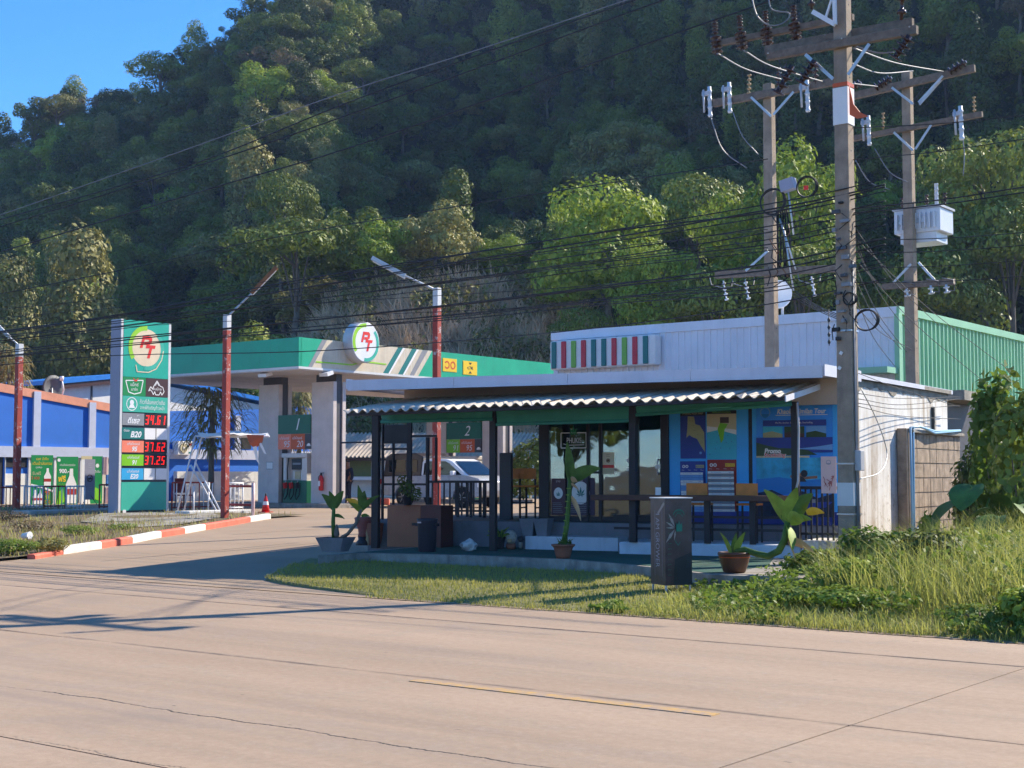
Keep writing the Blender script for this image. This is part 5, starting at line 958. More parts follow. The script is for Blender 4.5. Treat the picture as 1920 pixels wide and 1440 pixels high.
blind('rolled green blind over the open terrace corner', 714, 922, 776, 766, 791, 786); blind('green blind hanging over the shop window', 930, 1178, 768, 756, 796, 789); blind('rolled green blind over the blue poster wall', 1192, 1484, 762, 748, 778, 758)
# dark screen at the terrace corner
q0_, q1_ = SH.b(718, 829, 23.9), SH.b(764, 796, 23.9); S('dark_screen', 'dark hanging screen in the open terrace corner', 'screen', SH, (q0_.x, 23.9, q0_.z), MB('dark').box(q0_.x, q1_.x, 23.88, 23.93, q0_.z, q1_.z), bev=.01)
q0_, q1_ = SH.b(938, 955, 24.6), SH.b(960, 849, 24.6); S('standing_panel', 'tall dark standing panel beside the orange-backed stools', 'panel', SH, (q0_.x, 24.6, FL), MB('darkgrey').box(q0_.x, q1_.x, 24.55, 24.66, FL, q1_.z), bev=.015)
# ---- prints on the windows and walls
def print_b(name, lab, x0_, y0_, x1_, y1_, b, base, draw, cat='poster', th=.006, fr=SH):
    bd = bd_b(fr, x0_, y0_, x1_, y1_, b - th - .0005); t_ = T(name, lab, cat, fr, bd.O)
    if base: s_ = t_.p('sheet', MB(base).box(bd.O.x, bd.O.x + bd.W, b - th, b, bd.O.z, bd.O.z + bd.H))
    draw(bd); t_.p('print', bd.mb, s_ if base else None); return t_
def hemp(bd, u, v, r, mat):
    for a_, L in ((90, 1), (55, .85), (125, .85), (20, .6), (160, .6), (-15, .35), (195, .35)):
        an = math.radians(a_); A = bd.W / bd.H; c_, s_ = math.cos(an), math.sin(an); bd.poly([(u, v), (u + (c_ * .5 - s_ * .12) * L * r, v + (s_ * .5 + c_ * .12) * L * r * A), (u + c_ * L * r, v + s_ * L * r * A), (u + (c_ * .5 + s_ * .12) * L * r, v + (s_ * .5 - c_ * .12) * L * r * A)], mat)
def dh(bd): bd.line([(.02, .03), (.98, .03), (.98, .97), (.02, .97), (.02, .03)], .03, 'paper'); bd.text('PHUKIS', .52, .5, .34, 'paper', .55); bd.line([(.1, .3), (.3, .2), (.9, .22)], .02, 'paper'); hemp(bd, .5, .9, .3, 'shopgreen')
print_b('window_sign', 'white outlined PHUKIS lettering on the shop window with green leaf', 1051, 811, 1100, 841, WB + .008, None, dh, 'sign')
def dp(bd):
    bd.rect(0, .28, 1, .42, 'pt_red'); bd.rect(.05, .05, .95, .25, 'sand'); bd.disc(.5, .62, .17, 'brown', None, 20, 0, 360, .12); bd.disc(.5, .62, .1, 'brown'); bd.text('สมุนไพร', .5, .9, .06, 'brown', .8); bd.text('ควบคุม', .5, .81, .05, 'brown', .6)
print_b('window_poster', 'cream and red notice taped to the shop window', 1130, 848, 1151, 889, WB + .008, 'beigep', dp)
M('poster_purple', lin(70, 55, 78), .5, .1); M('poster_plum', lin(85, 52, 62), .5, .1)
def dl(bd):
    bd.disc(.5, .6, .38, 'paper', None, 24, 0, 360, 0, .85); hemp(bd, .5, .53, .3, 'tealdk'); bd.text('ขาย', .5, .92, .05, 'pink', .4)
    for i in range(6): bd.rect(.12, .08 + i * .05, .85 - .06 * (i % 3), .092 + i * .05, 'greyp')
print_b('leaf_poster', 'plum poster with white leaf oval at the window post', 1034, 897, 1060, 966, WB + .008, 'poster_plum', dl); print_b('leaf_poster', 'purple poster with white leaf oval behind the tall potted stem', 1063, 896, 1115, 966, WB + .008, 'poster_purple', lambda bd: (dl(bd),))
def rs(bd): bd.disc(.5, .6, .42, 'paper', None, 20); bd.rect(.1, .05, .9, .12, 'paper'); bd.rect(.1, .18, .9, .22, 'paper')
print_b('window_sticker', 'round white sticker on the glass beside the door post', 1174, 850, 1184, 884, WB + .008, None, rs, 'sticker')
def map1(bd):
    bd.rect(0, .91, 1, 1, 'black'); bd.text('PHANG NGA MAP', .5, .955, .04, 'sand', .8)
    L = [(.3, .9), (.55, .89), (.6, .73), (.78, .7), (.95, .55), (.97, .14), (.8, .28), (.66, .42), (.5, .45), (.36, .5), (.24, .44), (.28, .63)]; bd.poly(L[::-1], 'landp'); bd.disc(.8, .12, .05, 'lbluep')
    for u, v in ((.5, .7), (.6, .6), (.75, .5), (.45, .8), (.82, .35)): bd.text('Khao Lak', u, v, .014, 'brownp', .2)
print_b('map_poster', 'blue sea map poster with a pale peninsula on the blue wall', 1276, 772, 1323, 860, WB - .002, 'navyp', map1)
def map2(bd):
    bd.rect(0, .93, 1, 1, 'black'); bd.text('SIMILAN ISLANDS', .5, .965, .035, 'limep', .8); bd.poly([(0, .66), (.5, .63), (1, .58), (1, .93), (0, .93)], 'sand'); bd.poly([(0, .55), (.4, .6), (1, .5), (1, .6), (0, .68)], 'paper'); bd.poly([(.36, .62), (.48, .33), (.56, .4), (.6, .6), (.72, .72), (.45, .74)], 'limep'); bd.rect(.45, .74, .75, .86, 'brownp')
    for i in range(9): bd.disc(.1 + (i * .37) % .8, .1 + (i * .13) % .4, .015, 'navyp', None, 8)
print_b('map_poster', 'teal sea map poster with sandy coast and a green patch', 1326, 770, 1381, 861, WB - .002, 'seateal', map2)
def price(c1, c2, hd):
    def f(bd):
        for u in (.14, .27): bd.disc(u, .9, .06, 'paper', None, 16); bd.disc(u, .9, .03, hd, None, 10)
        bd.rect(.62, .87, .95, .93, 'landp' if hd == 'navyp' else 'yellow'); bd.text('BEST PRICE', .78, .9, .025, hd, .28)
        for i in range(4): bd.text('Price', .12 + i * .25, .83, .018, 'paper', .14)
        n_ = 15; h_ = .76 / n_
        for i in range(n_):
            bd.rect(.06, .03 + i * h_, .95, .03 + i * h_ + h_ * .9, [c1, c2][(i // (1 if hd != 'navyp' else 2)) % 2]); bd.text('Island tour by speedboat', .35, .03 + (i + .45) * h_, h_ * .35, 'navyp', .5); bd.text('1,900', .82, .03 + (i + .45) * h_, h_ * .35, 'navyp', .16)
    return f
print_b('price_board', 'navy tour price board with blue and white rows', 1276, 865, 1323, 962, WB - .002, 'navyp', price('lbluep', 'paper', 'navyp')); print_b('price_board', 'brick red tour price board with white rows', 1327, 862, 1381, 962, WB - .002, 'darkred', price('paper', 'greyp', 'darkred'))
M('reef', lin(25, 40, 70), .6, .6, 14.); M('sea_wave', lin(50, 165, 205), .5, .35, 6.)
def tour(bd):
    bd.rect(0, .8, 1, 1, 'bluep'); bd.disc(.12, .9, .07, 'lbluep', None, 24, 0, 360, .055); bd.disc(.12, .885, .05, 'seablue', None, 16, 180, 360); bd.text('Khaolak Similan Tour', .6, .905, .045, 'paper', .64, .2, .02); bd.rect(.26, .87, .94, .875, 'paper')
    bd.rect(.09, .78, .92, .83, 'navyp'); bd.text('Phi Phi, Similan, Surin Islands, Snorkelling', .5, .805, .018, 'paper', .6)
    for i, (c_a, c_b) in enumerate((('seateal', 'landp'), ('forestp', 'brownp'), ('lbluep', 'forestp'))): u = .09 + i * .285; bd.rect(u, .68, u + .26, .775, c_a); bd.poly([(u, .68), (u + .26, .68), (u + .26, .71), (u + .12, .735), (u, .72)], c_b)
    bd.poly([(0, .55), (1, .55), (1, .68), (0, .68)], 'navyp'); bd.poly([(.5, .58), (1, .57), (1, .62), (.8, .6)], 'lbluep'); bd.poly([(0, .52), (.8, .53), (.68, .57), (.5, .585), (.3, .59), (.1, .62), (0, .64)], 'forestp'); bd.rect(0, .505, .7, .522, 'sand')
    bd.rect(0, .2, 1, .506, 'sea_wave'); bd.poly([(0, .32), (.3, .34), (.6, .31), (1, .33), (1, .2), (0, .2)], 'seablue'); bd.poly([(0, 0), (1, 0), (1, .2), (.8, .16), (.6, .22), (.4, .17), (.2, .23), (0, .2)], 'reef')
    bd.line([(.45, .34), (.56, .37), (.62, .33), (.8, .34)], .035, 'skin'); bd.disc(.63, .37, .045, 'dark'); bd.poly([(.5, .36), (.62, .34), (.66, .3), (.56, .3)], 'dark'); bd.text('Promo', .22, .565, .045, 'paper', .22, .2, .05); bd.text('Snorkeling', .25, .525, .05, 'paper', .3, .2, .06); bd.text('Snorkeling', .25, .525, .044, 'pt_red', .28, .2, .01)
    bd.poly([(.3, .06), (.9, .08), (1, .13), (.4, .12)], 'navyp'); bd.rect(.45, .12, .8, .15, 'greyp')
print_b('tour_banner', 'large blue sea banner advertising a snorkelling tour', 1420, 752, 1562, 968, WB - .002, 'bluep', tour, 'banner')
# ---- counter, rails, stools
CB = 22.3; c0, c1 = sx(1112, CB), sx(1482, CB); zc_ = 1.25
ct = T('bar_counter', 'long dark wooden bar counter along the shop terrace front', 'counter', SH, ((c0 + c1) / 2, CB + .2, .5)); ct.p('counter_top', MB('darkwood').box(c0, c1, CB - .12, CB + .22, zc_ - .07, zc_ + .02), bev=.01); ct.p('end_block', MB('wood').box(c1 - .14, c1 + .003, CB - .123, CB + .05, zc_ - .068, zc_ + .023))
for px in (1240, 1325, 1410, 1476): x = sx(px, CB + .1); ct.p('leg', MB('shop_dark').box(x - .045, x + .045, CB + .08, CB + .16, .5, zc_ - .07))
for hz in (.72, .92): ct.p('rail', MB('shop_dark').box(c0 + .3, c1 - .05, CB + .165, CB + .2, hz - .02, hz + .02))
S('menu_card', 'small white card standing on the bar counter', 'card', SH, SH.b(1234, 931, CB), MB('paper').cbox(SH.b(1234, 922, CB + .05) , .09, .012, .14, .1))
def stool(px, b, lab, ry=0., z=FL):
    x = sx(px, b); t_ = T('bar_stool', lab, 'stool', SH, (x, b, z)); t_.p('seat', MB('stool_orange').cbox((x, b, z + .62), .36, .34, .035), bev=.008); t_.p('backrest', MB('stool_orange').cbox((x, b + .16 * (-1 if ry == 0 else 1), z + .86), .36, .025, .2), bev=.006)
    for i in (-1, 1):
        for j in (-1, 1): t_.p('leg', MB('shop_dark').box(x + i * .16 - .014, x + i * .16 + .014, b + j * .15 - .014, b + j * .15 + .014, z, z + (.6 if j * (1 if ry else -1) < 0 else .96)))
        t_.p('stretcher', MB('shop_dark').box(x + i * .16 - .01, x + i * .16 + .01, b - .14, b + .14, z + .2, z + .225))
    t_.p('stretcher', MB('shop_dark').box(x - .15, x + .15, b - .16, b - .14, z + .3, z + .325))
stool(967, 25.3, 'orange-backed bar stool beside the tall dark panel'); stool(995, 25.3, 'orange-backed bar stool next to the window post'); stool(1312, 22.95, 'wooden bar stool in front of the red price board', z=.5); stool(1405, 22.95, 'wooden bar stool with a hanging strap beside the tour banner', z=.5)
# terrace back railing and high table
def sh_rail(lab, x0_, x1_, b, zt_, zb_, n_, zlow):
    u0_, u1_ = sx(x0_, b), sx(x1_, b); R = T('terrace_railing', lab, 'railing', SH, (u0_, b, zb_)); R.p('top_rail', MB('shop_dark').box(u0_, u1_, b - .03, b + .03, zt_ - .05, zt_)); R.p('bottom_rail', MB('shop_dark').box(u0_, u1_, b - .02, b + .02, zlow, zlow + .04))
    for i in range(n_ + 1): x = u0_ + (u1_ - u0_) * i / n_; R.p('bar', MB('shop_dark').box(x - .015, x + .015, b - .012, b + .012, zb_, zt_ - .05))
    return R
sh_rail('dark terrace railing in front of the pickup', 800, 922, 26.6, 1.48, FL, 11, .84); R = sh_rail('dark barred fence with a white notice beside the concrete pole', 1500, 1572, 22.5, 1.42, .58, 7, .66)
for px in (838, 858, 896): x = sx(px, 26.2); 
tb = T('high_table', 'dark slatted high table on the open terrace', 'table', SH, (sx(893, 25.6), 25.6, FL)); u0_, u1_ = sx(862, 25.6), sx(918, 25.6); tb.p('table_top', MB('shop_dark').box(u0_, u1_, 25.4, 25.9, FL + .68, FL + .72))
for x in (u0_ + .04, (u0_ + u1_) / 2, u1_ - .04):
    for y_ in (25.44, 25.86): tb.p('leg', MB('shop_dark').box(x - .025, x + .025, y_ - .02, y_ + .02, FL, FL + .68))
tb.p('cross_rail', MB('shop_dark').box(u0_, u1_, 25.43, 25.46, FL + .3, FL + .34))
def dg(bd):
    rg_ = random.Random(4); bd.disc(.5, .84, .16, 'greyp', None, 14, 0, 360, .13); bd.rect(.35, .8, .65, .82, 'greyp')
    for i in range(9): x, y = rg_.uniform(.2, .7), rg_.uniform(.22, .5); bd.line([(x, y), (x + rg_.uniform(-.2, .25), y + rg_.uniform(.02, .1)), (x + rg_.uniform(-.1, .2), y - rg_.uniform(.03, .1))], .03, 'darkred')
    bd.line([(.5, .3), (.6, .18), (.55, .08)], .03, 'darkred')
print_b('notice_board', 'pinkish white notice board with dark scribbles beside the concrete pole', 1540, 856, 1568, 925, 22.44, 'pink', dg, 'notice', .012)
# ---- terrace slab with carpet
kpx2 = [(596, 1041), (667, 1037), (860, 1041), (1058, 1049), (1219, 1063), (1330, 1077), (1510, 1084), (1600, 1066)]
kt = [SH.z(px, py, CZ) for px, py in kpx2]; poly = [V((p.x, p.y, CZ)) for p in kt]; bL = V((poly[0].x + .2, 23.4, CZ))
S('terrace_slab', None, None, SH, (0, 0, 0), MB('old_concrete').ext([V((p.x, p.y, 0)) for p in poly] + [V((poly[-1].x, 23.6, 0)), V((bL.x, 23.6, 0)), V((bL.x, bL.y, 0))], (0, 0, CZ)), kind='structure')
ip = []
for i, p in enumerate(poly[:6]): ip.append(V((p.x + (.15 if i == 0 else 0), p.y + .14, CZ + .004)))
cr = SH.z(1440, 1062, CZ); ip += [V((cr.x, cr.y, CZ + .004)), V((sx(1450, 22.39), 22.39, CZ + .004)), V((sx(1160, 22.39), 22.39, CZ + .004)), V((sx(1158, 23.09), 23.09, CZ + .004)), V((sx(985, 23.09), 23.09, CZ + .004)), V((sx(980, 23.58), 23.58, CZ + .004)), V((bL.x + .1, 23.58, CZ + .004))]
S('carpet', 'green outdoor carpet laid on the shop terrace', 'carpet', SH, (ip[0].x, ip[0].y, CZ), MB('carpet').poly(ip))
# ---- things standing on the terrace
g = lambda px, py, z=CZ: SH.z(px, py, z)
p = g(775, 1026); u0_, u1_ = g(713, 1026), g(838, 1026); um = g(791, 1026); zt_ = SH.b(760, 947, p.y).z; M('cab_front', lin(172, 108, 78), .55, .15, 2.); M('cab_side', lin(105, 62, 55), .55, .15, 2.)
cbn = T('wooden_cabinet', 'brown two-tone wooden cabinet under the terrace corner', 'cabinet', SH, p); cbn.p('front_panel', MB('cab_front').box(u0_.x, um.x, p.y, p.y + .5, CZ, zt_), bev=.008); cbn.p('side_section', MB('cab_side').box(um.x + .002, u1_.x, p.y + .01, p.y + .5, CZ, zt_ - .005), bev=.008); cbn.p('handle', MB('dark').cbox((um.x - .12, p.y - .02, zt_ - .34), .07, .03, .05))
p = g(801, 1035); rb = T('rubbish_bin', 'tall dark grey rubbish bin standing against the brown cabinet', 'bin', SH, p); M('bin_grey', lin(52, 48, 56), .5, .08); rb.p('body', MB('bin_grey').lathe(p, [(.135, 0), (.15, .02), (.165, .5), (.175, .52), (.178, .56), (.16, .56), (.15, .5)], 24, closed=True)); rb.p('label', MB('pink').cbox(p + V((-.06, -.176, .5)), .07, .004, .025))
for s_ in (-1, 1): rb.p('handle', MB('bin_grey').cbox(p + V((s_ * .185, 0, .46)), .04, .09, .05))
def plant(px, py, name, lab, pot, build, group=None):
    p = g(px, py); t_ = T(name, lab, 'potted plant', SH, p, group); pot(t_, p); build(t_, p); return t_
def pot_round(mat, r, h, rim=True, top=1.25):
    def f(t_, p): t_.p('pot', MB(mat).lathe(p, [(r * .7, 0), (r * .82, h * .25), (r, h * .75), (r * top * .95, h * .88), (r * top, h * .9), (r * top, h), (r * top * .88, h), (r * .85, h * .86)], 22)); t_.p('soil', MB('soil').lathe(p + V((0, 0, h * .86)), [(r * .95, 0), (r * .5, .01)], 16))
    return f
def leafset(t_, p, specs, mat='plant_green', nm='leaf'):
    for s_ in specs: t_.p(nm, MB(s_[4] if len(s_) > 4 else mat).strap(p + V(s_[0]), s_[1], s_[2], s_[3], .7, 12, None, .16, .12, roll=max(-1.2, min(1.2, 2.2 * s_[1][0]))))
def pl_planter(t_, p):
    m = MB('step_grey'); z = [(.0, .17), (.24, .27)]; vs = [(p.x + i * w_, p.y + j * w_ * .8, p.z + h) for h, w_ in z for i, j in ((-1, -1), (1, -1), (1, 1), (-1, 1))]; m.add(vs, [(3, 2, 1, 0), (0, 1, 5, 4), (1, 2, 6, 5), (2, 3, 7, 6), (3, 0, 4, 7)]); t_.p('pot', m); t_.p('soil', MB('soil').box(p.x - .25, p.x + .25, p.y - .2, p.y + .2, p.z + .2, p.z + .22))
def pl_euph(t_, p):
    t_.p('stem', MB('plant_green').tube([p + V((-.03, 0, .2)), p + V((-.05, 0, .5)), p + V((-.04, 0, .74))], [.04, .035, .03], 8)); t_.p('stem', MB('bark').tube([p + V((.1, 0, .22)), p + V((.25, -.02, .3)), p + V((.4, 0, .48)), p + V((.5, 0, .72))], [.035, .03, .03, .028], 8)); t_.p('knot', MB('bark').lathe(p + V((.04, -.03, .22)), [(.03, 0), (.05, .08), (.03, .18), (.01, .24)], 8))
    leafset(t_, p, [((-.05, 0, .72), (-.5, -.2, 1), .32, .17), ((-.04, 0, .74), (.5, -.1, 1), .36, .15), ((-.04, 0, .74), (-.1, -.3, 1.2), .3, .16), ((-.03, 0, .6), (.8, -.2, .1), .26, .07), ((.5, 0, .72), (-.7, -.1, .7), .34, .13, 'plant_yellow'), ((.5, 0, .72), (0, -.2, 1), .42, .13), ((.5, 0, .72), (.25, -.2, 1), .34, .15), ((.5, 0, .7), (.8, -.1, .9), .46, .09), ((.5, 0, .6), (.9, -.2, .3), .2, .06), ((.5, 0, .66), (-.3, -.4, .6), .28, .12, 'plant_lime')])
plant(629, 1034, 'potted_plant', 'white square planter with two thick-leaved plants at the terrace corner', pl_planter, pl_euph)
p = g(681, 1022); M('clay_pink', lin(165, 95, 85), .75, .15); ur = T('clay_urn', 'broken pinkish clay urn on a dark stand beside the cabinet', 'urn', SH, p); ur.p('urn', MB('clay_pink').lathe(p + V((0, 0, .16)), [(.1, 0), (.09, .06), (.1, .14), (.15, .26), (.17, .34), (.14, .36)], 18)); ur.p('stand', MB('dark').lathe(p, [(.14, 0), (.13, .06), (.09, .1), (.1, .16)], 14))
p = g(702, 1022); ur = T('broken_pot', 'broken brown clay pot leaning at the cabinet side', 'pot', SH, p); ur.p('pot', MB('terracotta').lathe(p, [(.1, 0), (.13, .05), (.15, .2), (.17, .4), (.16, .41), (.13, .2)], 14, closed=False)); ur.p('shard', MB('plant_dry').ext([p + V((-.2, -.12, .05)), p + V((-.06, -.14, .0)), p + V((-.05, -.12, .36)), p + V((-.15, -.12, .44)), p + V((-.22, -.1, .36))], (.01, .025, 0)))
# tall stem in terracotta pot
def pl_tall(t_, p):
    pts = [p + V((0, 0, .2)), p + V((.06, 0, .5)), p + V((.1, 0, .9)), p + V((.12, 0, 1.25))]; t_.p('stem', MB('plant_green').tube(pts, [.042, .04, .036, .035], 10))
    for i in range(8): t_.p('ring', MB('plant_lime').lathe(p + V((.03 + .01 * i, 0, .38 + i * .1)), [(.043, 0), (.043, .012)], 10))
    e = V((.12, 0, 1.2)); leafset(t_, p, [(e, (.0, -.15, 1), .62, .16), (e, (.75, -.2, .55), .62, .2), (e, (.5, -.5, .2), .3, .1, 'plant_dry'), (e + V((0, 0, -.05)), (.5, -.3, -.1), .28, .07, 'plant_dry'), (e + V((0, 0, -.25)), (.7, -.2, -.9), .42, .13, 'plant_dry'), (e, (-.2, .1, .8), .4, .14)])
    rg_ = random.Random(3); leafset(t_, p, [((rg_.uniform(-.12, .12), rg_.uniform(-.1, .1), .22), (rg_.uniform(-1, 1), rg_.uniform(-1, .5), .8), .12, .03) for _ in range(14)], 'plant_green', 'sprout')
plant(1056, 1047, 'potted_plant', 'tall green stem with two big leaves in a terracotta pot', pot_round('terracotta', .15, .22), pl_tall)
def pl_bent(t_, p):
    pts = [p + V(q) for q in ((0.02, 0, .27), (.14, -.02, .31), (.3, -.02, .26), (.46, -.02, .23), (.6, 0, .3), (.68, 0, .45), (.72, 0, .68))]; t_.p('stem', MB('plant_green').tube(pts, [.04, .042, .042, .045, .048, .048, .04], 10)); e = pts[-1] - p
    leafset(t_, p, [(e, (-.45, -.15, 1), .52, .2, 'plant_lime'), (e, (.25, -.2, 1), .5, .2, 'plant_lime'), (e, (.55, -.1, .9), .52, .24, 'plant_green'), (e, (.5, -.5, .3), .4, .2, 'plant_lime'), (e + V((0, 0, -.06)), (.3, -.5, -.6), .36, .19, 'plant_lime'), (e, (1, -.1, .45), .34, .13, 'plant_lime'), (e + V((.26, -.03, .12)), (1, -.1, .35), .24, .11, 'plant_yellow'), (e + V((0, 0, -.25)), (1, -.3, -.05), .42, .12, 'plant_dry'), (e + V((0, 0, -.26)), (.5, -.3, -.75), .3, .07, 'plant_dry'), (e, (0, .3, .9), .4, .18, 'plant_green')])
    leafset(t_, p, [((-.06, 0, .26), (-.3, -.1, 1), .3, .09, 'plant_lime'), ((-.02, .02, .26), (.15, -.1, 1), .28, .08, 'plant_green'), ((.02, 0, .26), (.35, -.1, 1), .32, .09, 'plant_lime'), ((.03, -.02, .26), (.9, -.2, .5), .22, .06, 'plant_green')])
def pot_bowl(t_, p): M('glazed_brown', lin(92, 58, 38), .35, .2) if 'glazed_brown' not in MATS else 0; t_.p('pot', MB('glazed_brown').lathe(p, [(.13, 0), (.15, .02), (.19, .14), (.205, .22), (.215, .235), (.22, .25), (.215, .275), (.195, .275), (.18, .22)], 26)); t_.p('soil', MB('soil').lathe(p + V((0, 0, .235)), [(.19, 0), (.1, .01)], 16)); t_.p('rim_band', MB('orangep').lathe(p, [(.207, .205), (.212, .215)], 26, closed=False))
plant(1377, 1074, 'potted_plant', 'brown glazed pot with a bent sideways stem and yellow-tipped leaves', pot_bowl, pl_bent)
def pl_small(t_, p):
    rg_ = random.Random(9); leafset(t_, p, [((rg_.uniform(-.08, .08), rg_.uniform(-.08, .08), .2), (rg_.uniform(-1, 1), rg_.uniform(-1, .6), rg_.uniform(.6, 1.5)), rg_.uniform(.14, .26), .05, rg_.choice(['plant_green', 'plant_lime'])) for _ in range(26)])
plant(937, 1030, 'potted_plant', 'small leafy plant in a dark plastic pot by the terrace post', pot_round('dark', .09, .22), pl_small); plant(909, 1022, 'potted_plant', 'empty dark plastic planter beside the small leafy plant', pot_round('dark', .13, .17), lambda t_, p: None)
def pl_shrub(t_, p):
    rg_ = np.random.default_rng(6); pp, nn_, _k = crown_pts(rg_, [(0, 0, .32, .17, .15, .16), (-.08, 0, .45, .12, .12, .1), (.16, -.05, .2, .15, .12, .12)], 260); v_, q2, t2 = leaves(rg_, pp, nn_, 0.05 + .05 * rg_.random(len(pp))); o = bpy.data.objects.new('foliage', npmesh('foliage', v_, q2, 'leaf_dark', np.clip(t2, 0, .89))); col.objects.link(o); o.parent = t_.o; t_.p('stem', MB('bark').tube([p + V((0, 0, .15)), p + V((0, 0, .4))], .01, 5))
p = SH.b(764, 946, 22.9); t_ = T('potted_plant', 'dark leafy plant standing on the brown cabinet', 'potted plant', SH, (p.x, 22.9, zt_)); pp_ = V((p.x, 22.9, zt_)); pot_round('dark', .09, .16)(t_, pp_); pl_shrub(t_, pp_)
for i, (px, py) in enumerate(((993, 1006), (1019, 1006))):
    p = g(px, 1002, .53); p = V((sx(px, 23.3), 23.3, .53)); t_ = T('square_planter', ['grey square planter next to the terrace post', 'grey square planter under the window corner'][i], 'planter', SH, p); m = MB('step_grey'); vs = [(p.x + a_ * w_, p.y + b_ * w_, p.z + h) for h, w_ in ((0, .09), (.3, .14)) for a_, b_ in ((-1, -1), (1, -1), (1, 1), (-1, 1))]; m.add(vs, [(3, 2, 1, 0), (0, 1, 5, 4), (1, 2, 6, 5), (2, 3, 7, 6), (3, 0, 4, 7)]); t_.p('box', m); t_.p('soil', MB('soil').box(p.x - .125, p.x + .125, p.y - .125, p.y + .125, p.z + .25, p.z + .28))
# ornaments and litter on the terrace
M('blue_plastic', lin(70, 140, 215), .3, .1); M('clear_bag', lin(190, 188, 185), .4, .2, 14.); M('bottle_blue', lin(95, 160, 220), .2, .05)
def bottle3(px, py, lab, h, r, mat):
    p = g(px, py); t_ = T('plastic_bottle', lab, 'bottle', SH, p); t_.p('body', MB(mat).lathe(p, [(r * .9, 0), (r, .02), (r, h * .65), (r * .4, h * .86), (r * .4, h)], 14)); t_.p('cap', MB('blue_plastic').lathe(p + V((0, 0, h)), [(r * .45, 0), (r * .45, .03)], 10)); t_.p('label', MB('paper').lathe(p, [(r * 1.02, h * .3), (r * 1.02, h * .5)], 14, closed=False))
bottle3(882, 1024, 'clear blue bottle behind the plastic bag', .26, .05, 'bottle_blue'); bottle3(985, 1026, 'large blue water bottle below the grey planters', .26, .075, 'blue_plastic'); bottle3(858, 1016, 'blue drinks pack with white base near the cabinet', .22, .07, 'blue_plastic')
def lump(px, py, name, lab, s_, mat, cat, seed):
    p = g(px, py); rg_ = random.Random(seed); m = MB(mat); n1, n2 = 10, 7; vs = []
    for j in range(n2 + 1):
        for i in range(n1):
            th = math.pi * j / n2; ph = 2 * math.pi * i / n1; r_ = 1 + .25 * rg_.uniform(-1, 1); vs.append(p + V((s_[0] * r_ * math.sin(th) * math.cos(ph), s_[1] * r_ * math.sin(th) * math.sin(ph), s_[2] * (1 - math.cos(th)) * .5 * (1 + .15 * rg_.uniform(-1, 1)))))
    m.add(vs, [(j * n1 + i, j * n1 + (i + 1) % n1, (j + 1) * n1 + (i + 1) % n1, (j + 1) * n1 + i) for j in range(n2) for i in range(n1)]); return S(name, lab, cat, SH, p, m)
lump(879, 1034, 'plastic_bag', 'crumpled clear plastic bag of rubbish on the green carpet', (.15, .1, .2), 'clear_bag', 'bag', 1); lump(851, 1020, 'crumpled_paper', 'small crumpled paper beside the cabinet', (.07, .06, .07), 'paper', 'litter', 2)
p = g(958, 1030); sk = T('clay_figure', 'pale shell-encrusted clay figure on the terrace', 'ornament', SH, p); M('shell', lin(185, 175, 160), .7, .35, 22.); sk.p('body', MB('terracotta').lathe(p, [(.07, 0), (.09, .05), (.08, .1)], 14)); sk.p('head', MB('shell').lathe(p + V((0, 0, .1)), [(.06, 0), (.095, .06), (.105, .13), (.085, .19), (.04, .23)], 16)); sk.p('beak', MB('plant_dry').cbox(p + V((.02, -.1, .16)), .07, .05, .06, .3))
p = g(976, 1029); sk = T('clay_figure', 'slim carved figure beside the large blue bottle', 'ornament', SH, p); sk.p('body', MB('shell').lathe(p, [(.03, 0), (.035, .08), (.03, .12)], 10)); sk.p('head', MB('darkgrey').lathe(p + V((0, 0, .12)), [(.03, 0), (.06, .04), (.055, .08), (.03, .1)], 12))
# white dish-like bowl bits
# ---- black box sign on the lawn
BX = Fr((math.cos(.40), math.sin(.40))); p = BX.z(1248, 1105, .15); sB = .385; x0_, y0_ = p.x, p.y; zB0 = BX.d(1248, 1098, WO.z(1248, 1105, .15).y).z; zB1 = BX.d(1248, 935, WO.z(1248, 1105, .15).y).z
M('box_brown', lin(72, 58, 58), .3, .45, 5., drip=.5, dirt=(.12, .1, .1)); M('box_green', lin(28, 120, 95), .5, .1); M('silver_leaf', lin(150, 140, 135), .5, .15); M('box_dark', lin(38, 45, 48), .35, .3, 3.)
bx = T('box_sign', 'dark standing box sign lettered I AM GROWER with a green leaf', 'sign', BX, (x0_ + sB / 2, y0_ + sB / 2, .15)); bo_ = bx.p('box', MB('box_brown').box(x0_, x0_ + sB, y0_, y0_ + sB, zB0, zB1)); bx.p('top_sheet', MB('paper').box(x0_ - .012, x0_ + sB + .012, y0_ - .012, y0_ + sB + .012, zB1 + .002, zB1 + .014))
for i in (0.02, sB - .02):
    for j in (.02, sB - .02): bx.p('leg', MB('lightgrey').box(x0_ + i - .01, x0_ + i + .01, y0_ + j - .01, y0_ + j + .01, .1, zB0))
hB = zB1 - zB0; bd = Board((x0_ - .001, y0_ + sB, zB0), V((0, -1, 0)), UZ, sB, hB); bd.text('I AM GROWER', .5, .52, .09, 'greypanel', -3.0 * hB * .3, 0, 0, rot=-1) if False else None
vs_, fs_, sz_ = textmesh('I AM GROWER'); L_ = hB * .62; hT = sB * .26
bd.mb.add([bd.P(.5 + (v_[1] / sz_[1] - .5) * hT / sB, .82 - v_[0] / sz_[0] * L_ / hB, 3) for v_ in vs_], [tuple(reversed(f_)) for f_ in fs_], 'greypanel', False)
for u in (.3, .8): bd.line([(u, .1), (u, .86)], .012, 'greypanel', 2)
bd.line([(.5, .82), (.95, .95)], .1, 'silver_leaf', 1); bx.p('lettering', bd.mb, bo_)
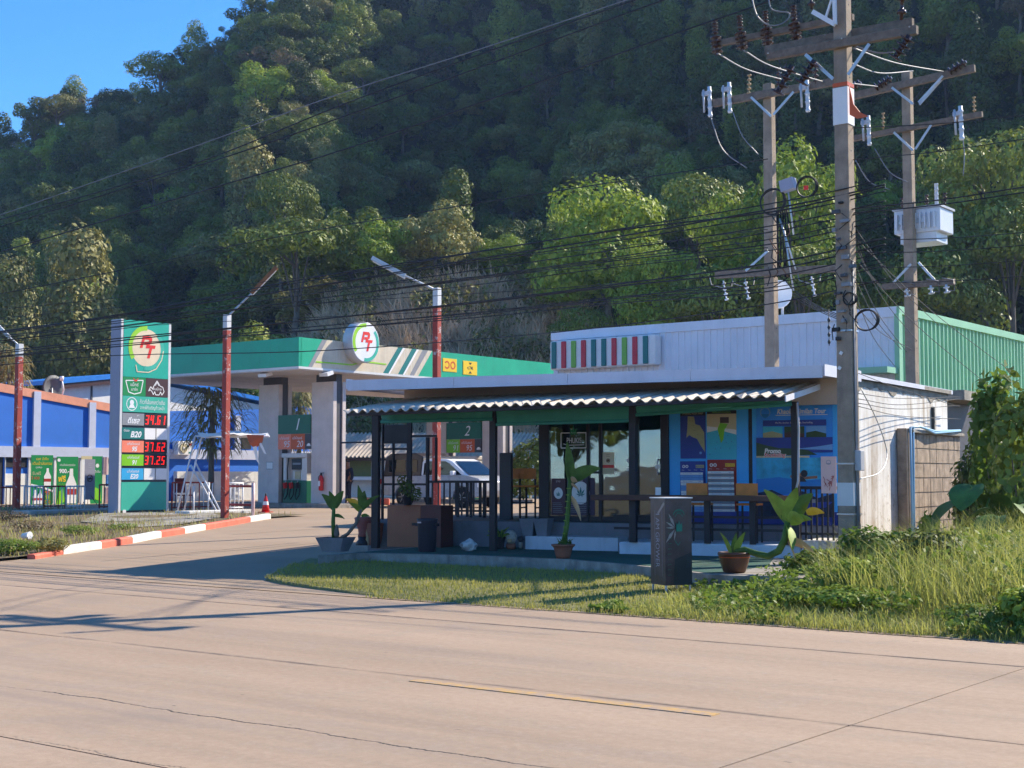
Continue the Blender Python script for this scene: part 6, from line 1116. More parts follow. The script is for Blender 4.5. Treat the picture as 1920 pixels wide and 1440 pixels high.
bd = Board((x0_, y0_ - .001, zB0), UA, UZ, sB, hB); bd.poly([(.3, .0), (1, 0), (1, .38), (.35, .3)], 'box_dark')
for a_, L in ((118, .55), (150, .42), (178, .36), (232, .62), (262, .42)):
    an = math.radians(a_); c_, s_ = math.cos(an), math.sin(an); cx_, cy__ = .38, .66; A_ = sB / hB; f_ = lambda t, w_: (cx_ + (c_ * t - s_ * w_) * L, cy__ + (s_ * t + c_ * w_) * L * A_); P_ = [f_(.05, 0), f_(.5, .09), f_(1, 0), f_(.5, -.09)]; bd.poly([(max(.01, u), v) for u, v in P_], 'silver_leaf')
bd.disc(.5, .8, .22, 'box_green', None, 20, 10, 170, .19); bd.disc(.5, .78, .15, 'box_green', None, 20, 10, 170, .13); bd.text('.GOU', .5, .85, .035, 'box_green', .2); hemp(bd, .5, .66, .26, 'box_green'); bd.rect(.38, .62, .6, .7, 'box_green')
for i in range(12): bd.text('grower', .12, .12 + i * .06, .014, 'box_green', .14)
bd.line([(.3, .52), (.42, .46), (.5, .5)], .02, 'box_green'); bx.p('leaf_print', bd.mb, bo_)
# ---- white metal building with green side and striped sign
cB = RD.loc(WO.d(1680, 575, 34)); aR, bR, zT = cB; M('clad_white', lin(228, 229, 236), .4, .08, 1., drip=.3, dirt=(.45, .42, .38)); M('clad_green', lin(150, 200, 160), .45, .08, 1., drip=.15, dirt=(.25, .3, .25)); aL = RD.b(1038, 660, bR).x
mw = T('metal_building', 'white ribbed metal building with pale green side wall behind the shop', 'building', RD, ((aL + aR) / 2, bR, .45))
def ribs(p0_, along, n_, pitch, out, z0_, z1_, mat, dep=.035):
    m = MB(mat); pr_ = []
    for i in range(n_):
        for t, o in ((0, 0), (.62, 0), (.7, dep), (.92, dep)): pr_.append(V(p0_) + V(along) * ((i + t) * pitch) + V(out) * o)
    pr_.append(V(p0_) + V(along) * (n_ * pitch)); n2 = len(pr_); m.add([(q.x, q.y, z0_) for q in pr_] + [(q.x, q.y, z1_) for q in pr_], [(i, i + 1, n2 + i + 1, n2 + i) for i in range(n2 - 1)]); return m
nW = int((aR - aL) / .19); mw.p('front_wall', ribs((aL, bR, 0), (1, 0, 0), nW, (aR - aL) / nW, (0, -1, 0), .45, zT - .22, 'clad_white', .025)); mw.p('front_trim', MB('clad_white').box(aL - .05, aR + .02, bR - .06, bR + .2, zT - .24, zT))
mw.p('side_wall', ribs((aR, bR, 0), (0, 1, 0), 90, .27, (1, 0, 0), 2.4, zT - .16, 'clad_green', .05)); mw.p('side_trim', MB('clad_green').box(aR - .2, aR + .09, bR - .02, bR + 24.3, zT - .17, zT + .012)); mw.p('corner_trim', MB('clad_green').box(aR - .02, aR + .1, bR - .08, bR + .12, 2.4, zT - .17))
mw.p('roof', MB('clad_white').box(aL, aR - .2, bR + .2, bR + 24, zT - .12, zT - .05)); mw.p('left_wall', MB('clad_white').box(aL, aL + .05, bR + .02, bR + 24, .45, zT - .13)); mw.p('side_base', MB('old_concrete').box(aR - .12, aR - .04, bR + .05, bR + 24, .2, 2.41))
q_ = RD.b(1640, 690, bR - .6); mw.p('canopy_strip', MB('clad_green').box(q_.x - .7, aR + .05, bR - .7, bR - .061, q_.z - .12, q_.z + .02))
bs = bR - .35; s0 = RD.b(1031, 640, bs); s1 = RD.b(1229, 622, bs); zs1, zs0 = s0.z, RD.b(1031, 694, bs).z
ss = T('striped_sign', 'white sign box with red, lime and teal vertical stripes', 'sign', RD, ((s0.x + s1.x) / 2, bs, zs0)); ss.p('box', MB('paper').box(s0.x, s1.x, bs, bs + .3, zs0, zs1), bev=.04)
M('stripe_teal', lin(28, 110, 108), .3, .03); M('stripe_red', lin(200, 45, 60), .3, .03); M('stripe_lime', lin(120, 175, 65), .3, .03); Ws = s1.x - s0.x
for i, mt in enumerate(['teal', 'red', 'lime', 'red', 'teal', 'teal', 'red', 'lime', 'red', 'teal']): x = s0.x + Ws * (.02 + i * .0965); ss.p('stripe', MB('stripe_' + mt).box(x, x + Ws * .047, bs - .04, bs - .001, zs0 + .03, zs1 - .03), bev=.02)
# satellite dish drum on the metal roof, behind the pole
q_ = RD.b(1462, 552, bR + 3); dd = T('white_dish', 'round white dish behind the left transformer pole above the metal roof', 'dish', RD, (q_.x, bR + 3, zT - .1)); dd.p('reflector', MB('paper').lathe((q_.x, bR + 3, q_.z), [(.08, .08), (.3, .02), (.38, -.05), (.39, -.04), (.3, .05), (.08, .11)], 26, axis='y')); dd.p('mast', MB('galv').tube([(q_.x, bR + 3.15, zT - .15), (q_.x, bR + 3.15, q_.z)], .04, 6))
# ---- lean-to of stained blocks by the side wall, pipes
aG = GA.loc(SH.wor(K1)).x; aB = aG + .16; y0_ = GA.a(1706, 880, aB).y; y1_ = GA.a(1800, 880, aB).y; zB_ = GA.a(1706, 812, aB).z
lw = T('block_wall', 'brown stained concrete block wall against the white side wall', 'wall', GA, (aB, y0_, .2)); lw.p('mortar_core', MB('old_concrete').box(aB - .12, aB - .012, y0_, y1_, .1, zB_)); M('block', lin(158, 140, 122), .9, .35, 5., bump=.5, drip=1.3, dirt=(.06, .045, .03))
nr_ = 8; hh = (zB_ - .2) / nr_; bm = None; nc = int((y1_ - y0_) / .4)
for r_ in range(nr_):
    for c_ in range(nc): y_ = y0_ + c_ * (y1_ - y0_) / nc; lw.p('block', MB('block').box(aB - .012, aB + rnd.uniform(.0, .012), y_ + .01, y_ + (y1_ - y0_) / nc - .01, .2 + r_ * hh + .01, .2 + (r_ + 1) * hh - .01))
lw.p('pier', MB('block').box(aG + .01, aB + .03, y0_ - .26, y0_ - .005, .1, zB_ + .08), bev=.015); lw.p('coping', MB('old_concrete').box(aG + .01, aB + .08, y0_ - .004, y1_ + .1, zB_ + .005, zB_ + .07), bev=.015)
M('pvc_blue', lin(150, 195, 225), .4, .08); M('valve_blue', lin(20, 90, 160), .4, .1); pp = T('water_pipes', 'pale blue water pipes with a blue valve on the block wall', 'pipe', GA, (aB + .06, y0_ - .1, .3))
for o_ in (.0, .12): pp.p('pipe', MB('pvc_blue').tube([(aB + .07, y0_ - .16 + o_, .3), (aB + .06, y0_ - .12 + o_, 1.0), (aB + .06, y0_ - .13 + o_ * 1.4, zB_ + .1), (aB + .1, y0_ + .3 + o_, zB_ + .12), (aB + .12, y0_ + 1.2, zB_ + .06 - o_ * .3), (aB + .1, y1_ - .3, zB_ + .12)], .022, 7))
pp.p('valve', MB('valve_blue').lathe((aB + .12, y0_ - .05, .62), [(.04, -.08), (.05, 0), (.04, .08)], 8, axis='y')); pp.p('valve_handle', MB('valve_blue').cbox((aB + .14, y0_ + .06, .68), .03, .18, .03))
y2 = GA.a(1700, 745, aG + .02).y; lt = T('lean_to_roof', 'small grey roof edge jutting from the back of the side wall', 'roof', GA, (aG, y1_, 2.6)); zl_ = GA.a(1806, 742, aG).z; lt.p('slab', MB('old_concrete').box(aG - .5, aG + .12, y1_ + .6, y1_ + 3, zl_ - .1, zl_ + .1)); lt.p('void_shade_wall', MB('darkgrey').box(aG - .6, aG - .4, y1_ + .25, y1_ + 6, .2, zl_ - .1)); lt.p('back_wall', MB('darkgrey').box(aG - .39, aG + 8, y1_ + 4.2, y1_ + 4.3, .2, 2.2))  # dark grey walls stand in for the shaded void behind the plants
# ================================================================ utility poles
def rods(mb, p, q, n_, r, mat, core=.35):
    """shedded insulator from p to q"""
    p, q = V(p), V(q); pts = []; rr = []
    for i in range(n_):
        for t, k_ in ((.05, core), (.5, core), (.55, 1.), (.8, .82), (.82, core)): pts.append(p + (q - p) * ((i + t) / n_)); rr.append(r * k_)
    return mb.tube(pts, rr, 12, mat)
def pole(name, lab, px, d, w0, w1, ztop, zb):
    q = RD.loc(WO.d(px, 900, d)); t_ = T(name, lab, 'utility pole', RD, (q.x, q.y, zb)); a, b = q.x, q.y
    vs = [(a + i * w / 2, b + j * w / 2, z) for z, w in ((zb - .3, w0), (ztop, w1)) for i, j in ((-1, -1), (1, -1), (1, 1), (-1, 1))]
    t_.p('shaft', MB('pole_concrete').add(vs, [(3, 2, 1, 0), (4, 5, 6, 7), (0, 1, 5, 4), (1, 2, 6, 5), (2, 3, 7, 6), (3, 0, 4, 7)]), bev=.012); t_.a, t_.b = a, b
    for i in range(16): z = zb + 1.2 + i * (ztop - zb - 1.4) / 16; t_.p('bolt_hole', MB('dark').lathe((a + w0 / 2 - (w0 - w1) / 2 * (z - zb) / (ztop - zb) - .004, b, z), [(.014, 0), (.014, .006)], 8, axis='x'))
    return t_
def arm(t_, x0, y0, x1, y1, db, ht=.13, wd=.1, mat='timber', nm='crossarm'):
    p, q = RD.b(x0, y0, t_.b + db), RD.b(x1, y1, t_.b + db); return t_.p(nm, MB(mat).beam(p, q, wd, ht), bev=.008), p, q
def ins(t_, x0, y0, x1, y1, db, n_, r, nm='insulator', mat='porcelain', par=None):
    p, q = RD.b(x0, y0, t_.b + db), RD.b(x1, y1, t_.b + db); o = t_.p(nm, rods(MB(mat), p, q, n_, r, mat), par); return o
def brace(t_, x0, y0, x1, y1, db=-.12): t_.p('brace', MB('galv').beam(RD.b(x0, y0, t_.b + db), RD.b(x1, y1, t_.b + db), .012, .05))
P1 = pole('utility_pole', 'thick concrete utility pole standing in the weeds beside the shop', 1592, 21.5, .262, .195, 10.6, .22)
arm(P1, 1440, 106, 1720, 56, -.15); arm(P1, 1436, 95, 1712, 42, .15); a2_, _, _ = arm(P1, 1336, 84, 1600, 32, .2, .1, .09)
for x, y in ((1440, 100), (1578, 72), (1705, 50)): P1.p('through_bolt', MB('galv').tube([RD.b(x, y, P1.b - .24), RD.b(x, y, P1.b + .24)], .014, 6))
brace(P1, 1510, 102, 1562, 148, -.22); brace(P1, 1630, 82, 1590, 140, -.22)
for x0, y0, x1, y1 in ((1486, 122, 1456, 178), (1528, 112, 1500, 158), (1706, 66, 1676, 112)): o = ins(P1, x0, y0, x1, y1, -.3, 4, .125, 'strain_insulator')
ins(P1, 1690, 40, 1692, -12, -.1, 2, .075)
for x, y in ((1345, 82), (1392, 74), (1440, 66), (1493, 56)): ins(P1, x, y + 20, x - 4, y - 14, .15, 4, .1); ins(P1, x - 4, y - 16, x - 6, y - 46, .15, 5, .055, 'bushing')
P1.p('steel_bracket', MB('white').beam(RD.b(1524, 22, P1.b - .2), RD.b(1566, 46, P1.b - .2), .05, .07)); P1.p('steel_bracket', MB('white').beam(RD.b(1566, 46, P1.b - .2), RD.b(1564, -20, P1.b - .2), .05, .05)); P1.p('steel_bracket', MB('white').beam(RD.b(1548, 34, P1.b - .2), RD.b(1562, -10, P1.b - .2), .03, .03)); ins(P1, 1522, 18, 1520, -14, -.2, 2, .06)
def band(t_, y0, y1, mat, nm, ex=.012):
    z0, z1 = RD.b(1580, y1, t_.b).z, RD.b(1580, y0, t_.b).z; w_ = .262 - .067 * (z1 - .22) / 10.4 + ex * 2; return t_.p(nm, MB(mat).box(t_.a - w_ / 2, t_.a + w_ / 2, t_.b - w_ / 2, t_.b + w_ / 2, z0, z1))
band(P1, 167, 236, 'paper', 'white_wrap'); band(P1, 158, 165, 'orangep', 'orange_tape'); band(P1, 905, 948, 'offwhite', 'painted_patch', .004); band(P1, 868, 871, 'steel', 'strap'); band(P1, 962, 965, 'steel', 'strap'); band(P1, 620, 623, 'steel', 'strap')
m = MB('orangep'); pts = [RD.b(1592, 160, P1.b - .1), RD.b(1600, 195, P1.b - .1), RD.b(1612, 210, P1.b - .1), RD.b(1628, 218, P1.b - .1), RD.b(1606, 222, P1.b - .1), RD.b(1593, 215, P1.b - .1)]; m.ext(pts, (0, .02, 0)); P1.p('orange_net', m)
for dx, w_ in ((0, .012), (.03, .009), (.06, .012)): P1.p('conduit', MB('grey').tube([(P1.a + .15, P1.b - .05 + dx, .3), (P1.a + .142, P1.b - .05 + dx, 2.2), (P1.a + .128, P1.b - .05 + dx, 4.8)], w_, 6))
z_ = RD.b(1607, 880, P1.b).z; P1.p('meter_box', MB('lightgrey').box(P1.a + .12, P1.a + .22, P1.b - .07, P1.b + .07, z_ - .02, z_ + .28), bev=.01)
def ring(t_, px, py, rpx, db, r, nm='cable_coil', mat='wire', n_=3, ell=1.):
    c = RD.b(px, py, t_.b + db); d_ = RD.wor(c).y; R_ = rpx / 2700 * d_; m = MB(mat)
    for k_ in range(n_): m.tube([c + V((R_ * ell * (1 + .04 * k_) * math.cos(i * .2618), .02 * k_, R_ * (1 - .03 * k_) * math.sin(i * .2618))) for i in range(25)], r, 5, cap=False)
    t_.p(nm, m)
ring(P1, 1624, 600, 20, .0, .012, ell=1.1); ring(P1, 1512, 350, 20, .1, .012); ring(P1, 1592, 560, 12, -.15, .008, n_=4)
rg = random.Random(12)
for i in range(16):
    y = 380 + i * 17; p = RD.b(1560 + rg.uniform(-5, 40), y, P1.b - .14); P1.p('cable_clamp', MB(rg.choice(['porcelain', 'grey', 'wire', 'darkgrey'])).cbox(p, rg.uniform(.05, .16), .05, rg.uniform(.03, .07), rg.uniform(-.5, .5)))
for i in range(14):
    x, y = 1560 + rg.uniform(-6, 44), 400 + i * 16; P1.p('cable_loop', MB('wire').tube([RD.b(x, y, P1.b - .15), RD.b(x + rg.uniform(-14, 18), y + 12, P1.b - .17), RD.b(x + rg.uniform(-8, 12), y + 30, P1.b - .15)], .008, 5))
for x, y in ((1577, 662), (1574, 690)): P1.p('plate', MB('paper').cbox(RD.b(x, y, P1.b - .14), .05, .008, .05, 0, None, 0, .6))
# rear pair carrying the switchgear and the transformer
P2 = pole('utility_pole', 'weathered concrete pole rising behind the shop roof, with cutout fuses', 1450, 30., .25, .19, WO.d(1450, 158, 30).z, .45); P3 = pole('utility_pole', 'concrete pole carrying the white transformer box behind the shop', 1714, 31., .25, .19, WO.d(1714, 135, 31).z, .45)
arm(P2, 1338, 194, 1594, 148, -.17, .16); brace(P2, 1408, 182, 1446, 218, -.24); brace(P2, 1488, 172, 1450, 215, -.24); arm(P2, 1342, 516, 1590, 502, -.17, .15); brace(P2, 1398, 508, 1440, 470, -.24)
M('cutout_white', lin(215, 218, 222), .4, .05)
def cutout(t_, px, py, db=-.28, s_=1.):
    c = RD.b(px, py, t_.b + db); o = t_.p('cutout_fuse', rods(MB('cutout_white'), c + V((0, 0, .28 * s_)), c + V((.02, 0, -.42 * s_)), 4, .055 * s_, 'cutout_white', .75)); t_.p('fuse_tube', MB('lightgrey').tube([c + V((-.1, -.08, .2 * s_)), c + V((-.06, -.12, -.3 * s_))], .025, 6), o); t_.p('fuse_hinge', MB('lightgrey').cbox(c + V((-.06, -.05, .12 * s_)), .16, .07, .09), o)
for x, y in ((1330, 186), (1367, 178), (1513, 175)): cutout(P2, x, y)
ins(P2, 1404, 180, 1405, 138, -.2, 5, .05, mat='plant_dry'); ins(P2, 1460, 165, 1459, 125, -.2, 4, .06); ins(P2, 1530, 158, 1529, 120, -.2, 4, .06)
for x, y in ((1360, 520), (1401, 518), (1525, 512)):
    o = ins(P2, x - 4, y + 6, x + 3, y + 45, -.2, 4, .045, mat='cutout_white'); P2.p('jumper', MB('alu_wire').tube([RD.b(x - 30, y - 2, P2.b - .2), RD.b(x - 26, y + 14, P2.b - .22), RD.b(x - 5, y + 20, P2.b - .22), RD.b(x + 12, y + 16, P2.b - .22), RD.b(x + 14, y, P2.b - .2)], .012, 6))
ring(P2, 1448, 378, 25, -.25, .018, n_=3); P2.p('junction_box', MB('greypanel').cbox(RD.b(1478, 347, P2.b - .2), .3, .2, .24, 0, None, 0, -.2)); P2.p('warning_tag', MB('pt_red').cbox(RD.b(1511, 352, P2.b - .2), .09, .02, .09, .3))
for i in range(6): x = 1456 + i * 4; P2.p('riser_cable', MB('wire' if i % 2 else 'rubber').tube([RD.b(x, 395, P2.b - .15), RD.b(x + rg.uniform(-4, 6), 450, P2.b - .15), RD.b(x + rg.uniform(-3, 4), 520, P2.b - .15)], .018, 6))
for x0, y0, x1, y1 in ((1462, 410, 1492, 505), (1470, 430, 1488, 545), (1478, 360, 1488, 440)): P2.p('steel_pipe', MB('galv').tube([RD.b(x0, y0, P2.b - .25), RD.b(x1, y1, P2.b - .25)], .02, 6))
arm(P3, 1592, 182, 1828, 128, -.17, .16); brace(P3, 1672, 164, 1712, 195, -.24); brace(P3, 1768, 142, 1722, 192, -.24); brace(P3, 1772, 142, 1724, 196, .1); arm(P3, 1590, 262, 1842, 214, -.17, .12); brace(P3, 1676, 248, 1712, 282, -.24); brace(P3, 1746, 234, 1716, 280, -.24); arm(P3, 1655, 538, 1790, 528, -.17, .13); brace(P3, 1675, 530, 1708, 495, -.24); brace(P3, 1752, 525, 1722, 492, -.24)
for x0, y0, x1, y1 in ((1812, 115, 1778, 135), (1672, 145, 1640, 165), (1615, 155, 1588, 168)): ins(P3, x0, y0, x1, y1, -.25, 4, .1, 'strain_insulator')
cutout(P3, 1801, 225, -.28, 1.1); cutout(P3, 1628, 240, -.28, 1.); ins(P3, 1656, 243, 1656, 210, -.2, 4, .04, mat='plant_dry'); ins(P3, 1827, 212, 1826, 180, -.2, 4, .04, mat='plant_dry')
for x, y in ((1700, 540), (1745, 535), (1774, 533)): ins(P3, x, y, x + 2, y + 18, -.22, 2, .07, mat='cutout_white'); P3.p('jumper', MB('alu_wire').tube([RD.b(x - 8, y - 12, P3.b - .25), RD.b(x + 14, y - 8, P3.b - .25), RD.b(x + 16, y + 12, P3.b - .25), RD.b(x + 4, y + 12, P3.b - .25)], .012, 6))
m = MB('cutout_white'); c0, c1 = RD.b(1680, 450, P3.b + .25), RD.b(1765, 388, P3.b + .25)
tr = T('transformer', 'white transformer box hung on the right rear pole', 'transformer', RD, ((c0.x + c1.x) / 2, P3.b + .5, c0.z)); tk = tr.p('tank', MB('cutout_white').box(c0.x, c1.x, P3.b + .15, P3.b + .95, c0.z + .1, c1.z), bev=.02); tr.p('tank_base', MB('cutout_white').box(c0.x + .12, c1.x - .1, P3.b + .2, P3.b + .85, c0.z - .12, c0.z + .099), bev=.01); tr.p('lid', MB('lightgrey').box(c0.x - .03, c1.x + .03, P3.b + .12, P3.b + .98, c1.z + .002, c1.z + .05))
for i in range(9): x = c0.x + .1 + i * (c1.x - c0.x - .2) / 8; tr.p('cooling_fin', MB('cutout_white').box(x - .012, x + .012, P3.b + .06, P3.b + .149, c0.z + .18, c1.z - .1), tk)
for i, px in enumerate((1692, 1738, 1772)): ins_p = RD.b(px, 384, P3.b + .5); tr.p('bushing', rods(MB('porcelain'), (ins_p.x, P3.b + .5, c1.z + .05), (ins_p.x, P3.b + .5, c1.z + .36), 4, .05, 'porcelain'))
ip_ = RD.b(1756, 380, P3.b + .6); tr.p('expansion_pipe', rods(MB('cutout_white'), (ip_.x, P3.b + .6, c1.z + .05), (ip_.x, P3.b + .6, c1.z + .62), 5, .05, 'cutout_white', .8)); tr.p('hanger', MB('galv').box(P3.a - .3, P3.a + .3, P3.b + .1, P3.b + .149, c0.z + .3, c0.z + .4))
for i in range(16):
    x, y = 1438 + rg.uniform(0, 50), 385 + i * 9; P2.p('cable_loop', MB(rg.choice(['wire', 'rubber', 'brown'])).tube([RD.b(x, y, P2.b - .2), RD.b(x + rg.uniform(-16, 20), y + rg.uniform(4, 20), P2.b - .24), RD.b(x + rg.uniform(-10, 14), y + rg.uniform(18, 40), P2.b - .2)], .012, 5))
# ================================================================ overhead wires
def spline(pts, n_=7):
    P_ = [V(p) for p in pts]; P_ = [P_[0] * 2 - P_[1]] + P_ + [P_[-1] * 2 - P_[-2]]; out = []
    for i in range(1, len(P_) - 2):
        for k_ in range(n_):
            t = k_ / n_; a, b, c, d = P_[i - 1:i + 3]; out.append(.5 * ((2 * b) + (c - a) * t + (2 * a - 5 * b + 4 * c - d) * t * t + (3 * b - 3 * c + d - a) * t ** 3))
    return out + [P_[-2]]
def wire(lab, pts, b, r=.009, mat='wire', group=None, name='overhead_cable', fr=RD):
    q = [fr.b(x, y, b) if not isinstance(b, (list, tuple)) else RD.loc(WO.d(x, y, bb)) for (x, y), bb in zip(pts, b if isinstance(b, (list, tuple)) else [0] * len(pts))]
    return S(name, lab, 'cable', RD, q[0], MB(mat).tube(spline(q), r, 5, mat), group)
HVG = 'high overhead cables along the road'; HVL = 'high dark overhead cable crossing the hillside along the road'
wire('high pale aluminium overhead cable above the dark ones', [(1330, -50), (1175, 0), (900, 92), (640, 175), (400, 262), (200, 333), (0, 403), (-150, 450)], 20.0, .009, 'alu_wire')
wire(HVL, [(1400, -70), (1205, -5), (900, 102), (640, 197), (403, 293), (213, 352), (0, 412), (-150, 458)], 20.2, .014, group=HVG); wire(HVL, [(1500, -80), (1245, 0), (950, 108), (640, 220), (467, 280), (300, 333), (0, 425), (-150, 468)], 20.4, .014, group=HVG)
wire(HVL, [(1520, -30), (1420, 10), (1280, 58), (973, 167), (640, 282), (393, 354), (0, 472), (-150, 505)], 20.1, .015, group=HVG)
wire('dark cable from the left rear pole towards the draped hillside trees', [(1440, 298), (1043, 358), (827, 392), (480, 452), (200, 512), (-150, 580)], 24.5, .012)
LG = 'low cable bundle along the road'; LL = 'low dark cable of the bundle strung between the roadside poles'
for i in range(16):
    y0 = 380 + i * 12.5 + rg.uniform(-8, 8); sag = rg.uniform(-12, 12)
    wire(LL, [(1660, y0 - 52), (1570, y0 - 30), (1428, y0 - 2), (1150, y0 + 42 - i * 1.1 + sag), (880, y0 + 86 - i * 2.3 + sag), (560, y0 + 141 - i * 4.5 + sag), (220, y0 + 203 - i * 7.4), (0, y0 + 236 - i * 8.4), (-160, y0 + 256 - i * 8.8)], 20.0 + .03 * i, rg.choice([.008, .01, .014]), group=LG)
for i in range(4):
    y0 = 430 + i * 34; wire('thin far cable behind the shop roof towards the canopy', [(1440, y0), (1100, y0 + 38), (700, y0 + 76 - i * 6), (320, y0 + 118 - i * 14), (0, y0 + 150 - i * 18), (-160, y0 + 164 - i * 20)], 24.3, .007, group='far thin cables')
RG = 'cables running right of the thick pole'; RL = 'dark cable running from the thick pole past the transformer'
for y0, y1, r in ((392, 352, .011), (400, 362, .011), (450, 438, .007), (474, 462, .007), (502, 490, .006), (530, 520, .006), (240, 218, .008), (300, 262, .007)): wire(RL, [(1592, y0), (1760, (y0 + y1) / 2 + 3), (1940, y1 - 4), (2100, y1 - 20)], 20.2, r, group=RG)
DG = 'drop cables fanning from the thick pole'; DL = 'thin drop cable fanning down from the thick pole to the buildings'
for i, (y0, x1, y1, d1) in enumerate(((432, 1760, 610, 33), (450, 1900, 700, 36), (470, 1720, 640, 31), (490, 1850, 720, 35), (505, 1700, 660, 31), (530, 1690, 655, 31), (560, 1680, 690, 30), (455, 1660, 545, 31), (575, 1710, 655, 30.5))): wire(DL, [(1606, y0), ((1606 + x1) / 2 - 4, (y0 + y1) / 2 + 10), (x1, y1)], [21.4, (21.4 + d1) / 2, d1], .007, group=DG)
for i in range(4): wire('thin cable slung from the left rear pole to the thick pole', [(1490, 545 + i * 5), (1530, 572 + i * 3), (1572, 590 + i * 3)], [29.8, 25.5, 21.6], .008, group='cables slung between left rear pole and thick pole')
for i, (y0, y1, ym) in enumerate(((700, 763, 728), (738, 744, 745), (748, 748, 757), (756, 760, 765), (762, 786, 778))): wire(['cable drooping across the top of the white side wall', 'upper slack cable along the white side wall', 'middle slack cable along the white side wall', 'lower slack cable along the white side wall', 'lowest cable along the white side wall'][i], [(1610, y0), (1690, ym + 2), (1800, y1)], aG_pts if False else [21.5, 25.0, 28.4], .006)
wire('grey cable looping down the white side wall to the meter', [(1614, 728), (1645, 790), (1663, 850), (1650, 885), (1612, 898)], [21.5, 22.6, 23, 22.4, 21.5], .009, 'galv')
for x0, y0, x1, y1, xm, ym, d0, d1 in ((1332, 218, 1400, 315, 1355, 280, 29.6, 29.6), (1374, 210, 1422, 290, 1392, 255, 29.6, 29.6), (1604, 300, 1668, 355, 1630, 340, 30.6, 30.6), (1640, 278, 1702, 342, 1668, 322, 30.6, 30.6), (1804, 250, 1806, 330, 1808, 290, 30.6, 30.6)): wire('curved jumper lead hanging from a cutout fuse', [(x0, y0), (xm, ym), (x1, y1)], [d0, d0, d1], .012, 'alu_wire', 'jumper leads under the cutout fuses')
for i, (x0, y0, xm, ym, x1, y1, da, db_) in enumerate(((1345, 100, 1400, 130, 1470, 150, 22, 29.6), (1395, 95, 1450, 125, 1560, 158, 22, 29.6), (1600, 90, 1680, 118, 1775, 135, 21.6, 30.6), (1595, 118, 1650, 137, 1712, 133, 21.6, 30.7), (1585, 155, 1610, 158, 1645, 162, 21.6, 30.7), (1600, 85, 1640, 98, 1676, 98, 21.6, 21.3))): wire('bare aluminium jumper between the upper crossarms', [(x0, y0), (xm, ym), (x1, y1)], [da, (da + db_) / 2, db_], .012, 'alu_wire', 'bare jumpers between the crossarms')
wire('bare lead looping at the top of the crossarm', [(1408, -10), (1420, 30), (1445, 48), (1470, 42), (1480, 25), (1448, 18), (1440, -8)], [21.7] * 7, .012, 'alu_wire')
# string of beads / spiral damper by the pole
p = WO.d(1554, 600, 19.5); bdm = T('hanging_damper', 'small dark bead string hanging beside the thick pole', 'cable fitting', WO, (p.x, p.y, p.z - .3)); 
for i in range(4): bdm.p('bead', MB('dark').lathe((p.x, p.y, p.z - i * .1), [(.01, -.03), (.022, 0), (.01, .03)], 8))
bdm.p('cord', MB('wire').tube([(p.x, p.y, p.z - .35), (p.x, p.y, p.z + .15)], .005, 5))
# ================================================================ grass, weeds, shrubs
def blades(name, lab, A_, B_, zf, hmin, hmax, wd, mat, tint=None, lean=.5, kind='stuff', cat='grass'):
    n_ = len(A_); z = np.array([zf(a, b) for a, b in zip(A_, B_)]); h = hmin + (hmax - hmin) * rng.random(n_) ** 1.6; an = rng.random(n_) * 6.283; l = lean * h * rng.random(n_)
    base = np.stack([A_, B_, z - .01], 1); sd_ = np.stack([np.cos(an + 1.57), np.sin(an + 1.57), np.zeros(n_)], 1) * (wd * (.6 + .8 * rng.random(n_)))[:, None]
    dv = np.stack([np.cos(an), np.sin(an), np.zeros(n_)], 1); mid = base + dv * (l * .35)[:, None] + np.array([0, 0, 1]) * (h * .6)[:, None]; tip = base + dv * l[:, None] + np.array([0, 0, 1]) * h[:, None]
    v = np.stack([base - sd_, base + sd_, mid + sd_ * .7, mid - sd_ * .7, tip], 1).reshape(-1, 3); i5 = np.arange(n_) * 5
    tri = np.concatenate([np.stack([i5, i5 + 1, i5 + 2], 1), np.stack([i5, i5 + 2, i5 + 3], 1), np.stack([i5 + 3, i5 + 2, i5 + 4], 1)]); tt = np.repeat(np.clip(tint if tint is not None else rng.random(n_), 0, 1), 5)
    o = bpy.data.objects.new(name, npmesh(name, v, tri, mat, tt, tri=True)); col.objects.link(o); o.rotation_euler = (0, 0, RD.rot); tag(o, lab, cat, None, kind); return o
def nz(A_, B_, s_, k_=0.): return np.array([.5 + .5 * vnoise(a * s_, b * s_, k_) for a, b in zip(A_, B_)])
n_ = 75000; B_ = rng.uniform(13.72, 17.6, n_); A_ = rng.uniform(-20, 2, n_); lim = np.array([a_lawn(b) for b in B_]); edge = 13.78 + .16 * nz(A_, A_ * 0, 1.6) ; ok = (A_ > lim + .05) & (B_ > edge); A_, B_ = A_[ok], B_[ok]
tk_ = RD.loc(SH.wor(kt[1])); ter = np.array([float(np.interp(a, [RD.loc(SH.wor(p)).x for p in kt[:7]], [RD.loc(SH.wor(p)).y for p in kt[:7]])) for a in A_]); ok = (B_ < ter - .02) | (A_ > RD.loc(SH.wor(kt[6])).x); A_, B_ = A_[ok], B_[ok]
t1 = nz(A_, B_, .9); blades('lawn_grass', 'short trodden lawn grass between the road and the shop terrace', A_, B_, lz, .02, .075, .006, 'grass_lawn', .35 * rng.random(len(A_)) + .6 * t1)
n_ = 78000; B_ = 13.9 + 12 * rng.random(n_) ** 1.25; A_ = rng.uniform(-9.2, 3.5, n_); edge = 13.86 + .2 * nz(A_, A_ * 0, 1.6); gab = RD.loc(SH.wor(K1)); ok = (B_ > edge) & ~((B_ > 17.3) & (A_ < gab.x + .05)) & ~((A_ < -8.0) & (B_ > 16.3)); A_, B_ = A_[ok], B_[ok]; hf = np.clip((A_ + 9.4) / 3.0, .25, 1) * np.clip((B_ - 13.5) / 3.4, .2, 1)
t1 = nz(A_, B_, .5, 4.)
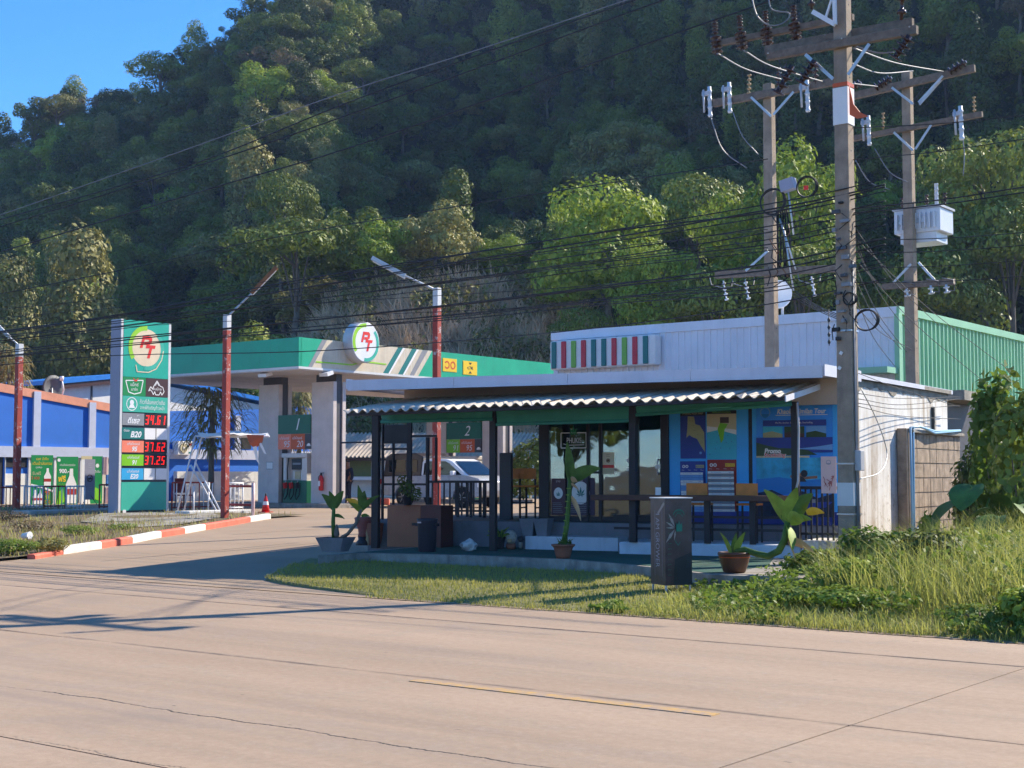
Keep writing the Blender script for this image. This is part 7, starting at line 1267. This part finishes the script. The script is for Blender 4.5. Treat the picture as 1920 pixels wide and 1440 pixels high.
def wz(a, b): return bz(a, b) if b > 17.5 else lz(a, b)
for lo_, hi_, lab, nm in ((0, .45, 'low weedy grass along the road edge beside the pole', 'weed_grass'), (.45, 2, 'tall yellow-green weeds on the bank beside the white wall', 'tall_weeds')):
    s_ = (hf >= lo_) & (hf < hi_); blades(nm, lab, A_[s_], B_[s_], wz, .06 if lo_ == 0 else .15, .17 if lo_ == 0 else .72, .0045, 'grass_weed', .4 * rng.random(s_.sum()) + .62 * t1[s_], 1.5)
n_ = 30000; B_ = 13.95 + 16 * rng.random(n_) ** 1.1; ak = np.array([a_kerb(b) for b in B_]); A_ = ak - .05 - 24 * rng.random(n_); p_ = np.stack([A_ * RD.x.x + B_ * RD.y.x, A_ * RD.x.y + B_ * RD.y.y], 1); ok = (960 + 2700 * p_[:, 0] / p_[:, 1] > -40); A_, B_ = A_[ok], B_[ok]; t1 = nz(A_, B_, .45, 7.); ok = (t1 > .36) | (B_ < 17); ok &= ~((B_ > 24.5) & (rng.random(len(B_)) < .75)); A_, B_, t1 = A_[ok], B_[ok], t1[ok]
s_ = rng.random(len(A_)) < .6; blades('dry_grass', 'dry yellow grass on the verge below the price totem', A_[s_], B_[s_], vz, .05, .22, .008, 'grass_dry', None, 1.); blades('verge_grass', 'green grass tufts on the verge below the price totem', A_[~s_], B_[~s_], vz, .05, .2, .008, 'grass_weed', .1 + .8 * rng.random((~s_).sum()), 1.)
# leafy weeds (ground cover) mixed into the bank
n_ = 34000; B_ = 14. + 9 * rng.random(n_) ** 1.3; A_ = rng.uniform(-9.6, 2.5, n_); t1 = nz(A_, B_, .8, 9.); ok = (t1 > .44) & ~((B_ > 17.2) & (A_ < gab.x + .1)); A_, B_ = A_[ok], B_[ok]; n_ = len(A_); z = np.array([wz(a, b) for a, b in zip(A_, B_)]); hf = np.clip((A_ + 9.6) / 2.5, .2, 1)
v, q_, t_ = leaves(rng, np.stack([A_, B_, z + .03 + .42 * hf * np.clip((B_ - 13.6) / 2.5, .2, 1) * rng.random(n_)], 1), rng.normal(size=(n_, 3)) * .7 + [0, 0, 1], .05 + .06 * rng.random(n_), .6); o = bpy.data.objects.new('ground_cover', npmesh('ground_cover', v, q_, 'leaf_shrub', t_ * .89)); col.objects.link(o); o.rotation_euler = (0, 0, RD.rot); tag(o, 'small-leaved ground cover weeds on the bank beside the pole', 'weeds', None, 'stuff')
def shrub(px, py, rx, rz_, lab, n_=1500, ls=.09, mat='leaf_shrub', seed=1, nl=5, ry=None, z=None, d=None, cat='shrub', name='roadside_shrub'):
    rg_ = np.random.default_rng(seed); p = RD.loc(WO.d(px, py, d)) if d else None
    if p is None:
        zz = .12
        for _ in range(10): p = RD.z(px, py, zz); zz = wz(p.x, p.y)
        p.y = max(p.y, 14.35 + .75 * rx)
    p.z = wz(p.x, p.y) if z is None else z; lo = []
    for i in range(nl): a_ = i * 2.4; rr = .55 * math.sqrt(i / nl); lo.append((rr * rx * math.cos(a_), rr * (ry or rx) * math.sin(a_), rz_ * (.42 + .22 * rg_.random()), rx * (.5 + .2 * rg_.random()), (ry or rx) * (.5 + .2 * rg_.random()), rz_ * (.38 + .15 * rg_.random())))
    pp, nn_, k_ = crown_pts(rg_, lo, n_, .45); pp[:, 2] = np.maximum(pp[:, 2], .02); v_, q2, t2 = leaves(rg_, pp, nn_, ls * (.6 + .8 * rg_.random(len(pp))), .55); t_ = T(name, lab, cat, RD, p); o = bpy.data.objects.new('foliage', npmesh('foliage', v_, q2, mat, t2 * .89)); col.objects.link(o); o.parent = t_.o; m = MB('bark')
    for i in range(4): m = MB('bark').tube([p, p + V((rx * .3 * math.cos(i * 1.7), rx * .3 * math.sin(i * 1.7), rz_ * .6))], .012, 5); t_.p('stem', m)
shrub(1530, 1088, .42, .42, 'dark leafy shrub growing before the foot of the thick pole', 2600, .075, 'leaf_shrub', 1); shrub(1660, 1090, .55, .66, 'broad green shrub right of the thick pole', 4200, .085, 'leaf_shrub', 2); shrub(1742, 1085, .45, .6, 'dark rounded shrub in the middle of the weedy bank', 2800, .08, 'leaf_dark', 3); shrub(1620, 1110, .28, .4, 'small bright shrub against the thick pole', 1400, .08, 'leaf_bright', 4); shrub(1890, 1105, .42, .45, 'glossy light green shrub at the road side of the bank', 2200, .1, 'leaf_bright', 5); shrub(1420, 1112, .3, .12, 'creeping weed patch in front of the glazed pot', 1000, .05, 'leaf_shrub', 6); shrub(1500, 1135, .45, .2, 'low creeping weeds on the road edge', 1600, .06, 'leaf_shrub', 7)
shrub(1590, 1150, .5, .24, 'low leafy weeds in front of the broad green shrub', 1800, .07, 'leaf_bright', 8); shrub(1830, 1178, .4, .2, 'low weeds at the road edge under the glossy shrub', 1200, .06, 'leaf_shrub', 9)
def vshrub(px, py, rx, rz_, lab, n_, ls, mat, seed): q_ = RD.g(px, py); shrub(px, py, rx, rz_, lab, n_, ls, mat, seed, z=vz(q_.x, q_.y), d=RD.wor(q_).y, name='verge_weed')
vshrub(25, 1046, .5, .28, 'green weed clump at the road corner of the left verge', 1500, .07, 'leaf_shrub', 31); vshrub(95, 1042, .35, .26, 'olive weed clump where the painted kerb begins', 1100, .06, 'leaf_olive', 32); vshrub(150, 1008, .5, .22, 'green weed clump on the verge behind the kerb start', 1200, .06, 'leaf_shrub', 33); vshrub(60, 1000, .6, .25, 'brownish weed clump in the middle of the left verge', 1300, .06, 'leaf_brown', 34); vshrub(230, 998, .4, .16, 'low green weeds below the gravel patch', 800, .05, 'leaf_shrub', 35); vshrub(10, 985, .6, .3, 'dry brown weed clump near the grey concrete slab', 1200, .06, 'leaf_brown', 36)
q_ = RD.g(48, 1024); cup = T('paper_cup', 'crushed white paper cup lying on the left verge', 'litter', RD, (q_.x, q_.y, vz(q_.x, q_.y))); cz_ = vz(q_.x, q_.y) + .14; cup.p('cup', MB('paper').tube([(q_.x - .1, q_.y, cz_), (q_.x + .1, q_.y + .02, cz_ + .02)], [.055, .075], 10)); cup.p('rim', MB('white').tube([(q_.x + .1, q_.y + .02, cz_ + .02), (q_.x + .112, q_.y + .021, cz_ + .021)], [.08, .08], 10))
# tall plant, taro leaves and thicket at the right
shrub(1868, 990, .42, 2.75, 'tall leafy sapling in front of the green metal wall', 1900, .17, 'leaf_shrub', 11, 8, z=.3, d=22.5, name='sapling'); shrub(1920, 990, .5, 2.6, 'leafy sapling at the edge of the green wall', 2200, .16, 'leaf_mid', 12, 8, z=.3, d=21.5, name='sapling'); shrub(1880, 990, .9, 1.7, 'dense dark thicket beside the block wall', 5200, .15, 'leaf_dark', 13, 9, z=.3, d=23.5, name='thicket'); shrub(1835, 990, .4, 1.3, 'dark leafy bush at the end of the block wall', 1800, .13, 'leaf_dark', 14, 6, z=.3, d=23.8); shrub(1742, 985, .16, .75, 'slender light green weed stalk before the block wall', 240, .16, 'leaf_bright', 15, 6, z=.25, d=21.5, name='weed_stalk'); shrub(1950, 1000, 1.2, 2.4, 'tall dark thicket right of the saplings', 5600, .16, 'leaf_mid', 16, 9, z=.3, d=25, name='thicket')
def taro(px, py, d, specs, lab):
    p = RD.loc(WO.d(px, py, d)); p.z = wz(p.x, p.y); t_ = T('taro_plant', lab, 'plant', RD, p)
    for az, hgt, ln, wd_ in specs:
        tip = p + V((.35 * math.cos(az), .35 * math.sin(az), hgt)); t_.p('stalk', MB('plant_green').tube([p, p + V((.1 * math.cos(az), .1 * math.sin(az), hgt * .6)), tip], .014, 6)); t_.p('leaf', MB('plant_green').strap(tip - V((math.cos(az), math.sin(az), 0)) * .12, (math.cos(az), math.sin(az), -.35), ln, wd_, .9, 8, None, .12, .05, prof=lambda t: math.sin(math.pi * (.12 + .88 * t)) ** .7 + .02))
taro(1838, 970, 20.8, [(-2.4, .72, .62, .5), (-.9, .5, .5, .42), (1.5, .8, .6, .5), (-1.6, .95, .6, .48)], 'large-leaved taro plant before the dark thicket'); taro(1890, 985, 20.2, [(-1.8, .5, .5, .44), (-.5, .66, .55, .45), (-2.8, .6, .5, .42)], 'bright taro plant beside the larger taro')
# tree row across the road (mirrored in the shop glass)
for i, (a_, b_, s_) in enumerate(((-44, -10, .8), (-38, -8, .7), (-32, -11, .85), (-26, -8.5, .7), (-20, -10, .8), (-14, -8, .65), (-7, -11, .8), (-50, -12, .9))):
    q_ = RD.wor((a_, b_, 0)); put_tree(['round0', 'round2', 'tall1', 'round1', 'round3', 'flat0', 'tall0', 'round1'][i], q_.x, q_.y, -.05, s_, i * 1.3, 'roadside_tree', 'leafy tree across the road mirrored in the shop glass', 'trees across the road')

# ================================================================ air
k = N('air'); pv = k.n('ShaderNodeVolumePrincipled', {'Color': (.42, .62, 1, 1), 'Density': .00028, 'Anisotropy': .2}); k.t.links.new(pv.outputs[0], k.o.inputs['Volume']); MATS['air'] = k.m
hz = MB('air').box(-2400, 2400, -2400, 2400, -1.2, 150).build('haze'); tag(hz, 'thin blue air haze over the hillside', 'haze', None, 'stuff')
